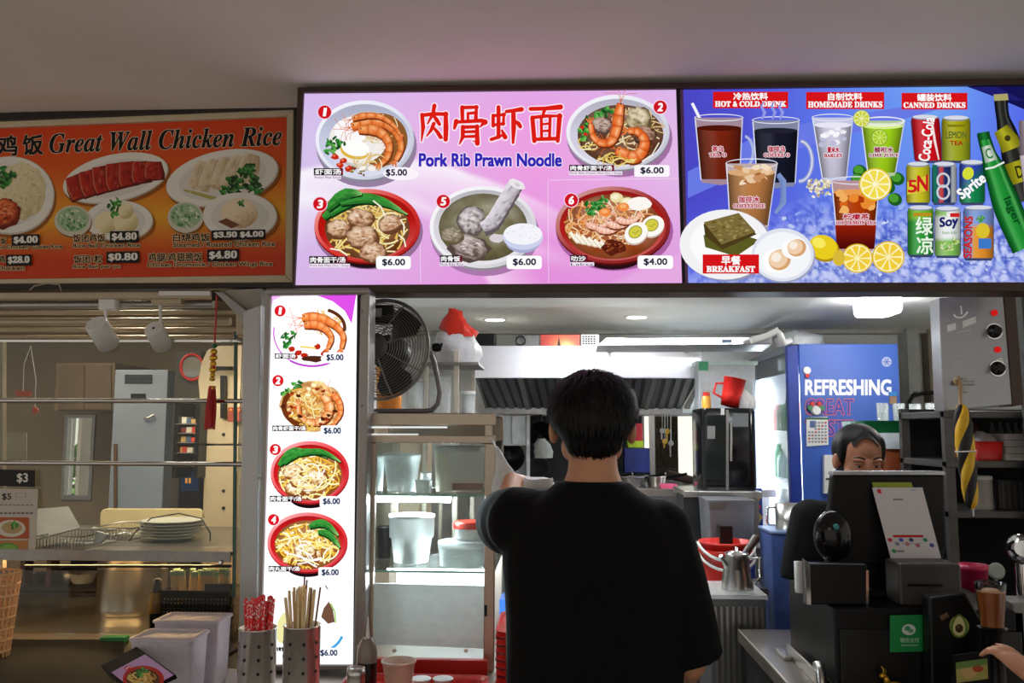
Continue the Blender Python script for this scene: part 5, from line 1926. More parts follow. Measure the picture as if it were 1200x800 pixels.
# price cards taped to the glass
t = thing('price_card', P(20, 657, Yg - .012), 'price card with black heading and dish pictures taped to the left glass', 'card')
MB().pprism([(-30, 572), (44.5, 573), (41, 657), (-30, 655)], Yg - .012, .002).build('sheet', mat('card_white', (196, 190, 178), .5, vary=.03), t)
MB().pprism([(-30, 549), (40.5, 551), (40.5, 570.5), (-30, 568.5)], Yg - .014, .003).build('heading', m_black, t)
k = Ink(mkplace(Yg - .0125), (0, -1, 0))
k.text('$5', 2.6, 578, 13, 586, '#2a2622', bold=.3)
k.rect(18, 577.5, 31, 583, '#b0aaa0')
k.rect(19, 578.5, 29, 582, '#cbc5ba')
for y in (591, 600):
    for x in range(0, 36, 5):
        k.rect(x, y, x + 3.6, y + 1.2 + (y > 595), '#7a746a')
k.rect(-30, 606, 34, 631, '#b65a30')
k.ell(13, 619, 17, 10, '#d8d2c0')
k.ell(14, 618, 12, 7, '#b8a070')
leafs(k, [(14, 616), (18, 614)], 4, 3)
k.rect(-30, 633, 33, 653, '#b9824a')
k.ell(9, 644, 13, 8, '#4c8c34')
k.ell(10, 643, 10, 5.5, '#7cb454')
k.build('card_print', m_pap, t)
k = Ink(mkplace(Yg - .0145), (0, -1, 0))
k.text('$3', 20, 554.5, 32.5, 566, '#e8e4dc', bold=.35)
k.build('heading_print', m_pap, t)
# fill lights without fixtures, added to brighten the left stall
lamp('stall_fill', 'AREA', (-2.2, 3.5, 2.14), 12, (1.0, .84, .58), .6)
lamp('stall_fill', 'AREA', (-1.5, 3.0, 2.14), 5, (1.0, .9, .75), .2)
# ================================================================== middle counter, display case, fan
t = thing('steel_counter', (-.45, 2.1, 0), 'steel counter under the display case and the red tray', 'counter')
XC = P(588, 790, 2.4).x
MB().span((-.975, 2.02, 0.84), (XC, 2.95, ZT)).build('top', m_count, t, bevel=.004)
MB().span((-.975, 2.08, 0), (XC - .02, 2.9, 0.838)).build('body', m_steel_d, t)

m_brn = mat('warm_brushed_steel', (176, 162, 146), .35, .8, vary=.08, scale=40, stretch=(1, 1, 12))
Yc, Yd = 2.47, 2.86
t = thing('display_case', ((P(428, 770, Yc).x + P(580, 770, Yc).x) / 2, Yc, ZT), 'lit glass food display case with steel posts beside the narrow menu panel', 'display case')
xl, xr = P(427, 600, Yc).x, P(580, 600, Yc).x
zt = P(500, 484, Yc).z


def zz(y, Y=Yc):
    return P(500, y, Y).z


pw = .03
for x in (xl, xr - pw):
    for y in (Yc, Yd - .02):
        MB().span((x, y, ZT), (x + pw, y + .02, zz(519))).build('post', m_brn, t, bevel=.003)
for x in (xl + .045, xr - pw):
    MB().span((x, Yc + .001, zz(510)), (x + .02, Yc + .02, zz(498))).build('stub', m_brn, t)
MB().span((xl, Yc, zz(498)), (xr, Yc + .02, zt)).build('upper_beam', m_brn, t, bevel=.002)
MB().span((xl, Yc, zz(519)), (xr, Yc + .02, zz(510))).build('lower_beam', m_brn, t, bevel=.002)
MB().span((xl, Yd - .02, zz(519)), (xr, Yd, zt)).build('rear_beam', m_brn, t, bevel=.002)
MB().span((xl, Yc + .021, zt - .006), (xr, Yd - .021, zt)).build('top_plate', m_steel_d, t)
MB().span((xl + .002, Yc + .021, zz(519)), (xr - .002, Yd - .021, zz(519) + .005)).build('roof_glass', m_glass, t)
MB().rect(428, 499.5, 524, 501.5, Yc - .004, .004).rect(428, 508, 490, 509.5, Yc - .004, .004).rect(428, 501.5, 430.5, 514, Yc - .004, .004).build('led_reflection', emis('reflection_glow', (250, 250, 250), .9), t)  # reflection of the LED imitated by thin glowing strips
for nm, y in (('shelf', 581), ('shelf', 671)):
    MB().span((xl + .002, Yc + .022, zz(y) - .003), (xr - .004, Yd - .022, zz(y) + .003)).build(nm, glass('shelf_glass', tint=.8, refl=.6), t)
    MB().span((xl + pw, Yc + .019, zz(y) - .0032), (xr - pw, Yc + .0215, zz(y) + .0032)).build('shelf_edge', mat('green_edge', (120, 160, 146), .2), t)
MB().span((xl + pw, Yc + .004, zz(671)), (xr - pw, Yc + .008, zz(519))).build('front_glass', glass('case_glass', tint=.96, refl=.6), t)
MB().span((xl + .002, Yc + .022, zz(671)), (xl + .005, Yd - .022, zz(519))).build('side_glass', glass('case_glass'), t)
MB().span((xr - .005, Yc + .022, zz(671)), (xr - .002, Yd - .022, zz(519))).build('side_glass', glass('case_glass'), t)
MB().pprism([(430, 683), (567, 686), (567, 760), (430, 754)], Yc + .01, .006).build('front_board', film('frosted_board', (226, 240, 238), .8), t)
MB().span((xl + pw, Yd - .02, ZT), (xr - pw, Yd - .016, zz(671))).build('back_board', m_white, t)
MB().span((xl + pw, Yc + .005, ZT), (xr - pw, Yc + .02, ZT + .028)).build('bottom_rail', m_steel, t)
for x in (462, 546):
    MB().lathe(P(x, 762, Yc + .004), [(.006, 0), (.004, .004)], 12, (0, -1, 0)).build('clip', m_white, t)
for x, y in ((429, 715), (569, 716)):
    MB().rect(x - 1.6, y - 7, x + 1.6, y + 6, Yc - .006, .02).build('catch', m_black, t)
m_tube = emis('led_tube', (225, 245, 255), 230)
a, c = P(433, 590, 2.62), P(528, 590, 2.62)
MB().cyl((a.x, 2.62, zz(581) - .02), (c.x, 2.62, zz(581) - .02), .010, 12).build('light_tube', m_tube, t)
MB().cyl((xl + .04, 2.62, zz(671) - .018), (xr - .04, 2.62, zz(671) - .018), .006, 12).build('light_tube', m_tube, t)


def tub(name, x0, x1, yt, yb_, Y, m, label, cat='tub', taper=.82, lid=None, base_z=None, grp=None, step=False):
    a, c = P(x0, yt, Y), P(x1, yt, Y)
    r = (c.x - a.x) / 2
    cx = (a.x + c.x) / 2
    z0 = P((x0 + x1) / 2, yb_, Y).z if base_z is None else base_z
    h = a.z - z0
    t = thing(name, (cx, Y, z0), label, cat, grp)
    prof = [(r * taper, 0), (r * (taper + (1 - taper) * .5), h * .5)]
    if step:
        prof += [(r * (taper + (1 - taper) * .5) + .006, h * .52)]
    prof += [(r * .97, h * .93), (r, h * .93), (r, h), (r * .93, h), (r * taper * .95, .004)]
    MB().lathe((cx, Y, z0), prof, 28, cap=False).build('body', m, t)
    if lid:
        MB().lathe((cx, Y, z0 + h + .0005), [(r * 1.03, -.008), (r * 1.03, .004), (r * .95, .006), (r * .9, .003), (.001, .003)], 28, cap=False).build('lid', lid, t)
    return t


s1, s2 = zz(581) + .0035, zz(671) + .0035
tub('plastic_tub', 430, 451, 533, 0, 2.62, m_milky, 'small milky tub at the left of the upper case shelf', base_z=s1)
tub('plastic_tub', 449, 494, 531, 0, 2.60, m_milky, 'tall milky tapered tub on the upper case shelf', base_z=s1, taper=.7)
tub('sauce_cup', 486, 507, 562, 0, 2.55, m_clear, 'small clear cup with white inside on the upper case shelf', 'cup', base_z=s1)
tub('sauce_cup', 492, 506, 553, 0, 2.62, m_white, 'tiny white cup between tall tub and square container', 'cup', base_z=s1)
a, c = P(507, 523, 2.60), P(566, 523, 2.60)
t2 = thing('square_container', ((a.x + c.x) / 2, 2.68, s1), 'large square pale container with blank white sheet stuck on front', 'container')
hx = (c.x - a.x) / 2
cx = (a.x + c.x) / 2
MB().loft([rr(cx, 2.68, hx * .9, .07, .02, s1), rr(cx, 2.68, hx * .97, .078, .02, a.z - .02)]).build('body', mat('pale_box_plastic', (214, 208, 188), .4), t2)
MB().loft([rr(cx, 2.68, hx, .082, .02, a.z - .02), rr(cx, 2.68, hx, .082, .02, a.z - .004), rr(cx, 2.68, hx * .9, .07, .02, a.z)]).build('lid', m_white, t2)
MB().rect(525, 529, 566, 562, 2.589, .001).build('sheet', mat('white_paper', (232, 232, 228), .6, vary=.02), t2)
MB().rect(530, 566, 566, 574, 2.591, .001).build('pink_food', mat('dusky_pink', (176, 130, 116), .6), t2)
tub('white_bucket', 456, 510, 602, 0, 2.66, m_white, 'bright white stepped bucket on the lower case shelf', 'bucket', base_z=s2, taper=.74, step=True)
tub('black_tub', 442, 460, 616, 0, 2.72, m_black, 'black tub half hidden behind the white bucket', base_z=s2)
q = thing('round_box', P(541, 668, 2.60), 'clear round plastic box with clear lid, lower case shelf', 'container')
cb = P(541, 668, 2.60)
cb.z = s2
r = 27 * M(2.6)
MB().lathe(cb, [(r * .93, 0), (r * .97, .05), (r, .05), (r, .058)], 28).build('body', m_milky, q)
MB().lathe(cb, [(r * 1.03, .0585), (r * 1.03, .070), (r * .9, .074), (r * .86, .070)], 28).build('lid', m_clear, q)
q = thing('red_lid_box', cb + Vector((.03, .04, .076)), 'red lidded round box resting on the clear one', 'container')
cc = cb + Vector((.025, .03, .0755))
MB().lathe(cc, [(r * .7, 0), (r * .74, .03)], 24).build('body', m_milky, q)
MB().lathe(cc, [(r * .78, .0305), (r * .78, .048), (r * .7, .051)], 24).build('lid', mat('tomato_plastic', (220, 60, 44), .35), q)

# ---- fan on top of the case
fc = P(447, 409, 2.62)
R = 59.5 * M(2.62)
ax = Vector((-.22, -1, .08)).normalized()
fan = thing('desk_fan', Vector((fc.x, 2.68, zt)), 'dark industrial fan with round wire cage standing on the display case', 'fan')
u = Vector((0, 0, 1)).cross(ax).normalized()
v = ax.cross(u).normalized()
m_wire = mat('dark_wire', (128, 122, 116), .4, .6)


def circ(r, d, n=40):
    return [fc + u * (r * cos(2 * pi * i / n)) + v * (r * sin(2 * pi * i / n)) + ax * d for i in range(n)]


MB().tube(circ(R, 0), .0045, 8, True).build('cage_rim', m_wire, fan)
for i in range(16):
    r = R * (.26 + .70 * i / 15)
    d = .05 * (1 - (r / R) ** 2)
    MB().tube(circ(r, d, 36), .0014, 5, True).build('cage_ring', m_wire, fan)
for i in range(8):
    a = 2 * pi * i / 8 + .3
    dr = u * cos(a) + v * sin(a)
    MB().tube([fc + dr * (R * q_) + ax * (.05 * (1 - q_ * q_) + .001) for q_ in (.24, .5, .75, 1)], .0022, 6).build('cage_spoke', m_wire, fan)
MB().lathe(fc + ax * .044, [(R * .26, 0), (R * .27, .004), (R * .2, .010), (R * .08, .012), (R * .07, .009), (.001, .009)], 28, ax, cap=False).build('badge_plate', mat('grey_cap', (90, 86, 84), .4), fan)
b = MB()
for i in range(3):
    a = 2 * pi * i / 3 + .9
    rows = []
    for rr_, w, tw in ((.12, .25, .5), (.45, .42, .4), (.75, .5, .3), (.92, .35, .25)):
        row = []
        for j in range(7):
            an = a + (j / 6 - .5) * w * 2
            row.append(fc + (u * cos(an) + v * sin(an)) * (R * rr_) - ax * (.022 + .03 * (j / 6 - .5) * tw * 2))
        rows.append(row)
    MB().loft(rows, cap=False, closed=False).build('blade', mat('smoky_blade', (44, 42, 42), .35), fan)
for i in range(10):
    r = R * (.3 + .68 * i / 9)
    MB().tube(circ(r, -.07 * (1 - (r / R) ** 3) - .01, 32), .0014, 4, True).build('rear_ring', m_wire, fan)
MB().lathe(fc - ax * .12, [(R * .3, 0), (R * .36, .01), (R * .36, .07), (R * .12, .09)], 24, ax).build('motor', m_black, fan)
MB().rect(434, 357, 461, 379, 2.595, .03).build('switch_box', m_black, fan, bevel=.004)
MB().rect(434, 361, 447, 371, 2.592, .003).build('rating_plate', mat('rating_plate', (150, 146, 150), .5), fan)
Yf = 2.63
MB().tube([P(504, 412, Yf), P(509, 425, Yf), P(513, 445, Yf), P(515.5, 460, Yf), P(513, 473, Yf), P(506, 480.5, Yf), P(495, 481.5, Yf), P(431, 481.5, Yf), P(400, 481.5, Yf), P(388, 472, Yf), P(384, 430, Yf), P(389, 408, Yf)], .0078, 10).build('stand', mat('grey_tube', (118, 114, 112), .35, .6), fan)
MB().lathe(P(512, 407, Yf), [(.012, -.012), (.014, -.004), (.014, .006), (.008, .016)], 12, (1, -.2, 0)).build('knob', m_black, fan)
MB().lathe(P(383, 407, Yf), [(.012, -.012), (.014, -.004), (.014, .006), (.008, .016)], 12, (-1, -.2, 0)).build('knob', m_black, fan)
MB().tube([P(516, 409, Yf), P(518, 402, Yf - .01)], .004, 8).build('knob_wing', m_black, fan)
# the warm glow behind the fan is put into the amber jar's colour below
# ---- rack with bags behind the fan
Yk = 3.15
rk = thing('steel_rack', P(536, 500, Yk), 'pale steel rack with a slanted shelf holding plastic bags', 'rack')
fl = P(500, 486, Yk).z
for x0, x1, y0, Y in ((531.5, 538, 410, Yk), (552, 557, 434, Yk + .22), (497, 502, 412, Yk), (516, 520, 434, Yk + .22)):
    a, c = P(x0, y0, Y), P(x1, y0, Y)
    MB().span((a.x, Y, 0), (c.x, Y + .012, a.z)).build('post', mat('tan_steel', (196, 188, 172), .4, .4), rk, bevel=.002)
a, c = P(494, 424, Yk - .01), P(561, 424, Yk - .01)
MB().span((a.x, Yk - .012, a.z - .012), (c.x, Yk + .25, a.z)).build('shelf_board', m_steel_d, rk, bevel=.002)
zs2 = P(520, 484, Yk).z
MB().span((a.x, Yk - .011, zs2 - .015), (c.x, Yk + .25, zs2)).build('shelf_board', m_steel_d, rk, bevel=.002)
zs3 = .9
MB().span((a.x, Yk - .011, zs3), (c.x, Yk + .25, zs3 + .015)).build('shelf_board', m_steel_d, rk, bevel=.002)


def bag(name, outline, Y, dep, z0, m, label, sd, nz=9, cat='plastic bag'):
    "crumpled bag: outline gives half widths up the height"
    g = random.Random(sd)
    rings = []
    for cx_, y, hw in outline:
        c = P(cx_, y, Y)
        r = hw * M(Y)
        ring = []
        for i in range(22):
            a = 2 * pi * i / 22
            w = 1 + g.uniform(-.2, .2)
            ring.append(Vector((c.x + r * w * cos(a), Y + dep + min(dep * .96, r * .8) * w * sin(a), max(z0 + .002, c.z + g.uniform(-.006, .006)))))
        rings.append(ring)
    for i in range(22):
        rings[0][i].z = z0 + .001
    o = MB().loft(rings).build(name, m, origin=(rings[0][0].x, Y + dep, z0))
    return tag(o, label, cat)


zb = P(494, 424, Yk - .01).z
bag('plastic_bag', [(536, 424, 20), (535, 412, 26), (534, 401, 28), (530, 391, 22), (522, 386, 12)], Yk, .1, zb, film('bag_white', (225, 225, 225), .8), 'white crumpled plastic bag on the upper rack shelf', 4)
zr = max((o_.matrix_world @ Vector(c_)).z for o_ in [bpy.data.objects['plastic_bag']] for c_ in o_.bound_box)
zr = P(530, 392, Yk).z
bag('plastic_bag', [(533, 394, 20), (538, 388, 21), (531, 380, 19), (528, 371, 13), (529, 362, 8), (526, 358, 4)], Yk + .0, .1, zr, film('bag_red', (220, 46, 26), .9), 'red crumpled plastic bag on top of the white one', 5)
for i, (x0, x1, yt, m, lb) in enumerate(((500, 530, 440, m_clear, 'cloudy plastic tub on the middle rack shelf'), (540, 557, 460, m_milky, 'small milky tub at the right of the middle rack shelf'), (478, 500, 446, m_milky, 'milky tub behind the fan stand'))):
    tub('plastic_tub', x0, x1, yt, 0, Yk + .1, m, lb, base_z=zs2 + .0005, taper=.85, lid=m_clear)
tub('amber_glow_stand_in', 440, 474, 420, 0, Yk + .2, mat('amber_glow_colour', (236, 150, 60), .2), 'amber jar glowing behind the fan cage', 'jar', base_z=zs2 + .0005, lid=m_white)  # jar shape added in amber to imitate the warm glow
a2 = P(440, 484, Yk + .1)
o = MB().span((P(430, 484, Yk).x, Yk + .01, 0), (P(492, 484, Yk).x, Yk + .32, zs2)).build('kitchen_cupboard', mat('beige_laminate', (190, 170, 142), .5), origin=(a2.x, Yk + .16, 0), bevel=.003)
tag(o, 'beige kitchen cupboard behind the display case and fan', 'cupboard')

# ---- straw holders
ms_straw = mat('red_white_straw', (214, 40, 46), .4)


def stripe_straw():
    m = bpy.data.materials.new('dotted_straw')
    m.use_nodes = True
    nt = m.node_tree
    bsd = nt.nodes['Principled BSDF']
    tc = nt.nodes.new('ShaderNodeTexCoord')
    vo = nt.nodes.new('ShaderNodeTexVoronoi')
    vo.inputs['Scale'].default_value = 150
    nt.links.new(tc.outputs['Object'], vo.inputs['Vector'])
    rp = nt.nodes.new('ShaderNodeValToRGB')
    rp.color_ramp.interpolation = 'CONSTANT'
    rp.color_ramp.elements[0].color = lin((250, 236, 236)) + (1,)
    rp.color_ramp.elements[1].position = .4
    rp.color_ramp.elements[1].color = lin((238, 52, 58)) + (1,)
    nt.links.new(vo.outputs['Distance'], rp.inputs[0])
    nt.links.new(rp.outputs[0], bsd.inputs['Base Color'])
    bsd.inputs['Roughness'].default_value = .35
    return m


m_dot = stripe_straw()


def holder(x0, x1, yt, Y, label):
    a, c = P(x0, yt, Y), P(x1, yt, Y)
    r = (c.x - a.x) / 2
    cen = Vector(((a.x + c.x) / 2, Y, ZT))
    h = a.z - ZT
    t = thing('straw_holder', cen, label, 'holder', 'steel holders beside the narrow menu panel')
    MB().lathe(cen, [(r, 0), (r, h - .004), (r * 1.03, h - .003), (r * 1.03, h), (r * .96, h), (r * .96, .004), (.001, .004)], 32, cap=False).build('cup', mat('satin_steel', (226, 224, 220), .27, .92, vary=.04), t)
    for i in range(8):
        an = -pi / 2 + 2 * pi * (i + .5) / 8
        for j in range(5):
            z = h * (.12 + .17 * j)
            p = cen + Vector((r * 1.001 * cos(an), r * 1.001 * sin(an), z))
            if sin(an) < .2:
                MB().lathe(p, [(.0042, 0), (.0038, .0006)], 8, (cos(an), sin(an), 0)).build('hole', m_black, t)
    return cen, r, h


cen, r, h = holder(281.5, 324, 734, 2.13, 'perforated steel cup full of red dotted straws')
rng = random.Random(41)
top = P(302, 698, 2.13).z
proto = None
for i in range(46):
    an, q = 2.4 * i, r * .9 * math.sqrt((i + .5) / 46)
    p = cen + Vector((q * .52 * cos(an), q * .52 * sin(an), .006))
    L = top - p.z + rng.uniform(-.012, .006)
    if proto is None:
        proto = MB().lathe(p, [(.0036, 0), (.0036, L), (.0030, L), (.0030, L - .02)], 8, cap=False).build('drinking_straw', m_dot, origin=p)
        tag(proto, 'red drinking straw with white dots, in the steel cup of straws', 'straw', 'red dotted straws in the steel cup')
        o = proto
    else:
        o = proto.copy()
        COL.objects.link(o)
        o.location = p
        o.scale = (1, 1, rng.uniform(.955, 1.02))
    tilt = .095 * q / r
    o.rotation_euler = (-tilt * sin(an), tilt * cos(an), rng.uniform(0, 6))
cen2, r2, h2 = holder(333.5, 375.5, 731, 2.13, 'perforated steel cup of wooden chopsticks and stirrers')
m_bam = mat('bamboo', (240, 214, 164), .55, vary=.12, scale=40)
m_bamd = mat('dark_bamboo', (120, 76, 44), .5, vary=.2)
protos = {}
for i in range(26):
    an = 2.4 * i + .4
    q = r2 * .8 * math.sqrt((i + .5) / 26)
    kind = 'dark' if i in (3, 12, 18, 21, 24) else ('pack' if i % 5 == 1 else 'plain')
    p = cen2 + Vector((q * .3 * cos(an), q * .3 * sin(an), .006))
    L = P(350, 690, 2.13).z - p.z
    if kind not in protos:
        if kind == 'dark':
            o = MB().cyl(p, p + Vector((0, 0, L + .02)), .0028, 8, .0022).build('cocktail_stick', m_bamd, origin=p)
            tag(o, 'thin dark stirring stick standing in the steel cup of chopsticks', 'stick', 'dark sticks in the steel cup')
        elif kind == 'pack':
            o = thing('chopstick_sleeve', p, 'paper sleeve of disposable chopsticks standing in the steel cup', 'chopsticks', 'chopstick sleeves in the steel cup')
            MB().span(p + Vector((-.008, -.0015, 0)), p + Vector((.008, .0015, L - .012))).build('sleeve', mat('cream_paper', (226, 206, 160), .6), o)
            MB().span(p + Vector((-.006, -.001, L - .014)), p + Vector((-.001, .001, L + .006))).build('stick', m_bam, o)
            MB().span(p + Vector((.001, -.001, L - .014)), p + Vector((.006, .001, L + .006))).build('stick', m_bam, o)
        else:
            o = MB().box(p + Vector((0, 0, L / 2)), (.006, .005, L)).build('chopstick', m_bam, origin=p)
            tag(o, 'plain pale wooden chopstick in the right-hand steel cup', 'chopstick', 'wooden chopsticks in the steel cup')
        protos[kind] = o
    else:
        o = copy_tree(protos[kind])
        o.location = p
        o.scale = (1, 1, rng.uniform(.9, 1.04))
    tilt = .155 * q / r2 * rng.uniform(.7, 1.1)
    o.rotation_euler = (-tilt * sin(an), tilt * cos(an), rng.uniform(-.6, .6))
# ---- bottle, tin, bowl, dishes, red tray
tray('red_tray', Vector((P(482, 800, 2.22).x, 2.205, ZT + .0005)), .19, .15, .02, m_red, 0, 'red plastic tray on the counter in front of the display case', 'tray')
tz = ZT + .006
c = P(430, 793, 2.16)
c.z = tz
t = thing('soy_bottle', c, 'squeeze bottle of dark soy with clear cap and thin nozzle', 'bottle')
hh = P(430, 747, 2.16).z - c.z
r = 11 * M(2.16)
MB().lathe(c, [(r * .95, 0), (r, .004), (r, hh * .62)], 24).build('liquid', mat('soy_dark', (26, 16, 16), .2), t)
MB().lathe(c, [(r, hh * .625), (r, hh * .8), (r * .8, hh * .93), (r * .5, hh)], 24).build('cap', mat('clear_cap', (132, 120, 112), .25), t)
MB().lathe(c, [(r * .22, hh), (r * .18, hh + .012), (r * .06, hh + .05)], 12).build('nozzle', m_white, t)
MB().tube([c + Vector((-r * .9, -r * .5, hh * .9)), c + Vector((-r * 1.08, -r * .2, hh * .4)), c + Vector((-r * 1.0, -r * .2, .02))], .0016, 6).build('strap', m_white, t)
c = P(417, 803, 2.09)
c.z = tz
r = 10.5 * M(2.09)
hh = P(417, 782, 2.09).z - c.z
t = thing('shaker_tin', c, 'small ribbed steel shaker tin in front of the soy bottle', 'shaker')
MB().lathe(c, [(r, 0)] + [(r * (1 if i % 2 else .95), hh * (.2 + .6 * i / 8)) for i in range(9)] + [(r, hh * .84), (r * .97, hh), (r * .9, hh), (r * .88, hh - .004), (.001, hh - .003)], 28, cap=False).build('tin', m_steel, t)
for i in range(7):
    MB().lathe(c + Vector((r * .5 * cos(i), r * .5 * sin(i), hh - .003)), [(.0016, 0), (.0012, .0006)], 6).build('hole', m_black, t)
c = P(467, 797, 2.22)
c.z = tz
r = 20 * M(2.22)
hh = P(467, 773, 2.22).z - c.z
t = thing('plastic_bowl', c, 'clear plastic takeaway bowl on the red tray', 'bowl')
MB().lathe(c, [(r * .62, 0), (r * .8, hh * .5), (r * .93, hh * .95), (r, hh * .95), (r, hh), (r * .92, hh), (r * .6, .003), (.001, .003)], 30, cap=False).build('body', film('frosty', (222, 200, 180), .55), t)
for i, x in enumerate((493, 519)):
    c = PZ(x, 803, tz)
    r = 12.5 * M(2.2)
    hh = .018
    o = MB().lathe(c, [(r * .6, 0), (r * .9, hh * .8), (r, hh), (r * .95, hh + .001), (r * .6, .004), (.001, .003)], 26, cap=False).build('sauce_dish', m_white, origin=c)
    tag(o, ('small white sauce dish, left of the pair on the red tray', 'small white sauce dish, right of the pair on the red tray')[i], 'dish', 'sauce dishes on the red tray')
MB0 = MB().span((P(440, 771, 2.44).x, 2.415, ZT), (P(572, 771, 2.44).x, 2.44, P(500, 770, 2.44).z))
tag(MB0.build('red_strip', m_red, origin=(P(500, 771, 2.44).x, 2.44, ZT), bevel=.002), 'thin red plastic ledge along the foot of the display case', 'ledge')
# stack of red trays beside the customer
x0, x1 = P(583, 780, 2.25).x, P(611, 780, 2.25).x
t = thing('tray_stand', ((x0 + x1) / 2, 2.32, 0), 'low dark stand at the counter end under the red tray stack', 'stand')
zst = .72
MB().span((x0, 2.18, zst - .02), (x1 + .08, 2.46, zst)).build('top', m_black, t)
for x in (x0 + .002, x1 + .06):
    for y in (2.19, 2.43):
        MB().span((x, y, 0), (x + .018, y + .018, zst - .02)).build('leg', m_black, t)
zt_ = P(590, 731, 2.28).z
n = 18
for i in range(n):
    z = zst + .001 + (zt_ - .016 - zst) * i / (n - 1)
    o = tray('serving_tray', Vector(((x0 + x1) / 2 + .03, 2.32, z)), .065, .13, .0125, m_red, 0, 'red serving tray in the tall stack at the counter end beside the customer', 'tray', wall=.004, flare=.004)
    o['group'] = 'red serving trays in the stack'
    if i == n - 1:
        o['label'] = 'topmost red serving tray of the stack beside the customer'
        del o['group']
# blue box behind
o = MB().rect(585, 702, 608, 732, 2.75, .12).build('blue_crate', mat('blue_plastic', (40, 90, 170), .4), origin=P(593, 732, 2.8), bevel=.004)
tag(o, 'blue plastic crate glimpsed between display case and customer', 'crate')
a = P(578, 732, 2.74)
t = thing('low_stand', (P(610, 732, 2.8).x, 2.8, 0), 'dark low stand carrying the blue crate', 'stand')
MB().span((XC + .004, 2.73, P(593, 732.3, 2.75).z - .02), (P(640, 732, 2.74).x, 2.93, P(593, 732.3, 2.75).z)).build('top', m_black, t)
for x in (XC + .01, P(634, 732, 2.74).x):
    MB().span((x, 2.8, 0), (x + .02, 2.82, P(593, 732.3, 2.75).z - .02)).build('leg', m_black, t)
# ================================================================== kitchen behind the opening
# ---- cooker hood
Yh = 4.3
a, c = P(557, 405, Yh), P(822, 443, Yh)
hood = thing('cooker_hood', ((a.x + c.x) / 2, Yh + .4, 1.6), 'wide steel cooker hood with dark slanted grease filters across the back', 'hood')
MB().span((a.x, Yh, c.z), (c.x, Yh + .025, a.z)).build('front_band', mat('hood_steel', (222, 224, 228), .34, .7, vary=.04, scale=30, stretch=(12, 1, 1)), hood, bevel=.003)
MB().span((a.x, Yh + .026, a.z - .02), (c.x, YB - .002, a.z)).build('top_panel', m_steel_d, hood)
Yq = 4.95
zq = P(690, 480, Yq).z
x0, x1 = a.x, c.x
m_filt = mat('grease_filter', (84, 87, 90), .45, .6, vary=.2)
m_gap = mat('filter_gap', (24, 25, 27), .6)
MB().prism([(x0, Yh + .03, c.z + .004), (x0, Yq, zq + .012), (x0, Yq, zq + .03), (x0, Yh + .03, c.z + .03)], (x1 - x0, 0, 0)).build('filter_bed', m_gap, hood)
n = 23
d = Vector((0, Yq - Yh - .03, zq - c.z + .004))
for i in range(n):
    x = x0 + .01 + (x1 - x0 - .03) * i / (n - 1)
    w = (x1 - x0) / n * .6
    sl_ = 0.03
    MB().prism([(x, Yh + .03, c.z), (x + w, Yh + .03, c.z), (x + w + sl_, Yq, zq + .006), (x + sl_, Yq, zq + .006)], (0, 0, .012)).build('filter_slat', m_filt, hood)
for i in range(1, 5):
    x = x0 + (x1 - x0) * i / 5
    MB().prism([(x - .012, Yh + .03, c.z - .004), (x + .012, Yh + .03, c.z - .004), (x + .03, Yq, zq), (x + .006, Yq, zq)], (0, 0, .006)).build('filter_frame', m_steel_d, hood)
MB().span((x0, Yq, zq - .028), (x1, Yq + .03, zq + .03)).build('grease_trough', m_steel_d, hood, bevel=.003)
for x in (x0, x1 - .012):
    MB().prism([(x, Yh + .026, c.z), (x, Yq + .03, zq), (x, Yq + .03, a.z - .02), (x, Yh + .026, a.z - .02)], (.012, 0, 0)).build('side_panel', m_steel_d, hood)
# things on top of the hood
ztop = a.z


def onhood(name, x0_, x1_, yt, m, label, cat, dep=.12, Y=4.42):
    p0, p1 = P(x0_, yt, Y), P(x1_, yt, Y)
    t = thing(name, ((p0.x + p1.x) / 2, Y + dep / 2, ztop), label, cat)
    MB().span((p0.x, Y, ztop), (p1.x, Y + dep, p0.z)).build('body', m, t, bevel=.003)
    return t, p0, p1


onhood('black_box', 552, 580, 390.5, m_black, 'black box at the left end on top of the cooker hood', 'box')
t, p0, p1 = onhood('cable_tangle_box', 604, 632, 392.5, mat('grey_box', (120, 118, 116), .6), 'grey box with a coiled dark cable on the cooker hood', 'box')
q0 = P(610, 399, 4.4)
MB().tube([q0 + Vector((.025 * cos(i * .8), .004 * sin(i * 2.1), .024 * sin(i * .8))) for i in range(20)], .004, 6).build('cable', m_black, t)
t, p0, p1 = onhood('picture_board', 633, 680, 391.5, mat('sunset_board', (150, 60, 40), .5), 'small orange sunset picture board leaning on the cooker hood', 'picture', .02)
k = Ink(mkplace(4.417), (0, -1, 0))
k.quadgrid([(634, 392.3), (679, 392.3), (679, 405), (634, 405)], 14, 5, lambda u, v: mix(mix((190, 70, 60), (250, 150, 90), max(0, 1 - abs(u - .6) * 2) * (.4 + v)), (255, 214, 150), max(0, 1 - math.hypot((u - .66) * 2, (v - 1)) * 1.8)))
k.poly([(653, 405), (654, 399), (655, 394), (656, 400), (657, 405)], '#3a1a14')
k.build('picture_print', m_pap, t)
t, p0, p1 = onhood('notice_sheet', 681, 702, 391.5, m_white, 'white sheet with rows of black marks standing on the cooker hood', 'notice', .012)
k = Ink(mkplace(4.417), (0, -1, 0))
for r_ in range(4):
    for c_ in range(5):
        k.rect(682.5 + c_ * 3.2, 393.4 + r_ * 2.7, 684.8 + c_ * 3.2, 395.2 + r_ * 2.7, '#1c1c24')
k.build('sheet_print', m_pap, t)
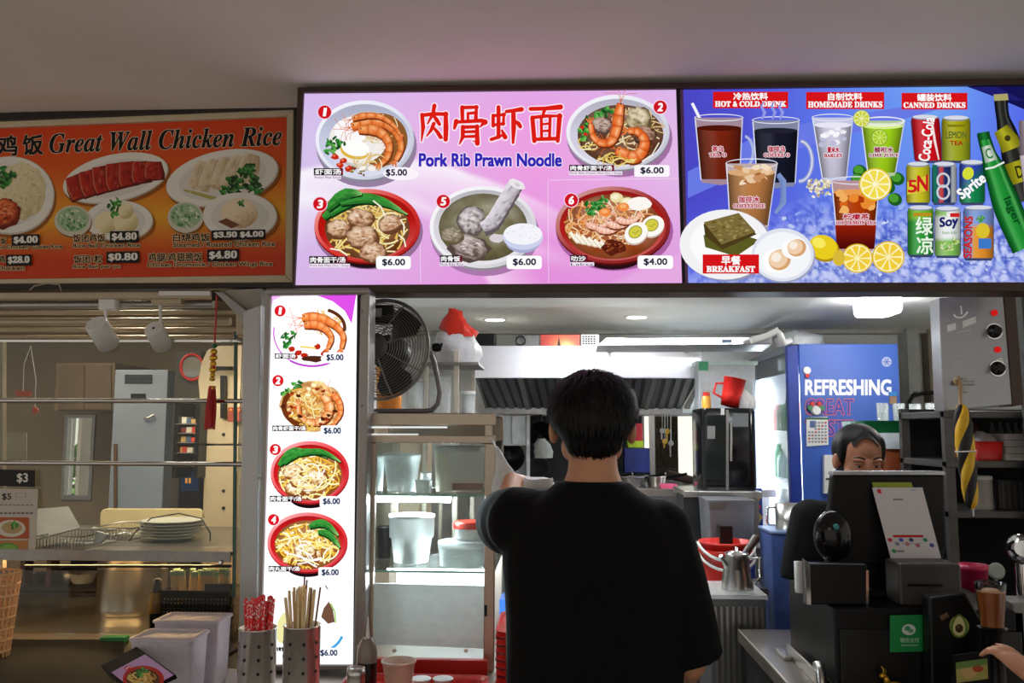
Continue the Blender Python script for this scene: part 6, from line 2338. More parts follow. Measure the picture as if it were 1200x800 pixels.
# overhead steel channel with labels
Yv = 4.0
ch = thing('steel_channel', P(805, 402, Yv), 'long polished steel channel below the stall ceiling, left of the blue fridge', 'channel')
pa, pb = P(705, 409, Yv), P(905, 393, Yv)
MB().pprism([(711, 396), (905, 394.5), (905, 403.5), (700, 405)], Yv, .03).build('face', m_chrome, ch, bevel=.002)
MB().prism([P(700, 405, Yv), P(905, 403.5, Yv), P(905, 403.5, Yv) + Vector((0, .2, -.014)), P(700, 405, Yv) + Vector((0, .2, -.014))], (0, 0, .004)).build('underside', m_steel_d, ch)
MB().rect(846, 397.5, 858, 402, Yv - .002, .002).build('label', mat('blue_label', (120, 140, 170), .5), ch)
for x in (716, 812):
    q = P(x, 404, Yv)
    MB().span((q.x, Yv + .19, q.z - .010), (q.x + .02, Yh - .0005, q.z + .004)).build('bracket', m_steel_d, ch)
# downlights
for x, y, lb in ((580, 374, 'round recessed downlight on the stall ceiling, left one'), (746, 371, 'round recessed downlight on the stall ceiling above the steel channel')):
    q = PZ(x, y, ZI)
    t = thing('downlight', (q.x, q.y, ZI), lb, 'ceiling light', 'recessed downlights of the stall')
    MB().lathe((q.x, q.y, ZI), [(.066, 0), (.064, -.004), (.054, -.005)], 28, cap=False).build('trim_ring', m_white, t)
    MB().lathe((q.x, q.y, ZI - .004), [(.053, 0), (.053, -.001)], 28).build('diffuser', emis('downlight_white', (255, 252, 244), 10), t)
    lamp('downlight_lamp', 'SPOT', (q.x, q.y, ZI - .02), 16, (1, .97, .92), .05, (0, 0, 0), spot=2.4)
q = P(1028, 355.5, 4.0)
t = thing('ceiling_lamp', (q.x, q.y, ZI), 'bright rounded box ceiling lamp above the blue fridge', 'ceiling light')
hx, hz = 20 * M(4.0), 13 * M(4.0)
MB().loft([rr(q.x, q.y, hx * .92, .10, .03, q.z - hz), rr(q.x, q.y, hx, .11, .035, q.z - hz * .7), rr(q.x, q.y, hx, .11, .035, q.z + hz * .7), rr(q.x, q.y, hx * .95, .105, .03, q.z + hz)]).build('shade', emis('lamp_white', (255, 255, 255), 18), t)
if q.z + hz < ZI:
    MB().span((q.x - .05, q.y - .05, q.z + hz), (q.x + .05, q.y + .05, ZI)).build('mount', m_white, t)
lamp('kitchen_fill', 'AREA', (.2, 3.9, 2.12), 18, (.96, .98, 1), .25)  # area light without a fixture, added to brighten the kitchen walls
# unseen tube light added behind the overhead board to brighten the stall
t = thing('fill_tube', (.6, 2.84, 2.09), 'white tube light fixed to the back of the overhead board', 'lamp')
MB().span((-.2, 2.82, 2.10), (1.15, 2.86, 2.169)).build('batten', m_white, t)
MB().span((-.2, 2.80, 2.06), (-.18, 2.86, 2.10)).span((1.13, 2.80, 2.06), (1.15, 2.86, 2.10)).build('socket', m_white, t)
MB().cyl((-.18, 2.84, 2.075), (1.13, 2.84, 2.075), .013, 12).build('tube', emis('tube_white', (244, 248, 255), 42), t)
# small conduit clip and cables on the ceiling edge
b = MB()
p0, p1 = P(655, 391.5, 5.25), P(1075, 389, 5.25)
b.span((XP, 5.22, p1.z - .01), (2.3, 5.30, p1.z + .05))
structure('trim_5', b, mat('beam_paint', (170, 168, 160), .8))
t = thing('pipe_elbow', P(905, 392, 3.9), 'white plastic wrapped pipe bend above the fridge door', 'pipe')
MB().tube([P(880, 399, 3.92), P(900, 393, 3.92), P(911, 387, 3.92), P(914, 392, 3.92), P(918, 402, 3.95), P(926, 399, 4.46), P(926, 401, 4.5)], .015, 10).build('bend', m_white, t)
bag('plastic_sheet', [(945, 402, 26), (947, 396, 28), (946, 390, 22), (940, 386, 8)], 4.6, .12, P(945, 403, 4.6).z, m_milky, 'cloudy plastic sheet crumpled on top of the blue fridge', 14)
# ---- wall shelf, woks, packets, hooks below the hood
Yw = 5.2
cab = boxthing('grey_wall_cabinet', 580, 485, 617, 522, 5.0, .28, mat('pale_grey', (176, 180, 180), .5), 'pale grey wall cabinet under the left end of the hood', 'cabinet', base=P(590, 522, 5.0).z)
MB().rect(617, 485, 621, 570, 4.98, .03).build('upright', m_steel_d, cab)
MB().rect(582, 487, 598, 520, 4.99, .012).build('door', mat('pale_grey2', (186, 190, 190), .5), cab, bevel=.002)
MB().rect(600, 487, 616, 520, 4.99, .012).build('door', mat('pale_grey2', (186, 190, 190), .5), cab, bevel=.002)
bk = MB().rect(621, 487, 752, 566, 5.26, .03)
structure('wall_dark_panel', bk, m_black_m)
# worktop along the back
t = thing('back_worktop', (0, 5.0, 0), 'steel kitchen worktop along the back wall under the window', 'counter')
zw = P(690, 572, 4.6).z
MB().span((XP + .4, 4.6, zw - .04), (1.15, 5.28, zw)).build('top', m_count, t, bevel=.003)
MB().span((XP + .42, 4.66, 0), (1.13, 5.26, zw - .042)).build('body', m_steel_d, t)
rng = random.Random(61)


def wok(x, y, r, Y, m, lb, nm='wok', hang=True):
    q = P(x, y, Y)
    t = thing(nm, q, lb, 'pan', 'pans hanging on the dark wall panel')
    rr_ = r * M(Y)
    ax_ = Vector((-.1, -1, .12)).normalized()
    MB().lathe(q, [(.002, 0), (rr_ * .5, .015), (rr_ * .85, .045), (rr_, .08), (rr_ * .97, .08), (rr_ * .82, .05), (rr_ * .45, .02), (.002, .006)], 30, ax_, cap=False).build('bowl', m, t)
    MB().tube([q + Vector((0, -.07, rr_)), q + Vector((0, -.06, rr_ + .06)), q + Vector((0, -.02, rr_ + .13))], .008).build('handle', m, t)
    return t


m_iron = mat('black_iron', (22, 22, 24), .4, .5, vary=.3)
wok(600, 537, 17, 5.16, m_iron, 'large black wok under the grey wall cabinet')
wok(634, 508, 14, 5.14, m_iron, 'black pan hanging left of the customer head')
wok(633, 549, 13, 5.12, mat('grey_pan', (70, 70, 72), .35, .7), 'dull grey pan hanging low left of the customer head')
b = bag('cloth', [(637, 536, 9), (636, 529, 11), (635, 521, 9), (634, 514, 4)], 5.0, .05, P(637, 537, 5.0).z, mat('pale_cloth', (170, 170, 160), .8), 'pale cloth hung over a pan left of the customer head', 17, cat='cloth')
for x0_, y0_, x1_, y1_, m, lb, cat in ((743, 496, 753, 517, mat('crimson', (190, 26, 40), .5), 'red packet above the lime one, right of the customer head', 'packet'),
                                     (736, 516, 754, 525, mat('lime', (170, 200, 30), .5), 'lime green packet between red and blue packets', 'packet'),
                                     (732, 525, 765, 554, mat('navy_blue', (26, 42, 120), .5), 'dark blue box right of the customer head', 'box')):
    Yx = 5.12
    pp0, pp1 = P(x0_, y0_, Yx), P(x1_, y1_, Yx)
    o = MB().span((pp0.x, Yx, pp1.z + .001), (pp1.x, Yx + .1, pp0.z)).build('packet' if cat == 'packet' else 'storage_box', m, origin=((pp0.x + pp1.x) / 2, Yx + .05, pp1.z), bevel=.003)
    tag(o, lb, cat)
t = thing('packet_shelf', P(745, 556, 5.15), 'dark shelf board carrying the blue box beside the steel post', 'shelf')
pp0, pp1 = P(722, 554, 5.1), P(768, 557, 5.1)
MB().span((pp0.x, 5.1, pp1.z), (pp1.x, 5.262, pp0.z)).build('board', m_black, t)
t = thing('steel_post', (P(765, 570, 5.0).x, 5.0, zw), 'upright steel post left of the kitchen window', 'post')
MB().span((P(762, 570, 5.0).x, 5.0, zw), (P(768, 570, 5.0).x, 5.03, P(765, 484, 5.0).z)).build('post', m_steel, t)
MB().span((P(762, 570, 5.0).x - .01, 4.99, zw), (P(768, 570, 5.0).x + .01, 5.04, zw + .01)).build('foot', m_steel_d, t)
# rough brown column (outside, behind the window edge)
b = MB()
pp0, pp1 = P(769, 600, 5.5), P(796, 600, 5.5)
b.span((pp0.x, 5.5, 0), (pp1.x, 5.75, 2.6))
structure('trim_6', b, mat('rough_brown_column', (66, 54, 46), .9, vary=.5, scale=60, bump=.6))
for i, (x, y, h_) in enumerate(((776, 492, 22), (782, 488, 30), (786, 500, 34), (779, 508, 16))):
    q = P(x, y, 5.18)
    t = thing('key_bunch', q, ('small hook with key near the steel post', 'longest key chain hanging by the kitchen window', 'brass key hanging lowest by the kitchen window', 'short grey key by the kitchen window')[i], 'keys', 'keys by the kitchen window')
    L = h_ * M(5.18)
    MB().tube([P(x, 483, 4.965), P(x, 485, 5.0), q, q - Vector((0, 0, L * .5))], .003, 6).build('cord', m_steel_d, t)
    MB().lathe(q - Vector((0, 0, L * .55)), [(.016, -.002), (.016, .002)], 12, (0, 1, 0)).build('key_head', m_gold if i % 2 else m_steel, t)
    MB().box(q - Vector((.004, 0, L * .8)), (.008, .003, L * .4)).build('key_blade', m_gold if i % 2 else m_steel, t)
# bicycle outside
bx = P(804, 551, 8.0)
t = thing('bicycle', (bx.x, 8.0, 0), 'bicycle parked outside, its wheel seen through the kitchen window', 'bicycle')
for dx in (0, .95):
    cen_ = Vector((bx.x + dx, 8.0, .32 + bx.z - .32 if False else .33))
    MB().tube([cen_ + Vector((.31 * cos(i * pi / 14), 0, .31 * sin(i * pi / 14))) for i in range(28)], .018, 6, True).build('wheel', m_black, t)
    for i in range(8):
        a_ = i * pi / 8
        MB().tube([cen_ + Vector((.3 * cos(a_), 0, .3 * sin(a_))), cen_ - Vector((.3 * cos(a_), 0, .3 * sin(a_)))], .002, 4).build('spoke', m_steel, t)
g0, g1 = Vector((bx.x, 8, .33)), Vector((bx.x + .95, 8, .33))
for pts in ([g0, g0 + Vector((.18, 0, .55)), g0 + Vector((.2, 0, .72))], [g0 + Vector((.16, 0, .5)), g1 + Vector((-.42, 0, .0))], [g1, g1 + Vector((-.42, 0, 0)), g1 + Vector((-.55, 0, .58)), g1], [g0 + Vector((.17, 0, .52)), g1 + Vector((-.55, 0, .56))]):
    MB().tube(pts, .016, 6).build('frame_tube', mat('bike_grey', (80, 84, 90), .4, .5), t)
MB().tube([g0 + Vector((.2, -.25, .74)), g0 + Vector((.2, 0, .72)), g0 + Vector((.2, .25, .74))], .012, 6).build('handlebar', m_black, t)
MB().ball(g1 + Vector((-.55, 0, .64)), (.13, .06, .03), 12, 6).build('saddle', m_black, t)
# pans and pink cloth on the back worktop
for x, r, lb, m in ((700, .085, 'round dark pan on the back worktop beside the customer', m_iron), (738, .085, 'wide steel pan on the back worktop', m_steel_d), (769, .055, 'small steel pan by the pink sponge', m_steel)):
    q = P(x, 571, 4.78)
    q.z = zw
    t = thing('pan', q, lb, 'pan')
    MB().lathe(q, [(r * .8, 0), (r, .055), (r * 1.04, .058), (r * .98, .052), (r * .78, .006), (.001, .005)], 26, cap=False).build('bowl', m, t)
    MB().tube([q + Vector((r, 0, .05)), q + Vector((r + .05, -.04, .06)), q + Vector((r + .10, -.08, .075))], .008).build('handle', m_black, t)
q = P(783, 571, 4.66)
q.z = zw
tag(MB().loft([rr(q.x, q.y, .045, .03, .01, zw), rr(q.x, q.y, .047, .032, .012, zw + .016), rr(q.x, q.y, .04, .026, .01, zw + .024)]).build('sponge', mat('pink_sponge', (214, 80, 120), .8, bump=.3), origin=q), 'pink sponge on the back worktop under the window', 'sponge')
# diagonal dark duct at the window
tag(MB().tube([P(783, 556, 5.2), P(800, 560, 5.15), P(822, 566, 5.1)], .026, 10).build('hose', m_wood, origin=P(800, 570, 5.0)), 'thick brown hose running down from the window to the dark boiler', 'hose')

# ---- dark drinks boiler and what stands on it
Ym = 3.95
p0, p1 = P(822, 478, Ym), P(889, 575, Ym)
bo = thing('drinks_boiler', ((p0.x + p1.x) / 2, Ym + .15, p1.z), 'dark glossy drinks boiler with rounded front left of the fridge', 'boiler')
m_dk2 = mat('dark_gloss', (15, 15, 17), .16, .1, vary=.15, spec=.4)
cx = (p0.x + p1.x) / 2
hx = (p1.x - p0.x) / 2
MB().loft([rr(cx, Ym + .16, hx * .98, .15, .03, p1.z), rr(cx, Ym + .16, hx, .16, .04, p1.z + .03), rr(cx, Ym + .16, hx, .16, .04, p0.z - .02), rr(cx, Ym + .16, hx * .97, .15, .035, p0.z)]).build('body', m_dk2, bo)
MB().rect(827, 486, 851, 562, Ym - .004, .01).build('door_glass', mat('smoked_glass', (40, 46, 44), .05, .2), bo, bevel=.002)
MB().rect(851, 480, 854, 574, Ym - .006, .012).build('door_frame', m_steel_d, bo)
MB().rect(859, 484, 877, 500, Ym - .003, .005).build('paper_label', mat('grey_label', (110, 116, 118), .5), bo)
MB().rect(829, 499, 838, 514, Ym - .006, .003).build('paper_label', mat('grey_label2', (130, 130, 128), .5), bo)
MB().rect(845, 478, 849, 486, Ym - .008, .005).build('tag', m_white, bo)
MB().tube([P(857, 495, Ym - .02), P(857, 540, Ym - .02)], .006).build('handle', m_chrome, bo)
zt_ = p0.z
# steel stand under it
st = thing('boiler_stand', (cx, Ym + .16, 0), 'steel stand with slanted side panel under the dark boiler', 'stand')
MB().span((p0.x - .09, Ym - .03, p1.z - .03), (p1.x + .01, Ym + .33, p1.z - .001)).build('top', m_steel, st, bevel=.003)
MB().pprism([(801, 580), (834, 586), (829, 636), (800, 634)], Ym - .02, .2).build('side_panel', mat('dark_grey_panel', (44, 46, 48), .4, .3), st)
for x in (p0.x - .08, p1.x - .02):
    for y in (Ym, Ym + .3):
        MB().span((x, y, 0), (x + .02, y + .02, p1.z - .031)).build('leg', m_steel_d, st)
zst = P(850, 640, 3.75).z
MB().span((p0.x - .08, Ym - .25, zst - .02), (p1.x + .01, Ym + .3, zst)).build('lower_shelf', m_steel_d, st)
# things on the boiler
pl = boxthing('storage_box', 818, 423, 886, 478, Ym + .17, .12, film('box_clear', (190, 196, 198), .55), 'clear plastic storage box standing on the dark boiler', 'box', base=zt_ + .0005)
MB().rect(816, 423, 888, 427, Ym + .165, .13).build('lid', mat('green_white_lid', (170, 190, 180), .4), pl)
MB().rect(819, 423.5, 830, 434, Ym + .163, .003).build('green_label', mat('label_green', (40, 140, 90), .5), pl)
c = P(855, 474, Ym + .07)
c.z = zt_ + .0005
jug = thing('red_jug', c, 'red plastic measuring jug lying tilted on the dark boiler', 'jug')
Rj = Matrix.Rotation(radians(12), 3, 'Y')
r, h = 12.5 * M(Ym + .07), 33 * M(Ym + .07)
b = MB().lathe((0, 0, 0), [(r * .8, .004), (r * .84, 0), (r * .9, h * .4), (r, h), (r * 1.05, h), (r * .96, h * .98), (r * .8, .01), (.001, .008)], 24, cap=False)
b.v = [c + Vector((0, 0, r * .85 * sin(radians(12)))) + Rj @ p for p in b.v]
b.build('body', m_red, jug)
b = MB().tube([(-r * .9, 0, h * .75), (-r * 1.6, 0, h * .7), (-r * 1.65, 0, h * .35), (-r * .85, 0, h * .25)], .006)
b.v = [c + Vector((0, 0, r * .85 * sin(radians(12)))) + Rj @ p for p in b.v]
b.build('handle', m_red, jug)
c = P(828, 474, Ym + .06)
c.z = zt_ + .0005
o = thing('spice_jar', c, 'small yellow and red spice jar at the left on the boiler', 'jar')
r = 5 * M(Ym + .06)
MB().lathe(c, [(r, 0), (r, .05), (r * .7, .058)], 16).build('jar', mat('mustard_jar', (214, 150, 40), .4), o)
MB().lathe(c, [(r * .8, .0585), (r * .8, .075)], 16).build('lid', m_red, o)
bag('plastic_bag', [(876, 474, 10), (877, 468, 11), (875, 462, 8), (872, 456, 4)], Ym + .02, .05, zt_, film('bag_clear', (220, 220, 220), .7), 'small white plastic bag beside the red jug on the boiler', 23)
# ---- grey bin, small black box, buckets, kettle
Y1 = 3.62
p0, p1 = P(829, 586, Y1), P(888, 636, Y1)
bn = thing('steel_bin', ((p0.x + p1.x) / 2, Y1 + .1, zst), 'grey steel bin with sloped lid under the dark boiler', 'bin')
MB().loft([rr((p0.x + p1.x) / 2, Y1 + .12, (p1.x - p0.x) * .46, .1, .01, zst + .001), rr((p0.x + p1.x) / 2, Y1 + .12, (p1.x - p0.x) * .5, .11, .012, p0.z)]).build('body', mat('mid_grey_metal', (136, 138, 142), .4, .6), bn)
MB().rect(831, 588, 850, 596, Y1 + .005, .012).build('latch', m_steel, bn)
p0, p1 = P(837, 616, 3.55), P(854, 631, 3.55)
t = thing('buckets_stool', (P(853, 690, 3.45).x, 3.45, 0), 'low steel stool under the red buckets', 'stool')
zb1 = P(853, 684, 3.4).z
bxx = P(853, 684, 3.4).x
MB().span((bxx - .13, 3.3, zb1 - .03), (bxx + .13, 3.54, zb1)).build('top', m_steel_d, t)
for dx in (-.12, .1):
    for y in (3.31, 3.51):
        MB().span((bxx + dx, y, 0), (bxx + dx + .02, y + .02, zb1 - .03)).build('leg', m_steel_d, t)


def bucket(c, r, h, label):
    t = thing('bucket', c, label, 'bucket', 'nested red buckets')
    MB().lathe(c, [(r * .82, 0), (r * .86, h * .3), (r * .97, h * .86), (r * 1.04, h * .86), (r * 1.04, h), (r * .97, h), (r * .84, .02 + h * .2), (.001, .01 + h * .2)], 32, cap=False).build('body', m_red, t)
    pts = []
    for i in range(13):
        a_ = pi * i / 12
        pts.append(c + Vector((-r * 1.05 * cos(a_), -r * 1.08 * sin(a_), h * .9 - r * .55 * sin(a_))))
    MB().tube(pts, .006, 8).build('handle', m_white, t)
    return t


r = 30 * M(3.4)
cb_ = Vector((bxx, 3.42, zb1 + .0005))
bucket(cb_, r, .13, 'lower red bucket of the nested pair, white handle')
bucket(cb_ + Vector((0, 0, .085)), r * .99, P(853, 634, 3.4).z - zb1 - .086, 'upper red bucket of the nested pair, white handle')
topz = P(853, 634, 3.4).z
o = MB().span((P(838, 616, 3.6).x, 3.5, zst + .001), (P(853, 616, 3.6).x, 3.56, P(845, 616, 3.5).z)).build('black_caddy', m_black, origin=P(845, 632, 3.53), bevel=.004)
tag(o, 'small black caddy between grey bin and red bucket', 'caddy')
# ribbed steel ice chest top with white cloth and kettle
Yj = 3.12
zj = P(864, 690, Yj).z
t = thing('ice_chest', (P(862, 700, Yj).x, 3.15, 0), 'grey ribbed steel chest below the steel kettle', 'chest')
p0, p1 = P(832, 692, 3.02), P(897, 692, 3.02)
MB().span((p0.x, 3.02, 0), (p1.x, 3.28, zj - .015)).build('body', mat('grey_chest', (112, 114, 116), .4, .6), t, bevel=.004)
for i in range(9):
    x = p0.x + .012 + (p1.x - p0.x - .03) * i / 8
    MB().span((x, 3.012, .4), (x + .009, 3.0195, zj - .04)).build('rib', m_steel, t)
MB().span((p0.x - .006, 3.01, zj - .0145), (p1.x + .006, 3.285, zj)).build('lid', m_clear, t, bevel=.002)
c = P(864, 691, Yj)
c.z = zj + .0005
r = 17.5 * M(Yj)
h = P(864, 648, Yj).z - zj
kt = thing('kettle', c, 'tapered polished steel kettle with brown handled ladle behind it', 'kettle')
MB().lathe(c, [(r, 0), (r * 1.02, .006), (r * .72, h * .93), (r * .78, h), (r * .7, h), (r * .68, h * .92)], 32, cap=False).build('body', m_steel, kt)
MB().lathe(c, [(r * .7, h * .99), (r * .55, h * 1.04), (r * .1, h * 1.07), (r * .12, h * 1.16), (.001, h * 1.17)], 24).build('lid', m_chrome, kt)
MB().tube([c + Vector((r * .78, -.01, h * .85)), c + Vector((r * 1.35, -.02, h * .9)), c + Vector((r * 1.4, -.02, h * .35)), c + Vector((r * .95, -.01, h * .2))], .006).build('handle', m_chrome, kt)
MB().cyl(c + Vector((-r * .6, -.01, h * .6)), c + Vector((-r * 1.1, -.03, h * .95)), .012, 12, .007).build('spout', m_steel, kt)
MB().rect(861, 655, 869, 668, Yj - r * .95, .003).build('logo_plate', m_chrome, kt)
o = MB().cyl(P(872, 650, 3.24), P(886, 630, 3.29), .012, 10, .016)
o.cyl(P(872, 650, 3.24), Vector((P(866, 660, 3.23).x, 3.235, zj + .001)), .006, 8)
o = o.build('ladle', m_wood, origin=P(872, 650, 3.24))
tag(o, 'brown wooden ladle handle behind the steel kettle', 'ladle')
# ================================================================== blue drinks fridge
Yf0 = 4.4
m_blue = mat('fridge_blue', (54, 94, 182), .4, vary=.05, scale=3)
m_blue_d = mat('fridge_blue_dark', (30, 58, 150), .4)
pa, pb = P(922, 403, Yf0), P(1052, 402, Yf0)
xl, xr, ztf = pa.x, pb.x, pa.z
Yf1 = 5.24
fr = thing('drinks_fridge', ((xl + xr) / 2, Yf0 + .4, 0), 'tall blue drinks fridge with lit glass door and printed side panel', 'fridge')
MB().span((xl + .06, Yf0, .08), (xr, Yf0 + .02, ztf)).build('side_panel', m_blue, fr, bevel=.004)
MB().span((xl + .04, Yf1 - .03, .08), (xr, Yf1, ztf)).build('side_panel', m_blue, fr)
MB().span((xr - .02, Yf0 + .021, .08), (xr, Yf1 - .031, ztf)).build('back_panel', m_white, fr)
MB().span((xl + .06, Yf0 + .021, ztf - .03), (xr - .021, Yf1 - .031, ztf)).build('top_panel', m_blue, fr)
MB().span((xl + .06, Yf0 + .021, .08), (xr - .021, Yf1 - .031, .11)).build('bottom_panel', m_white, fr)
for y in (Yf0 + .05, Yf1 - .1):
    MB().span((xl + .1, y, 0), (xl + .15, y + .05, .08)).build('foot', m_black, fr)
    MB().span((xr - .1, y, 0), (xr - .05, y + .05, .08)).build('foot', m_black, fr)
# door on the left face (faces the customer aisle)
dw = .045
zd0, zd1 = .14, ztf - .01
m_dfr = mat('door_frame_grey', (140, 146, 156), .35, .5)
MB().span((xl, Yf0, zd0), (xl + .055, Yf0 + dw, zd1)).build('door_frame', m_blue_d, fr, bevel=.003)
MB().span((xl, Yf1 - dw, zd0), (xl + .055, Yf1, zd1)).build('door_frame', m_dfr, fr, bevel=.003)
MB().span((xl, Yf0 + dw, zd1 - .03), (xl + .055, Yf1 - dw, zd1)).build('door_frame', m_dfr, fr)
MB().span((xl, Yf0 + dw, zd0), (xl + .055, Yf1 - dw, zd0 + .05)).build('door_frame', m_dfr, fr)
MB().span((xl + .008, Yf0 + dw, zd0 + .05), (xl + .014, Yf1 - dw, zd1 - .03)).build('door_glass', glass('fridge_glass', tint=.97, refl=.7), fr)
zhead = P(905, 441, 4.8).z
MB().span((xl + .02, Yf0 + dw, zhead), (xl + .05, Yf1 - dw, zd1 - .03)).build('header_panel', mat('header_grey', (168, 174, 182), .3), fr)
MB().span((xl + .03, Yf0 + .2, zhead + .02), (xl + .019, Yf0 + .26, zd1 - .05)).build('header_light', emis('cool_white', (225, 240, 255), 1.2), fr)
m_led = emis('fridge_led', (228, 240, 255), 110)
for y in (Yf0 + dw + .02, Yf1 - dw - .05):
    MB().span((xl + .04, y, zd0 + .05), (xl + .06, y + .03, zhead - .01)).build('light_strip', m_led, fr)
MB().span((xr - .10, Yf0 + .03, .12), (xr - .09, Yf1 - .04, ztf - .05)).build('liner', m_white, fr)
MB().span((xl + .07, Yf1 - .045, .12), (xr - .11, Yf1 - .036, ztf - .05)).build('liner', m_white, fr)
MB().span((xl + .07, Yf0 + .024, .12), (xr - .11, Yf0 + .03, ztf - .05)).build('liner', m_white, fr)
rng = random.Random(71)
nsh = 6
for i in range(nsh):
    z = .22 + (zhead - .3) * i / (nsh - 1) * .86
    MB().span((xl + .09, Yf0 + .031, z - .008), (xr - .111, Yf1 - .046, z)).build('shelf', m_white, fr)
    if z < .9:
        continue
    for j in range(9):
        y = Yf0 + .1 + j * .078
        for kx in (0, 1):
            px_ = xl + .13 + kx * .09
            h = rng.choice([.122, .15, .19])
            c_ = rng.choice([(220, 226, 230), (200, 214, 226), (160, 200, 190), (226, 210, 190), (200, 60, 50), (60, 130, 80)])
            nm = rng.random()
            key = 'drink_%d_%d_%d' % c_
            o = MB().lathe((px_, y, z + .0005), [(.028, 0), (.031, .006), (.031, h * .72), (.014, h * .9), (.013, h)], 12).build('drink_bottle', mat(key, c_, .25), origin=(px_, y, z))
            tag(o, 'chilled drink bottle on the fridge shelves behind the lit glass door', 'bottle', 'bottles inside the blue fridge')
# print on the side panel
k = Ink(mkplace(Yf0 - .0006), (0, -1, 0))
k.text('REFRESHING', 944, 445, 1044, 462.5, '#f2f4fa', bold=1.0)
for t_, x0, x1, y0, y1 in (('GREAT', 944, 1000, 467.5, 485.8), ('TASTE', 944, 1000, 492, 510.6)):
    k.text(t_, x0, y0, x1, y1, '#d8604a', bold=1.1)
    k.text(t_, x0 + .3, y0 + .3, x1 - .3, y1 - .3, '#2a4aac', bold=.25)
k.ell(1039, 423.8, 5.8, 5.8, '#aeb8d8')
for a_ in range(6):
    k.line([(1039, 423.8), (1039 + 4.6 * cos(a_ * pi / 3), 423.8 + 4.6 * sin(a_ * pi / 3))], 1, '#5064a8')
k.build('side_print', m_pap, fr)


def onside(name, pts, dep, m, label, cat):
    t = thing(name, P(sum(p[0] for p in pts) / len(pts), max(p[1] for p in pts), Yf0), label, cat)
    MB().pprism(pts, Yf0 - .001 - dep, dep).build('body', m, t)
    return t


t = thing('fridge_magnet', P(945.6, 435, Yf0), 'round pale fridge magnet with a red foot, above the white lettering', 'magnet')
MB().lathe(P(945.6, 434, Yf0 - .002), [(.020, 0), (.018, .01)], 16, (0, -1, 0)).build('disc', m_white, t)
MB().lathe(P(946, 440, Yf0 - .003), [(.012, 0), (.010, .01)], 12, (0, -1, 0)).build('foot', m_red, t)
t = thing('fridge_magnet', P(956, 482, Yf0), 'petal shaped fridge magnet holding the small calendar', 'magnet')
for dx, dy, c_, r in ((-7, -3, (60, 120, 80), .016), (7, -3, (60, 120, 80), .016), (-4, -8, (190, 40, 44), .014), (4, -8, (190, 40, 44), .014)):
    MB().lathe(P(956 + dx, 481 + dy, Yf0 - .003), [(r, 0), (r * .8, .012)], 14, (0, -1, 0)).build('petal', mat('petal_%d' % c_[0], c_, .4), t)
MB().lathe(P(956, 481, Yf0 - .004), [(.026, 0), (.02, .02)], 16, (0, -1, 0)).build('disc', m_white, t)
t = thing('wall_calendar', P(957.5, 522, Yf0), 'small white month calendar hanging on the blue fridge side', 'calendar')
MB().pprism([(945, 489), (970, 488), (971, 521), (945.5, 523)], Yf0 - .008, .006).build('sheet', m_white, t)
k = Ink(mkplace(Yf0 - .0085), (0, -1, 0))
k.rect(945, 489, 970.5, 491.5, '#3c6a50')
k.rect(949, 493, 956, 501, '#586a9a')
for r_ in range(7):
    for c_ in range(6):
        if r_ < 3 and c_ < 2:
            continue
        k.rect(947 + c_ * 3.8, 494 + r_ * 3.7, 949.8 + c_ * 3.8, 496.4 + r_ * 3.7, '#8a929c' if (r_ + c_) % 5 else '#b06060')
k.build('calendar_print', m_pap, t)
t = onside('fridge_magnet', [(1043, 463), (1051, 463), (1051, 473), (1043, 473)], .012, mat('tan_magnet', (150, 120, 90), .5), 'little tan and blue fridge magnet at the right edge of the fridge side', 'magnet')
MB().pprism([(1042, 459), (1052, 459), (1051, 464), (1043, 464)], Yf0 - .016, .014).build('cap', mat('sky_blue', (40, 130, 200), .4), t)
t = onside('towel_dispenser', [(966, 533), (979, 533), (979, 578), (966, 578)], .03, m_white, 'slim white dispenser on the fridge side behind the staff member', 'dispenser')
MB().rect(968, 560, 977, 562, Yf0 - .034, .003).build('slot', m_black, t)
# patterned strip curtain between boiler and fridge
st = thing('sticker_panel', (P(883, 634, 4.32).x, 4.32, 0), 'dark panel with red and yellow stickers between boiler and fridge', 'panel')
p0, p1 = P(873, 572, 4.32), P(893, 572, 4.32)
MB().span((p0.x, 4.32, 0), (p1.x, 4.34, p0.z)).build('board', m_blue_d, st)
k = Ink(mkplace(4.3185), (0, -1, 0))
for x, y, rx, ry, c_ in ((885, 584, 6, 8, '#d8a428'), (882, 596, 7, 5, '#c83a28'), (887, 606, 6, 7, '#c8b068'), (882, 617, 6, 7, '#a88a58'), (887, 626, 5, 6, '#78706c'), (880, 605, 4, 4, '#b02828'), (888, 594, 4, 3, '#d84a38'), (884, 578, 3, 3, '#e8c868')):
    k.blob(x, y, rx, ry, c_, 11, .2)
k.build('sticker_print', m_pap, st)
# ---- cup on blue box
Yu = 3.42
p0, p1 = P(904, 622, Yu), P(940, 668, Yu)
t = thing('blue_box', ((p0.x + p1.x) / 2, Yu + .1, 0), 'slate blue storage box under the steel mug', 'box')
MB().span((p0.x, Yu, 0), (p1.x + .06, Yu + .2, p0.z - .012)).build('body', mat('slate_blue', (62, 84, 140), .5), t, bevel=.006)
MB().span((p0.x - .006, Yu - .006, p0.z - .0115), (p1.x + .066, Yu + .206, p0.z)).build('lid', mat('pale_blue', (120, 136, 176), .4), t, bevel=.004)
c = P(926, 624, Yu + .08)
c.z = p0.z + .0005
r = 15.5 * M(Yu + .08)
h = P(926, 590, Yu + .08).z - c.z
t = thing('steel_mug', c, 'tall steel mug with side handle on the slate blue box', 'mug')
MB().lathe(c, [(r, 0), (r, h), (r * .94, h), (r * .94, .006), (.001, .005)], 28, cap=False).build('cup', m_steel, t)
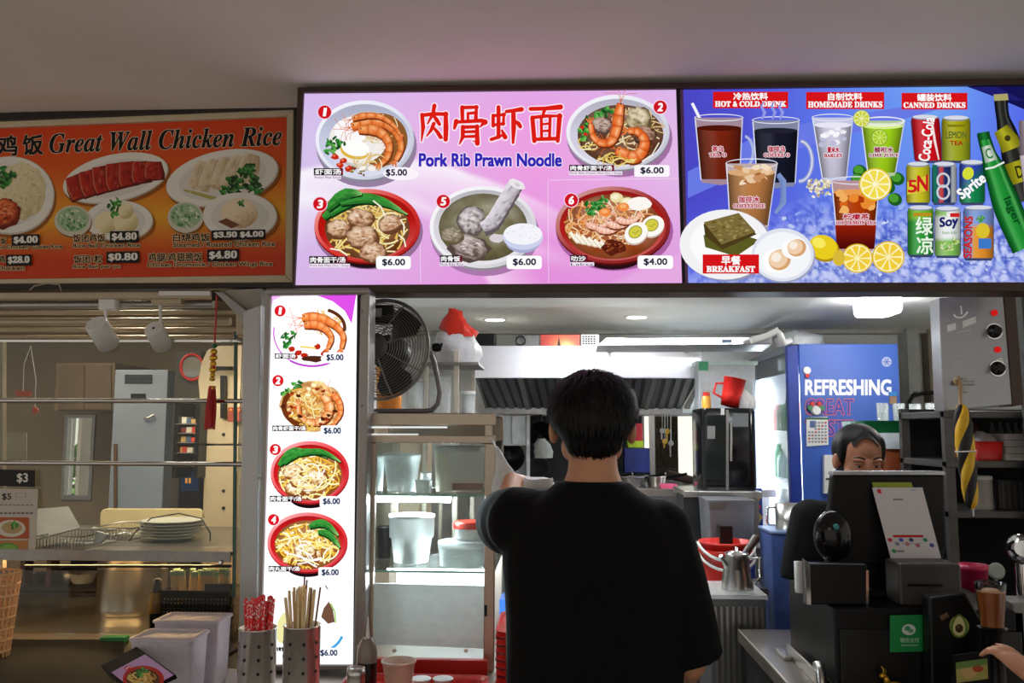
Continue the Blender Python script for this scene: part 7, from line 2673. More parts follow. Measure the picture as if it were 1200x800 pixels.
MB().tube([c + Vector((-r, 0, h * .85)), c + Vector((-r * 1.55, 0, h * .85)), c + Vector((-r * 1.62, 0, h * .7)), c + Vector((-r * 1.62, 0, h * .25)), c + Vector((-r * 1.5, 0, h * .15)), c + Vector((-r, 0, h * .15))], .0045).build('handle', m_chrome, t)
# ---- cooler box, green tray, glasses
Yo = 3.5
p0, p1 = P(1033, 526, Yo), P(1106, 552, Yo)
zob = .72
t = thing('drinks_cooler', ((p0.x + p1.x) / 2, Yo + .15, zob), 'brown insulated drinks cooler with pale grey lid behind the till screen', 'cooler')
MB().loft([rr((p0.x + p1.x) / 2, Yo + .16, (p1.x - p0.x) * .47, .14, .03, zob + .001), rr((p0.x + p1.x) / 2, Yo + .16, (p1.x - p0.x) * .5, .15, .035, p0.z)]).build('body', mat('rust_brown', (140, 66, 30), .45, vary=.12), t)
q0, q1 = P(1028, 507, Yo - .02), P(1107, 525.5, Yo - .02)
MB().loft([rr((q0.x + q1.x) / 2, Yo + .16, (q1.x - q0.x) * .5, .165, .035, p0.z + .001), rr((q0.x + q1.x) / 2, Yo + .16, (q1.x - q0.x) * .5, .165, .035, p0.z + .03), rr((q0.x + q1.x) / 2, Yo + .16, (q1.x - q0.x) * .46, .15, .03, q0.z)]).build('lid', mat('pale_lid', (196, 206, 210), .35), t)
zlid = q0.z
st = thing('cooler_stand', ((p0.x + p1.x) / 2, Yo + .15, 0), 'steel stand carrying the brown cooler', 'stand')
MB().span((p0.x - .02, Yo, zob - .03), (p1.x + .02, Yo + .34, zob)).build('top', m_steel_d, st)
for x in (p0.x - .02, p1.x - .005):
    for y in (Yo, Yo + .31):
        MB().span((x, y, 0), (x + .025, y + .025, zob - .03)).build('leg', m_steel_d, st)
cx = (P(1014, 500, Yo).x + P(1100, 500, Yo).x) / 2
tr = tray('green_tray', Vector((cx, Yo + .16, zlid + .0005)), (P(1100, 500, Yo).x - P(1014, 500, Yo).x) / 2, .16, P(1050, 493.5, Yo).z - zlid, mat('green_tray_plastic', (20, 110, 60), .35), 0, 'green plastic tray of glasses on top of the cooler', 'tray')
for i in range(7):
    x = P(1034 + i * 9.6, 490, Yo + .1).x
    y = Yo + .1 + (.075 if i % 2 else 0)
    z = zlid + .006
    h = P(1050, 472 + (i % 3), Yo + .1).z - z
    o = MB().lathe((x, y, z), [(.018, 0), (.0225, h), (.0205, h), (.0165, .008), (.001, .008)], 18, cap=False).build('drinking_glass', film('glassware', (226, 232, 236), .3, .08), origin=(x, y, z))
    tag(o, '%s clear drinking glass from the left on the green tray' % ['first', 'second', 'third', 'fourth', 'fifth', 'sixth', 'seventh'][i], 'glass', 'glasses on the green tray')
tag(MB().lathe((P(1103, 490, Yo).x + .012, Yo + .1, zlid + .0005), [(.01, 0), (.012, .05), (.006, .07), (.006, .085)], 14).build('green_bottle', mat('bright_green', (30, 160, 90), .3), origin=(P(1103, 490, Yo).x + .012, Yo + .1, zlid)), 'small bright green bottle at the right end of the cooler lid', 'bottle')
# ---- pipe and stains on the right back wall
t = thing('wall_pipe', P(1080, 462, 5.0), 'dark bent water pipe on the wall right of the fridge', 'pipe')
MB().tube([P(1066, 500, 5.1), P(1066, 470, 5.1), P(1070, 463, 5.1), P(1080, 461, 5.1), P(1140, 455, 5.1)], .012, 8).build('pipe', m_black, t)
for x in (1075, 1100):
    MB().span(P(x, 458, 5.1), P(x + 3, 465, 5.1) + Vector((0, .2, 0))).build('clamp', m_steel_d, t)
b = MB()
b.span((P(1060, 400, 5.2).x, 5.16, .0), (P(1074, 400, 5.2).x, 5.298, ZI))
structure('trim_7', b, mat('pipe_casing', (160, 160, 154), .7))
b = MB()
b.span((P(1088, 400, 5.2).x, 5.2, .0), (P(1112, 400, 5.2).x, 5.298, ZI))
structure('trim_8', b, mat('stained_casing', (132, 120, 104), .8, vary=.3, scale=4))
# ---- electric control box
Ye = 2.78
eb = thing('control_box', P(1145, 477, Ye), 'brushed steel control box with two black knobs and red lamps, upper right', 'control box')
m_ebx = mat('box_steel', (150, 152, 156), .3, .85, vary=.06, scale=30, stretch=(1, 1, 14))
MB().pprism([(1100, 349), (1176, 343), (1187, 474), (1106, 482)], Ye, .07).build('body', m_ebx, eb, bevel=.003)
MB().pprism([(1176, 343), (1190, 343), (1200, 474), (1187, 476)], Ye - .004, .09).build('edge_strip', m_wood, eb, bevel=.002)
for x, y in ((1165, 388), (1169, 431.5)):
    kb = MB().lathe(P(x, y, Ye - .001), [(.022, 0), (.022, .003), (.016, .004), (.015, .022), (.012, .025)], 24, (0, -1, 0)).build('knob', m_black, eb)
    MB().lathe(P(x, y, Ye - .0005), [(.027, 0), (.026, .0015)], 24, (0, -1, 0)).build('knob_plate', m_chrome, eb)
    q = P(x, y, Ye - .028)
    MB().box(q, (.005, .006, .03), Matrix.Rotation(.5, 3, 'Y')).build('pointer', m_black, kb)
for x, y in ((1165, 366.5), (1169, 409.5)):
    MB().lathe(P(x, y, Ye - .001), [(.010, 0), (.010, .004), (.006, .008)], 14, (0, -1, 0)).build('red_lamp', emis('red_lamp', (220, 30, 30), .8), eb)
MB().pprism([(1110, 381), (1120, 378), (1120.5, 386), (1110.5, 389)], Ye - .0012, .001).build('white_label', m_white, eb)
MB().pprism([(1128, 376), (1143.5, 370.5), (1144, 378), (1128.5, 384)], Ye - .0012, .001).build('white_label', m_white, eb)
MB().pprism([(1168, 420), (1175, 419), (1176, 425), (1169, 426.5)], Ye - .0012, .001).build('white_label', m_white, eb)
k = Ink(mkplace(Ye - .0004), (0, -1, 0))
k.line(curve([(1118, 368), (1120, 371), (1126, 372), (1131, 369), (1134, 365)]), 2, '#f4f4f4')  # white squiggle paints a reflection on the steel
k.line([(1126, 358), (1127, 368)], 1.8, '#f4f4f4')
k.line([(1121, 390), (1138, 386)], .8, '#d8d8d8')
k.build('marks_reflection_print', m_pap, eb)
MB().rect(1120, 446, 1143, 451, Ye - .02, .019).build('latch_bar', m_steel_d, eb, bevel=.002)
MB().rect(1128, 443, 1134, 460, Ye - .016, .015).build('latch_post', m_steel_d, eb, bevel=.002)
q = P(1150, 343, Ye + .05)
MB().span((q.x - .06, Ye + .02, q.z), (q.x + .06, Ye + .06, ZI)).build('bracket', m_steel_d, eb)
q = P(1146, 405, 3.5)  # unseen globe added here to brighten the stall ceiling and right wall
t = thing('fill_globe', (q.x, 3.5, ZI), 'round glass lamp hung behind the steel control box', 'lamp')
MB().cyl((q.x, 3.5, q.z + .05), (q.x, 3.5, ZI), .01, 8).build('rod', m_white, t)
MB().ball(q, .05, 18, 12).build('globe', emis('globe_white', (255, 252, 244), 90), t)
# ---- furled umbrella hanging from the latch
Yu2 = Ye - .07
um = thing('umbrella', P(1134, 606, Yu2), 'furled yellow and black umbrella hanging from the control box latch', 'umbrella')
MB().tube([P(1121, 450, Yu2 + .02), P(1119, 444, Yu2), P(1123, 441, Yu2 - .005), P(1125, 447, Yu2), P(1126, 480, Yu2)], .006, 8).build('handle', mat('pale_wood2', (180, 150, 110), .5), um)
A, B = P(1126, 474, Yu2), P(1139, 596, Yu2)
ax_ = (B - A).normalized()
L = (B - A).length
uu = ax_.cross(Vector((0, 1, 0))).normalized()
vv = ax_.cross(uu)
mp = M(Yu2)
prof = [(0, 3.5), (.06, 7), (.2, 9), (.5, 8.6), (.8, 7.4), (.95, 6), (1, 2.5)]


def urad(t):
    for i in range(len(prof) - 1):
        if prof[i][0] <= t <= prof[i + 1][0]:
            f_ = (t - prof[i][0]) / (prof[i + 1][0] - prof[i][0])
            return (prof[i][1] * (1 - f_) + prof[i + 1][1] * f_) * mp
    return prof[-1][1] * mp


ncol, nrow = 24, 40
for nm, par, m in (('canopy_gore', 0, mat('umbrella_yellow', (226, 178, 24), .5)), ('canopy_gore', 1, mat('umbrella_black', (16, 16, 18), .5))):
    for s_ in range(2):
        vs, fs = [], []
        for j in range(nrow + 1):
            t_ = j / nrow
            for i in range(7):
                a_ = 2 * pi * ((s_ * 2 + par) * .25 + i / 6 * .25) + t_ * 7.0
                r_ = urad(t_) * (1 + .16 * sin(pi * i / 6))
                vs.append(A + ax_ * (t_ * L) + (uu * cos(a_) + vv * sin(a_)) * r_)
        for j in range(nrow):
            for i in range(6):
                p_ = j * 7 + i
                fs.append((p_, p_ + 1, p_ + 8, p_ + 7))
        MB().add(vs, fs, True).build(nm, m, um)
MB().tube([A + ax_ * (L * .45) + (uu * cos(i * pi / 8) + vv * sin(i * pi / 8)) * (urad(.45) * 1.2) for i in range(16)], .0022, 6, True).build('strap', m_white, um)
MB().cyl(B, B + ax_ * .022, .006, 10, .004).build('tip', m_steel, um)
# ---- right shelves
Ys = 3.05
m_dim = mat('dim_steel', (84, 82, 80), .5, .6, vary=.15)
ur = thing('steel_shelf_unit', (P(1160, 600, Ys).x, Ys, 0), 'open steel shelf unit at the right edge below the control box', 'shelf')
x0, x1 = P(1107, 500, Ys).x, P(1290, 500, Ys).x
for y in (481.5, 540, 599):
    z = P(1150, y + 4, Ys).z
    MB().span((x0, Ys, z - .012), (x1, Ys + .4, z + .012)).build('shelf_board', m_dim, ur, bevel=.003)
MB().span((x0, Ys, .3), (x1, Ys + .4, .33)).build('shelf_board', m_dim, ur)
for x in (x0, x1 - .03):
    for y in (Ys + .002, Ys + .37):
        MB().span((x, y, 0), (x + .03, y + .028, P(1150, 476, Ys).z)).build('post', m_dim, ur)
MB().span((x0 + .03, Ys + .405, .2), (x1 - .03, Ys + .41, P(1150, 476, Ys).z)).build('back_sheet', m_black_m, ur)
zsh = [P(1150, y + 4, Ys).z + .0125 for y in (481.5, 540, 599)]
p0, p1 = P(1143, 517, Ys + .05), P(1177, 536, Ys + .05)
t = thing('red_basket', ((p0.x + p1.x) / 2, Ys + .12, zsh[1]), 'red plastic basket of clear packets on the right shelf', 'basket')
cx = (p0.x + p1.x) / 2
hx = (p1.x - p0.x) / 2
MB().loft([rr(cx, Ys + .12, hx * .92, .07, .012, zsh[1]), rr(cx, Ys + .12, hx, .08, .014, p0.z), rr(cx, Ys + .12, hx * .94, .075, .012, p0.z), rr(cx, Ys + .12, hx * .86, .065, .012, zsh[1] + .006)]).build('body', m_red, t)
bag('plastic_bag', [(1160, 534, 14), (1160, 516, 14), (1158, 510, 10), (1156, 506, 4)], Ys + .07, .05, zsh[1] + .0065, film('bag_clear2', (220, 220, 222), .6), 'clear plastic packets heaped in the red basket', 31)
for i in range(4):
    p0, p1 = P(1178, 536, Ys + .06), P(1210, 536, Ys + .06)
    z = zsh[1] + .0005 + i * .0235
    o = MB().loft([rr((p0.x + p1.x) / 2 + .004 * (i % 2), Ys + .13, (p1.x - p0.x) / 2, .07, .01, z), rr((p0.x + p1.x) / 2 + .004 * (i % 2), Ys + .13, (p1.x - p0.x) / 2, .07, .01, z + .022)]).build('paper_pack', mat('pack_white_%d' % i, (214 - i * 6, 210 - i * 6, 196), .6), origin=((p0.x + p1.x) / 2, Ys + .13, z))
    tag(o, ['lowest white pack', 'second lowest white pack', 'second highest white pack', 'topmost white pack'][i] + ' of the stack right of the red basket', 'pack', 'white packs on the right shelf')
bag('brown_sack', [(1146, 536, 15), (1148, 522, 17), (1147, 508, 15), (1146, 499, 10), (1145, 494, 4)], Ys + .2, .07, zsh[1], mat('brown_sack', (104, 62, 36), .7, vary=.3), 'brown paper sack at the back of the right shelf, behind the umbrella', 33, cat='sack')
for i in range(5):
    px_ = 1168 + i * 9
    o = MB().lathe(Vector((P(px_, 536, Ys + .25).x, Ys + .27, zsh[1])), [(.012, 0), (.012, .10), (.006, .12), (.006, .135)], 14).build('condiment_bottle', mat('grey_bottle', (96, 98, 100), .3), origin=(P(px_, 536, Ys + .25).x, Ys + .27, zsh[1]))
    tag(o, '%s grey bottle in the dim row at the back of the right shelf' % ['first', 'second', 'third', 'fourth', 'fifth'][i], 'bottle', 'grey bottles at the back of the right shelf')
c = P(1152, 592, Ys + .08)
c.z = zsh[2]
t = thing('white_canister', c, 'white cylindrical canister on the lower right shelf', 'canister')
hh = P(1152, 558, Ys + .08).z - c.z
MB().lathe(c, [(.032, 0), (.033, .004), (.033, hh * .9)], 24).build('body', mat('canister_white', (176, 172, 164), .4), t)
MB().lathe(c, [(.034, hh * .9 + .0005), (.034, hh), (.03, hh * 1.03)], 24).build('lid', m_white, t)
p0, p1 = P(1170, 562, Ys + .06), P(1215, 594, Ys + .06)
t = thing('dark_crate', ((p0.x + p1.x) / 2, Ys + .12, zsh[2]), 'dark grey ribbed crate on the lower right shelf', 'crate')
MB().span((p0.x, Ys + .06, zsh[2] + .0005), (p1.x, Ys + .2, p0.z)).build('body', mat('dark_crate', (58, 56, 54), .6), t, bevel=.003)
for i in range(6):
    x = p0.x + .008 + (p1.x - p0.x - .02) * i / 5
    MB().span((x, Ys + .055, zsh[2] + .005), (x + .006, Ys + .0595, p0.z - .005)).build('rib', mat('crate_rib', (84, 82, 80), .6), t)
# dark upright panel at the far right edge
b = MB()
b.span((P(1200, 400, 2.99).x, 2.99, 0), (P(1200, 400, 2.99).x + .5, 3.03, ZI))
structure('wall_side_panel', b, mat('dim_grey', (70, 72, 70), .7)).name = 'wall_side'

# ================================================================== right counter with till
XR0 = .60
t = thing('till_counter', (1.1, 2.1, 0), 'steel till counter with dark front edge at the right', 'counter')
MB().span((XR0, 1.8, .86), (2.3, 2.96, .9)).build('top', m_count, t, bevel=.004)
MB().span((XR0 + .02, 1.86, 0), (2.28, 2.94, .858)).build('body', m_black_m, t)
ZK = .90
# cash drawer
A1, A2 = PZ(958, 786, ZK), P(960, 712, 2.26)
xk0, xk1, yk0, yk1 = .70, 1.17, 2.26, 2.68
zk = A2.z
t = thing('cash_drawer', ((xk0 + xk1) / 2, yk0, ZK), 'big black cash drawer under the till screen with a green sticker', 'cash drawer')
MB().span((xk0, yk0, ZK + .012), (xk1, yk1, zk)).build('case', m_black, t, bevel=.005)
MB().span((xk0 + .012, yk0 - .006, ZK + .02), (xk1 - .012, yk0, zk - .05)).build('drawer_front', mat('drawer_black', (16, 16, 17), .3), t, bevel=.002)
for x in (xk0 + .02, xk1 - .05):
    for y in (yk0 + .02, yk1 - .05):
        MB().span((x, y, ZK), (x + .03, y + .03, ZK + .012)).build('foot', m_black_m, t)
MB().lathe(Vector(((xk0 + xk1) / 2 + .03, yk0 - .0062, ZK + .07)), [(.012, 0), (.011, .004)], 16, (0, -1, 0)).build('lock', m_steel_d, t)
gs = MB().pprism([(1043, 721), (1088, 720), (1088, 763), (1043, 764)], yk0 - .0085, .002).build('green_sticker', mat('sticker_green', (20, 150, 76), .4, vary=.02), t)
k = Ink(mkplace(yk0 - .0088), (0, -1, 0))
k.ell(1065, 737.5, 8, 6.5, '#e4f0e8')
k.ell(1063.5, 736, 3.4, 2.8, '#4aa878')
k.ell(1067.5, 739, 3, 2.4, '#6ab890')
k.text('微信支付', 1055, 747, 1077, 752.5, '#b8dcc8', bold=.15)
k.rect(1056, 755, 1076, 756.6, '#8cc8a8')
k.build('sticker_print', m_pap, gs)
# black till body to the right, with avocado sticker
p0 = P(1088, 705, 2.2)
t = thing('receipt_printer', (1.16, 2.2, ZK), 'black sloped receipt printer with avocado sticker right of the drawer', 'printer')
q = [P(1089, 700, 2.2), P(1132, 694, 2.2), P(1160, 742, 2.2), P(1163, 770, 2.2), P(1089, 770, 2.2)]
q = [Vector((v_.x, v_.y, max(ZK, v_.z))) for v_ in q[:3]] + [Vector((q[3].x, 2.2, ZK)), Vector((q[4].x, 2.2, ZK))]
MB().prism(q, (0, .048, 0)).build('case', m_black, t, bevel=.006)
av = MB().lathe(P(1124, 733, 2.1985), [(.0235, 0), (.0235, .0012)], 24, (0, -1, 0)).build('avocado_sticker', mat('avocado_green', (150, 160, 80), .4), t)
k = Ink(mkplace(2.1968), (0, -1, 0))
k.poly(curve([(1124, 719), (1130, 724), (1134, 735), (1131, 744), (1124, 747), (1117, 744), (1114, 735), (1118, 724), (1124, 719)]), '#6a8a3a')
k.poly(curve([(1124, 721.5), (1128, 725), (1131.5, 735), (1129, 742.5), (1124, 745), (1119, 742.5), (1116.5, 735), (1120, 725), (1124, 721.5)]), '#dcdca0')
k.ell(1124, 736, 4.6, 5, '#4a3018')
k.ell(1123, 734.5, 1.4, 1.6, '#8a6038')
k.build('sticker_print', m_pap, av)
MB().pprism([(1101, 722), (1110, 717), (1112, 722), (1104, 727)], 2.1975, .002).build('brown_sticker', mat('brown_sticker', (110, 84, 50), .5), t)
# steel bracket on the counter
t = thing('steel_bracket', PZ(930, 770, ZK), 'bent steel bracket standing on the till counter left of the drawer', 'bracket')
xx = .62
MB().span((xx + .052, 2.34, ZK), (xx + .060, 2.62, ZK + .034)).build('rail', m_steel, t, bevel=.004)
MB().tube([(xx + .058, 2.345, ZK + .045), (xx + .058, 2.325, ZK + .05), (xx + .058, 2.305, ZK + .035), (xx + .058, 2.30, ZK + .004)], .012, 8).build('bend', m_steel, t)
MB().span((xx + .03, 2.56, ZK), (xx + .0515, 2.66, ZK + .012)).build('plate', m_steel, t, bevel=.003)
# gold figurine
c = P(1049, 792, 2.225)
c.z = ZK
g_ = thing('gold_figurine', c, 'small golden standing animal figurine in front of the cash drawer', 'figurine')
mg = M(2.225)
k_ = mg
b = MB()
b.ball(c + Vector((0, 0, 13 * k_)), (11 * k_, 5 * k_, 5.6 * k_), 16, 10)
b.ball(c + Vector((-9 * k_, 0, 19 * k_)), (3.4 * k_, 3 * k_, 6 * k_), 12, 8, Matrix.Rotation(-.4, 3, 'Y'))
b.ball(c + Vector((-13 * k_, 0, 24 * k_)), (4.4 * k_, 2.8 * k_, 3 * k_), 12, 8)
for dx in (-7.5, 7.5):
    for dy in (-3, 3):
        b.cyl(c + Vector((dx * k_, dy * k_, 0)), c + Vector((dx * k_ * .95, dy * k_, 11 * k_)), 2 * k_, 8, 2.6 * k_)
b.build('body', m_gold, g_)
for dy in (-2, 2):
    MB().tube([c + Vector((-12 * k_, dy * k_, 26 * k_)), c + Vector((-11 * k_, dy * 1.8 * k_, 30 * k_)), c + Vector((-13 * k_, dy * 2.2 * k_, 33 * k_))], .8 * k_, 6).build('horn', m_gold, g_)
MB().tube([c + Vector((11 * k_, 0, 15 * k_)), c + Vector((14 * k_, 0, 12 * k_)), c + Vector((13.5 * k_, 0, 7 * k_))], 1.1 * k_, 6).build('tail', m_gold, g_)
# counter front lip
t = MB().span((XR0 + .1, 2.02, ZK + .0005), (1.25, 2.05, ZK + .008)).build('wood_strip', mat('pale_strip', (150, 130, 96), .5), origin=(1, 2.03, ZK))
tag(t, 'thin tan wooden strip along the front of the till counter', 'strip')
# monitor
Ym2 = 2.46
mo = thing('till_screen', (P(1040, 660, Ym2).x, Ym2 + .03, zk), 'large black till screen seen from behind with silver top edge', 'monitor')
MB().pprism([(976, 556), (1107, 556), (1110, 640), (1104, 662), (970, 662), (968, 640)], Ym2, .035).build('back_shell', m_black, mo, bevel=.006)
MB().pprism([(977, 552), (1107, 552), (1108, 556.5), (976, 556.5)], Ym2 - .004, .045).build('top_edge', mat('silver_plastic', (190, 194, 200), .25, .5), mo, bevel=.0015)
MB().rect(1010, 655, 1075, 690, Ym2 + .01, .05).build('neck', m_black, mo, bevel=.004)
MB().span((P(1000, 690, Ym2).x, Ym2 - .06, zk + .0005), (P(1085, 690, Ym2).x, Ym2 + .14, zk + .02)).build('base', m_black, mo, bevel=.004)
# printed payment sheet (its code left out) and lime note
sh = thing('payment_sheet', P(1070, 653, Ym2 - .02), 'white payment sheet with red bar and coloured dots leaning on the till screen', 'sign')
q = [P(1022, 571, Ym2 - .012), P(1081, 571, Ym2 - .012), P(1103, 654, Ym2 - .05), P(1044, 654, Ym2 - .05)]
MB().prism(q, (0, .002, 0)).build('sheet', mat('sheet_white', (214, 212, 216), .45, vary=.02), sh)


def shp(x, y):
    u_, v_ = x, y
    return (q[0] * (1 - u_) + q[1] * u_) * (1 - v_) + (q[3] * (1 - u_) + q[2] * u_) * v_


k = Ink(shp, (0, -1, .3), 6e-5)
k.ell(.13, .055, .05, .032, '#d02030')
k.ell(.17, .055, .022, .018, '#f0c0c4')
k.rect(.35, .16, .55, .185, '#8a8a90')
k.rect(.74, .03, .86, .045, '#b8b8bc')
k.rect(.16, .675, .76, .71, '#c8222c')
for x, y, c_ in ((.08, .745, '#c83040'), (.3, .745, '#4060c0'), (.5, .745, '#304878'), (.78, .745, '#2c9058'), (.2, .8, '#8890a0'), (.4, .8, '#d07080'), (.6, .82, '#c06878'), (.88, .82, '#4a4aa0'), (.1, .9, '#40a060')):
    k.ell(x, y, .045, .028, c_)
k.rect(.15, .89, .3, .91, '#707078')
k.rect(.3, .79, .72, .8, '#a8a0a8')
k.build('sheet_print', m_pap, sh)
MB().pprism([(1022, 565), (1068, 565), (1070, 571), (1024, 572)], Ym2 - .0075, .003).build('lime_note', mat('lime_note', (150, 170, 50), .5), sh)
q5 = MB().prism([P(1040, 654, Ym2 - .05), P(1108, 654, Ym2 - .05), P(1112, 660, Ym2 - .08), P(1050, 662, Ym2 - .08)], (0, 0, -.003))
q5.build('ledge', m_dk2, mo)
# grey printer behind
t = thing('grey_printer', (P(1092, 694, 2.36).x, 2.38, zk), 'dark grey card printer under the payment sheet', 'printer')
p0, p1 = P(1053, 660, 2.3), P(1128, 697, 2.3)
MB().span((p0.x, 2.3, zk + .0005), (min(p1.x, xk1 + .02), 2.398, p0.z)).build('case', mat('grey_case', (62, 58, 56), .4), t, bevel=.006)
MB().span((p0.x + .02, 2.297, zk + .05), (p1.x - .05, 2.2995, zk + .056)).build('slot', m_black, t)
# scanner
c = P(976, 662, 2.40)
t = thing('barcode_scanner', (c.x, 2.40, zk), 'glossy black round scanner with teal glint left of the till screen', 'scanner')
r = 22.5 * M(2.4)
cz = P(976, 628, 2.40)
MB().ball(cz, (r * .95, r * .7, r * 1.28), 24, 14).build('head', m_dk2, t)
MB().lathe(Vector((cz.x, 2.41, zk)), [(.05, 0), (.05, .012), (.022, .03), (.018, max(.05, cz.z - r * 1.0 - zk))], 24).build('stand', m_black, t)
MB().lathe(P(980, 617, 2.40 - r * .66), [(.0085, 0), (.006, .003)], 12, (.1, -1, .3)).build('teal_spot', mat('teal', (70, 150, 160), .2), t)  # small teal disc set on the black head
# black card box, white cup
p0, p1 = P(946, 660, 2.3), P(1018, 711, 2.3)
zc0 = zk + .0005
t = thing('card_box', ((p0.x + p1.x) / 2, 2.32, zk), 'black open card box with chrome left edge on the cash drawer', 'box')
MB().span((p0.x, 2.30, zc0), (p1.x, 2.335, p0.z)).build('front', m_black, t, bevel=.003)
MB().prism([P(944, 656, 2.3), P(949, 660, 2.295), Vector((P(949, 660, 2.295).x, 2.295, zc0)), Vector((P(944, 656, 2.3).x, 2.3, zc0))], (0, .034, 0)).build('chrome_edge', m_chrome, t)
MB().rect(1015, 668, 1018, 709, 2.296, .003).build('chrome_edge', m_chrome, t)
c = P(938.5, 693, 2.47)
c.z = zk + .0005
o = MB().lathe(c, [(.0155, 0), (.0165, P(938, 658, 2.47).z - c.z), (.0145, P(938, 658, 2.47).z - c.z), (.0135, .004), (.001, .004)], 20, cap=False).build('white_cup', m_white, origin=c)
tag(o, 'small white cup beside the black card box', 'cup')
# iced tea, lid, pink bowl, chrome machine at the right edge
zt0 = P(1162, 735, 2.5).z
t = thing('serving_ledge', (P(1165, 740, 2.5).x, 2.5, ZK), 'dark raised ledge behind the printer carrying the iced tea', 'ledge')
MB().span((max(1.18, P(1100, 740, 2.44).x), 2.44, ZK), (P(1240, 740, 2.44).x, 2.72, zt0)).build('block', m_black, t, bevel=.004)
Yt3 = 2.15
c = P(1163, 735, Yt3)
st = thing('cup_stand', (c.x, Yt3, ZK), 'short dark stand under the iced tea cup', 'stand')
MB().lathe((c.x, Yt3, ZK), [(.036, 0), (.036, .006), (.024, .02), (.024, c.z - ZK - .01), (.034, c.z - ZK)], 24).build('stem', m_black, st)
c.z += .0005
t = thing('iced_tea', c, 'clear plastic cup of orange milk tea at the right edge', 'drink')
r = 15.5 * M(Yt3)
h = P(1162, 682, Yt3).z - c.z
MB().lathe(c, [(r * .72, .003), (r * .93, h * .8)], 24).build('tea', mat('milk_tea', (206, 122, 56), .3), t)
MB().lathe(c, [(r * .74, 0), (r * .97, h * .8), (r * 1.02, h), (r * .99, h), (r * .95, h * .82)], 26, cap=False).build('cup', glass('cup_plastic', refl=2), t)
MB().lathe(c, [(r * .9, h * .802), (r * .8, h * .84), (r * .3, h * .86)], 20).build('foam', mat('tea_foam', (220, 160, 100), .5), t)
o = MB().lathe(P(1167, 669, 2.66), [(.024, 0), (.025, .004), (.02, .008)], 24, (0, -1, .15)).cyl(P(1167, 677, 2.655), Vector((P(1167, 677, 2.655).x, 2.655, zt0 + .0005)), .004, 8).build('round_sign', mat('grey_green_disc', (160, 176, 166), .4), origin=(P(1167, 669, 2.66).x, 2.66, zt0))
tag(o, 'pale round disc on a thin stem behind the iced tea', 'disc')
c = P(1142, 692, 2.6)
c.z = zt0 + .0005
r = 14.5 * M(2.6)
h = P(1142, 661, 2.6).z - c.z
tag(MB().lathe(c, [(r * .8, 0), (r, h * .9), (r * 1.05, h * .9), (r * 1.05, h), (r * .93, h), (r * .76, .005), (.001, .005)], 26, cap=False).build('pink_bowl', mat('pink_plastic', (196, 40, 84), .35), origin=c), 'deep pink plastic bowl behind the printer', 'bowl')
t = thing('drinks_machine', (P(1198, 728, 2.3).x, 2.3, ZK), 'chrome and grey drinks machine cut by the right edge', 'machine')
p0 = P(1182, 704, 2.28)
MB().span((p0.x, 2.26, ZK), (p0.x + .2, 2.36, p0.z)).build('base', mat('machine_grey', (150, 150, 148), .4), t, bevel=.005)
MB().lathe(P(1197, 642, 2.3), [(.032, -.03), (.036, 0), (.034, .02), (.02, .04)], 24, (-.4, -1, .1)).build('chrome_head', m_chrome, t)
MB().cyl(P(1199, 660, 2.33), Vector((P(1199, 660, 2.33).x, 2.33, p0.z)), .02, 16).build('column', m_chrome, t)
# picture card
q2 = [P(1118, 768, 2.1), P(1160, 762, 2.1), P(1162, 800, 2.1), P(1120, 806, 2.1)]
t = thing('picture_card', q2[3], 'dark framed card with a green and yellow food picture before the printer', 'card')
MB().prism(q2, (0, .006, 0)).build('frame', m_black, t)
k = Ink(mkplace(2.0985), (0, -1, 0))
k.poly([(1120, 776), (1157, 771), (1158, 795), (1121, 800)], '#a8a25a')
k.poly([(1120, 776), (1157, 771), (1157, 778), (1120, 784)], '#6a8a4a')
k.blob(1136, 788, 10, 6, '#c8a870', 10, .2)
k.blob(1146, 784, 6, 4, '#b04a30', 9, .2)
k.build('picture_print', m_pap, t)

MB().span((q2[0].x + .004, 2.1075, ZK), (q2[1].x - .004, 2.13, q2[3].z + .02)).build('prop', m_black, t)
# ================================================================== people
m_skin = mat('skin_tan', (196, 138, 104), .5, vary=.05, scale=20)
m_skin2 = mat('skin_warm', (172, 116, 88), .5, vary=.05, scale=20)
m_tee = mat('black_tee', (9, 9, 11), .9, vary=.15, scale=30, bump=.15, spec=.2)
m_trs = mat('dark_trousers', (26, 26, 32), .85, vary=.15)
m_hair = mat('black_hair', (7, 6, 7), .55, vary=.3, scale=80, spec=.25)


def remeshed(mb, name, m, parent, voxel, smooth=4, fac=.5):
    o = mb.build(name, m, parent)
    md = o.modifiers.new('r', 'REMESH')
    md.mode = 'VOXEL'
    md.voxel_size = voxel
    md.use_smooth_shade = True
    ms = o.modifiers.new('s', 'SMOOTH')
    ms.iterations = smooth
    ms.factor = fac
    return o


def ring3(c, a, b, ra, rb, n=20, p=1.0):
    "ellipse ring around c spanned by unit vectors a, b; p > 1 squares it off"
    out = []
    for i in range(n):
        t_ = 2 * pi * i / n
        ca, sa = cos(t_), sin(t_)
        ca = math.copysign(abs(ca) ** (1 / p), ca)
        sa = math.copysign(abs(sa) ** (1 / p), sa)
        out.append(c + a * (ra * ca) + b * (rb * sa))
    return out


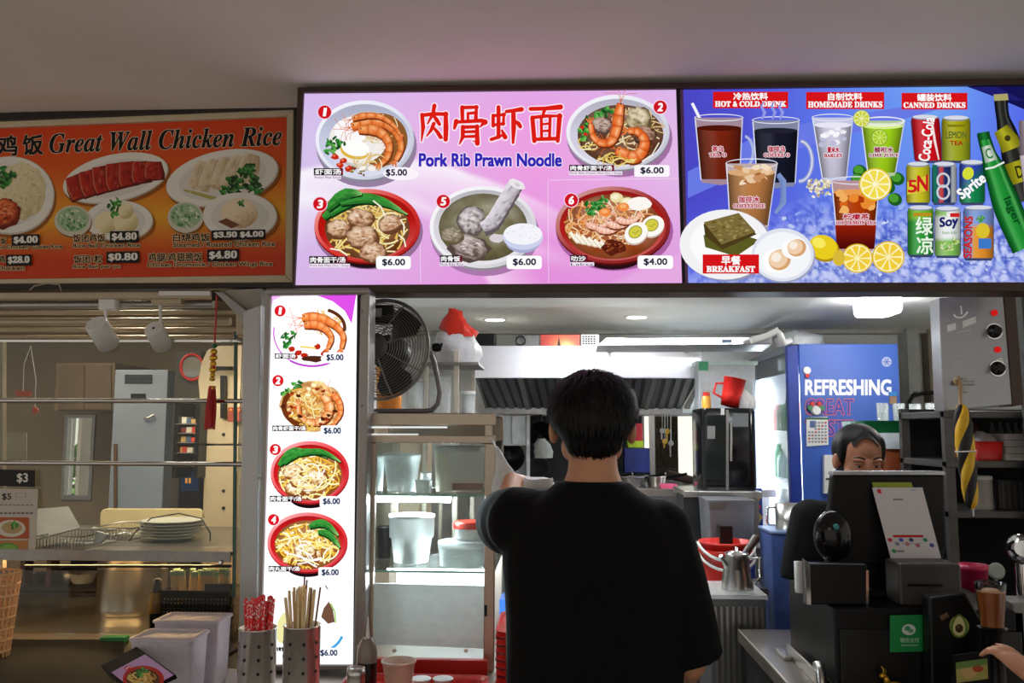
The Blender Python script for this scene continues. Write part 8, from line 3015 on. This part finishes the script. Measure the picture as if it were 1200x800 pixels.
def add_hand(b, wrist, fdir, pnorm, size=1.0, side=1, curl=(.35, .4, .45, .5), thumb=.7):
    "palm plus five bent fingers; fdir points along the fingers, pnorm out of the palm"
    f = fdir.normalized()
    n = (pnorm - f * pnorm.dot(f)).normalized()
    s_ = f.cross(n).normalized() * side
    L = .092 * size
    rows = []
    for t_, w, th in ((-.15, .026, .02), (.15, .033, .019), (.6, .041, .016), (1.0, .041, .013)):
        rows.append(ring3(wrist + f * (L * t_), s_, n, w * size, th * size, 14))
    b.loft(rows)
    for i, (off, ln) in enumerate(((-.030, .074), (-.010, .082), (.0105, .076), (.030, .060))):
        p_ = wrist + f * (L * .92) + s_ * (off * size)
        d = (f + s_ * (off * 2.2)).normalized()
        pts = [p_ - d * .012]
        for k_ in range(3):
            c_ = curl[i]
            p_ = p_ + d * (ln * size * (.45, .32, .25)[k_])
            pts.append(p_.copy())
            d = (d * cos(c_) + n * sin(c_)).normalized()
        b.tube(pts, [r_ * size for r_ in (.0088, .0088, .0078, .0062)], 8)
        b.ball(pts[-1], .0062 * size, 8, 6)
    p_ = wrist + f * (L * .25) - s_ * (.028 * size)
    d = (f * cos(thumb) - s_ * sin(thumb) + n * .25).normalized()
    pts = [p_]
    for k_ in range(3):
        p_ = p_ + d * (.030 * size)
        pts.append(p_.copy())
        d = (d + f * .25 + n * .15).normalized()
    b.tube(pts, [r_ * size for r_ in (.0145, .0115, .0095, .0075)], 8)
    b.ball(pts[-1], .0075 * size, 8, 6)
    return pts


def person(base, face, H, arms, label, skin, tee, sleeve=.9, bw=1.0, voxel=.006, head_tilt=0.0, head_yaw=0.0, hair=None, hw=1.0):
    k_ = H / 1.68
    base = Vector(base)
    fv = Vector((sin(face), cos(face), 0))
    rv = Vector((cos(face), -sin(face), 0))
    up = Vector((0, 0, 1))
    t = thing('person', base, label, 'person')
    lid = .004 if head_tilt else 0.0

    def at(r_, f_, z):
        return base + rv * (r_ * k_) + fv * (f_ * k_) + up * (z * k_)
    b = MB()
    rows = []
    for z, ra, rb, f_ in ((.84, .13, .09, 0), (.92, .165, .11, 0), (1.05, .14, .09, .01), (1.2, .16, .10, .01), (1.32, .165, .095, 0), (1.40, .13, .075, 0), (1.435, .07, .062, 0), (1.47, .057, .06, .005), (1.52, .054, .06, .015), (1.56, .05, .055, .02)):
        rows.append(ring3(at(0, f_, z), rv, fv, ra * k_ * bw, rb * k_, 22))
    b.loft(rows)
    # head: skull, face, jaw
    hc = at(0, .025, 1.575)
    R_ = Matrix.Rotation(head_yaw, 3, 'Z') @ Matrix.Rotation(-head_tilt, 3, rv)
    hf, hr, hu = R_ @ fv, R_ @ rv, R_ @ up

    def hp(r_, f_, z):
        return hc + (hr * r_ + hf * f_ + hu * z) * k_
    RM = Matrix((hr, hf, hu)).transposed()
    b.ball(hp(0, -.012, .018), [q * k_ for q in (.076 * hw, .092, .09)], 24, 16, RM)
    b.ball(hp(0, .03, -.03), [q * k_ for q in (.062 * hw, .062, .085)], 20, 14, RM)
    b.ball(hp(0, .06, -.085), [q * k_ for q in (.034, .030, .026)], 14, 10, RM)
    for s_ in (-1, 1):
        b.ball(hp(s_ * .045, .045, -.055), [q * k_ for q in (.028, .03, .034)], 12, 8, RM)
        b.ball(hp(s_ * .030, .076, .013), [q * k_ for q in (.026, .014, .008)], 10, 6, RM)
        # ear
        e = hp(s_ * .084 * hw, -.002, -.016)
        b.ball(e, [q * k_ for q in (.011, .02, .032)], 12, 8, RM @ Matrix.Rotation(s_ * .35, 3, 'Z'))
    b.loft([ring3(hp(0, .088, .008), hr, hu, .007 * k_, .008 * k_, 10), ring3(hp(0, .098, -.018), hr, hu, .010 * k_, .012 * k_, 10), ring3(hp(0, .104, -.036), hr, hu, .014 * k_, .009 * k_, 10), ring3(hp(0, .092, -.046), hr, hu, .012 * k_, .005 * k_, 10)])
    b.ball(hp(0, .085, -.062), [q * k_ for q in (.022, .012, .010)], 12, 8, RM)
    # arms
    for (sh, el, wr, fd, pn, sd, curl, th) in arms:
        b.tube([sh, sh + (el - sh) * .5, el, el + (wr - el) * .35, wr], [.05 * k_, .046 * k_, .039 * k_, .038 * k_, .026 * k_], 14)
        b.ball(sh, .058 * k_, 14, 10)
        b.ball(el, .039 * k_, 12, 8)
        add_hand(b, wr, fd, pn, .95 * k_, sd, curl, th)
    # legs
    for s_ in (-1, 1):
        hp_, kn, an = at(s_ * .088, 0, .90), at(s_ * .095, .012, .49), at(s_ * .10, -.01, .085)
        b.tube([hp_, (hp_ + kn) / 2, kn, kn + (an - kn) * .35, an, at(s_ * .10, -.01, .03)], [q * k_ for q in (.085, .075, .056, .057, .038, .036)], 16)
        b.ball(at(s_ * .105, .05, .032), [.044 * k_, .115 * k_, .031 * k_], 16, 8, Matrix.Rotation(-face, 3, 'Z'))
    body = remeshed(b, 'body', skin, t, voxel, 3)
    # eyes, brows, lips
    for s_ in (-1, 1):
        MB().ball(hp(s_ * .030, .0745, -.004), .0115 * k_, 12, 8).build('eye', mat('eye_white', (222, 214, 206), .2), t)
        MB().ball(hp(s_ * .030, .0805, -.0065), .0066 * k_, 10, 6).build('iris', mat('iris_dark', (26, 16, 12), .1), t)
        if lid:
            MB().ball(hp(s_ * .030, .0752, .0004), [.0138 * k_, .0128 * k_, .0105 * k_], 14, 10, RM).build('eyelid', skin, t)
        MB().tube([hp(s_ * .030 + dx, .0865 - abs(dx) * .35 - (.006 if dx * s_ > .012 else 0), .004 - abs(dx) * .28) for dx in (-.016, -.008, 0, .008, .016)], .0022 * k_, 6).build('eyelid', skin, t)
        MB().tube([hp(s_ * (.014 + .036 * i / 4), .092 - .016 * (i / 4) ** 2, .021 + .006 * sin(pi * i / 4)) for i in range(5)], [q * k_ for q in (.0028, .0036, .0034, .0028, .0012)], 6).build('eyebrow', m_hair, t)
    MB().loft([ring3(hp(dx, .097 - abs(dx) * 12 * abs(dx), -.064), hf, hu, .004 * k_, (.0075 - abs(dx) * .24) * k_, 8) for dx in (-.024, -.016, -.008, 0, .008, .016, .024)]).build('lips', mat('lip_tone', (158, 84, 74), .4), t)
    # shirt
    s = MB()
    rows = []
    for z, ra, rb, f_, p_ in ((.86, .20, .145, .005, 1.25), (1.0, .195, .14, .005, 1.25), (1.15, .197, .142, .005, 1.25), (1.27, .205, .142, 0, 1.2), (1.345, .2, .125, -.004, 1.15), (1.395, .155, .1, -.006, 1.0), (1.425, .105, .085, -.004, 1.0), (1.447, .08, .078, 0, 1.0)):
        rows.append(ring3(at(0, f_, z), rv, fv, ra * k_ * bw, rb * k_, 28, p_))
    s.loft(rows)
    for (sh, el, wr, fd, pn, sd, curl, th) in arms:
        d = el - sh
        side = 1 if (sh - base).dot(rv) > 0 else -1
        inn = sh - rv * (side * .06 * k_) + up * .012
        s.ball(sh, .077 * k_, 18, 12)
        s.tube([inn, sh + up * .004, sh + d * .35, sh + d * .7, sh + d * sleeve], [q * k_ for q in (.062, .078, .082, .082, .079)], 20)
    remeshed(s, 'tshirt', tee, t, .007, 7)
    tr = MB()
    rows = []
    for z, ra, rb in ((.80, .15, .12), (.9, .178, .125), (1.0, .165, .115)):
        rows.append(ring3(at(0, 0, z), rv, fv, ra * k_ * bw, rb * k_, 20))
    tr.loft(rows)
    for s_ in (-1, 1):
        tr.tube([at(s_ * .085, 0, .88), at(s_ * .092, .005, .7), at(s_ * .095, .012, .49), at(s_ * .10, 0, .25), at(s_ * .10, -.008, .07)], [q * k_ for q in (.098, .09, .075, .07, .062)], 16)
    remeshed(tr, 'trousers', m_trs, t, .01, 5)
    if hair:
        hair(t, hp, hr, hf, hu, RM, k_)
    return t


def short_hair(t, hp, hr, hf, hu, RM, k_):
    rng = random.Random(91)
    b = MB()
    b.ball(hp(0, -.018, .034), [q * k_ for q in (.104, .106, .090)], 28, 18, RM)
    b.ball(hp(0, -.036, .006), [q * k_ for q in (.088, .088, .064)], 24, 14, RM)
    b.ball(hp(0, -.044, -.026), [q * k_ for q in (.071, .062, .054)], 22, 12, RM)
    for i in range(30):
        a = rng.uniform(0, 6.28)
        e = rng.uniform(.1, 1.4)
        q = Vector((cos(a) * cos(e), sin(a) * cos(e), sin(e)))
        b.ball(hp(q.x * .084, -.018 + q.y * .086, .034 + q.z * .070), rng.uniform(.018, .027) * k_, 8, 6)
    o = remeshed(b, 'hair', m_hair, t, .006, 4, .5)
    strands(o, t, hp, hr, hf, hu, k_, 2600, rng)


def strands(o, t, hp, hr, hf, hu, k_, n, rng, back=0.0):
    "thin locks lying on the hair, following its surface downwards"
    dg = bpy.context.evaluated_depsgraph_get()
    e = o.evaluated_get(dg)
    me = e.to_mesh()
    org = ORG[o.name]
    vs = [(v.co + org, v.normal.copy()) for v in me.vertices]
    e.to_mesh_clear()
    c = hp(0, -.02, .03)
    top = hp(0, -.045, .12)
    s = MB()
    for i in range(n):
        p, q = rng.choice(vs)
        if (p - c).dot(hf) > .075 * k_ and (p - c).dot(hu) < .02:
            continue
        away = (p - top)
        dn = away * 4.0 - hu * .45 + hf * back + Vector((rng.uniform(-.3, .3), rng.uniform(-.3, .3), rng.uniform(-.2, .2)))
        dn = (dn - q * dn.dot(q)).normalized()
        L = rng.uniform(.018, .040) * k_
        sd = q.cross(dn).normalized() * rng.uniform(.0012, .0026)
        p0 = p - q * .002
        p1 = p + dn * L * .5 + q * rng.uniform(.0008, .0026)
        p2 = p + dn * L + q * rng.uniform(-.004, .004)
        s.add([p0 - sd, p0 + sd, p1 + sd * .8, p1 - sd * .8, p2], [(0, 1, 2, 3), (3, 2, 4)], True)
    tag(s.build('hair_strands', m_hair, t), kind='stuff')


def tied_hair(t, hp, hr, hf, hu, RM, k_):
    rng = random.Random(92)
    b = MB()
    b.ball(hp(0, -.030, .022), [q * k_ for q in (.090, .094, .094)], 28, 18, RM)
    b.ball(hp(0, -.026, .052), [q * k_ for q in (.080, .084, .066)], 24, 14, RM)
    b.ball(hp(0, -.05, -.02), [q * k_ for q in (.078, .06, .08)], 20, 12, RM)
    b.ball(hp(0, -.135, -.01), [q * k_ for q in (.034, .034, .036)], 16, 10, RM)
    for s_ in (-1, 1):
        b.ball(hp(s_ * .072, .004, .03), [q * k_ for q in (.013, .034, .05)], 12, 8, RM)
    remeshed(b, 'hair', m_hair, t, .006, 3)
    s = MB()
    for i in range(420):
        x = rng.uniform(-.8, .8)
        pts = []
        for j in range(4):
            u_ = j / 3
            yy = .058 - .15 * u_
            zz_ = .075 + .045 * sin(pi * (u_ * .8 + .1)) - .05 * u_ * u_
            ww = .05 + .03 * u_
            pts.append(Vector((x * ww * 1.1, yy + rng.uniform(-.002, .002), zz_ - .05 * x * x + rng.uniform(-.001, .001))))
        s.tube([hp(*p) for p in pts], .0008, 3)
    tag(s.build('hair_strands', m_hair, t), kind='stuff')


# ---- the customer seen from behind
Yp = 1.95
bx_ = P(695, 560, Yp).x
shR = Vector((bx_ + .145, Yp, 1.325))
shL = Vector((bx_ - .165, Yp + .01, 1.345))
elR, wrR = Vector((bx_ + .208, Yp + .01, 1.045)), Vector((bx_ + .19, Yp + .20, .93))
elL = Vector((P(592, 610, 2.13).x, 2.16, P(592, 612, 2.13).z))
wrL = P(601, 562, 2.33)
cust = person((bx_, Yp, 0), 0.0, 1.672,
              [(shR, elR, wrR, (wrR - elR) + Vector((-.02, 0, .02)), Vector((-1, 0, 0)), 1, (.4, .45, .5, .55), .6),
               (shL, elL, wrL, Vector((.75, .3, -.12)), Vector((.1, .1, -1)), 1, (.5, .55, .6, .6), .5)],
              'customer in a plain black t-shirt seen from behind, short black hair', m_skin, m_tee, sleeve=.98, bw=1.0, hair=short_hair, hw=1.06)
# white tissue in the hand and the hanging clear bag
hh_ = P(622, 552, 2.22)
b = MB()
rng = random.Random(95)
rings = []
for i, (z, r_) in enumerate(((-.052, .018), (-.042, .03), (-.03, .034), (-.018, .03))):
    rings.append([hh_ + Vector((.02 + r_ * 1.25 * (1 + rng.uniform(-.15, .15)) * cos(2 * pi * j / 16), .0 + r_ * .8 * (1 + rng.uniform(-.15, .15)) * sin(2 * pi * j / 16), z + rng.uniform(-.004, .004))) for j in range(16)])
b.loft(rings)
tag(b.build('tissue', mat('tissue_white', (226, 228, 232), .7), origin=hh_), 'crumpled white tissue in the customer raised left hand', 'tissue')
Yb2 = 2.40
b = MB()
g = random.Random(96)
rings = []
for y, x, hw_ in ((576, 594, 16), (566, 594, 15), (552, 592, 12), (540, 588, 7), (530, 584, 3.5), (524, 582, 2)):
    c = P(x, y, Yb2)
    r_ = hw_ * M(Yb2)
    rings.append([c + Vector((r_ * (1 + g.uniform(-.18, .18)) * cos(2 * pi * j / 18), .035 * (hw_ / 16) * (1 + g.uniform(-.3, .3)) * sin(2 * pi * j / 18), g.uniform(-.004, .004))) for j in range(18)])
t = thing('clear_bag', P(588, 524, Yb2), 'clear plastic carrier bag hanging from the display case post beside the customer', 'plastic bag')
b.loft(rings).build('bag_body', film('clear_bag_film', (236, 240, 240), .55, .15), t)
MB().tube([P(582, 526, Yb2), P(578, 518, Yb2 + .03), P(574, 514, Yb2 + .055)], .003, 6).build('bag_handle', film('clear_bag_film', (236, 240, 240), .55, .15), t)
MB().rect(597, 562, 603, 567, Yb2 - .034, .002).build('green_mark', mat('bag_green', (40, 170, 90), .5), t)

# ---- staff member behind the till
Ysf = 2.99
sx = P(1007, 560, Ysf).x
hgt = 1.565
sL, sR = Vector((sx - .165, Ysf, 1.255)), Vector((sx + .165, Ysf, 1.255))
eL, eR = Vector((sx - .215, Ysf - .02, 1.0)), Vector((sx + .20, Ysf - .02, 1.0))
wL, wR = Vector((sx - .16, Ysf - .2, 1.01)), Vector((sx + .1, Ysf - .2, 1.02))
person((sx, Ysf + .01, 0), pi, hgt,
       [(sL, eL, wL, Vector((.3, -1, 0)), Vector((0, 0, -1)), 1, (.4, .4, .45, .5), .6), (sR, eR, wR, Vector((-.3, -1, 0)), Vector((0, 0, -1)), -1, (.4, .4, .45, .5), .6)],
       'staff member in dark t-shirt with tied black hair looking down behind the till screen', m_skin2, mat('charcoal_tee', (14, 14, 17), .9, bump=.15, spec=.2), sleeve=.8, bw=.93, head_tilt=.28, hair=tied_hair, voxel=.005)

# ---- hand reaching in at the lower right corner; its owner stands outside the frame
hx_, hy_ = 1.2, 1.38
wrx = P(1224, 802, 1.84)
tip = P(1166, 755, 1.95)
sL, sR = Vector((hx_ - .18, hy_, 1.36)), Vector((hx_ + .18, hy_, 1.36))
eL = Vector((hx_ - .17, hy_ + .18, 1.08))
person((hx_, hy_, 0), 0.0, 1.66,
       [(sL, eL, wrx, (tip - wrx), Vector((-.3, .5, -.6)), 1, (.25, .55, .7, .75), .55), (sR, Vector((hx_ + .23, hy_, 1.08)), Vector((hx_ + .22, hy_ + .08, .84)), Vector((0, .2, -1)), Vector((-1, 0, 0)), 1, (.4, .4, .45, .5), .5)],
       'person mostly outside the frame whose bare hand reaches in at lower right', m_skin, mat('grey_tee', (70, 72, 78), .85), sleeve=.7, hair=short_hair)
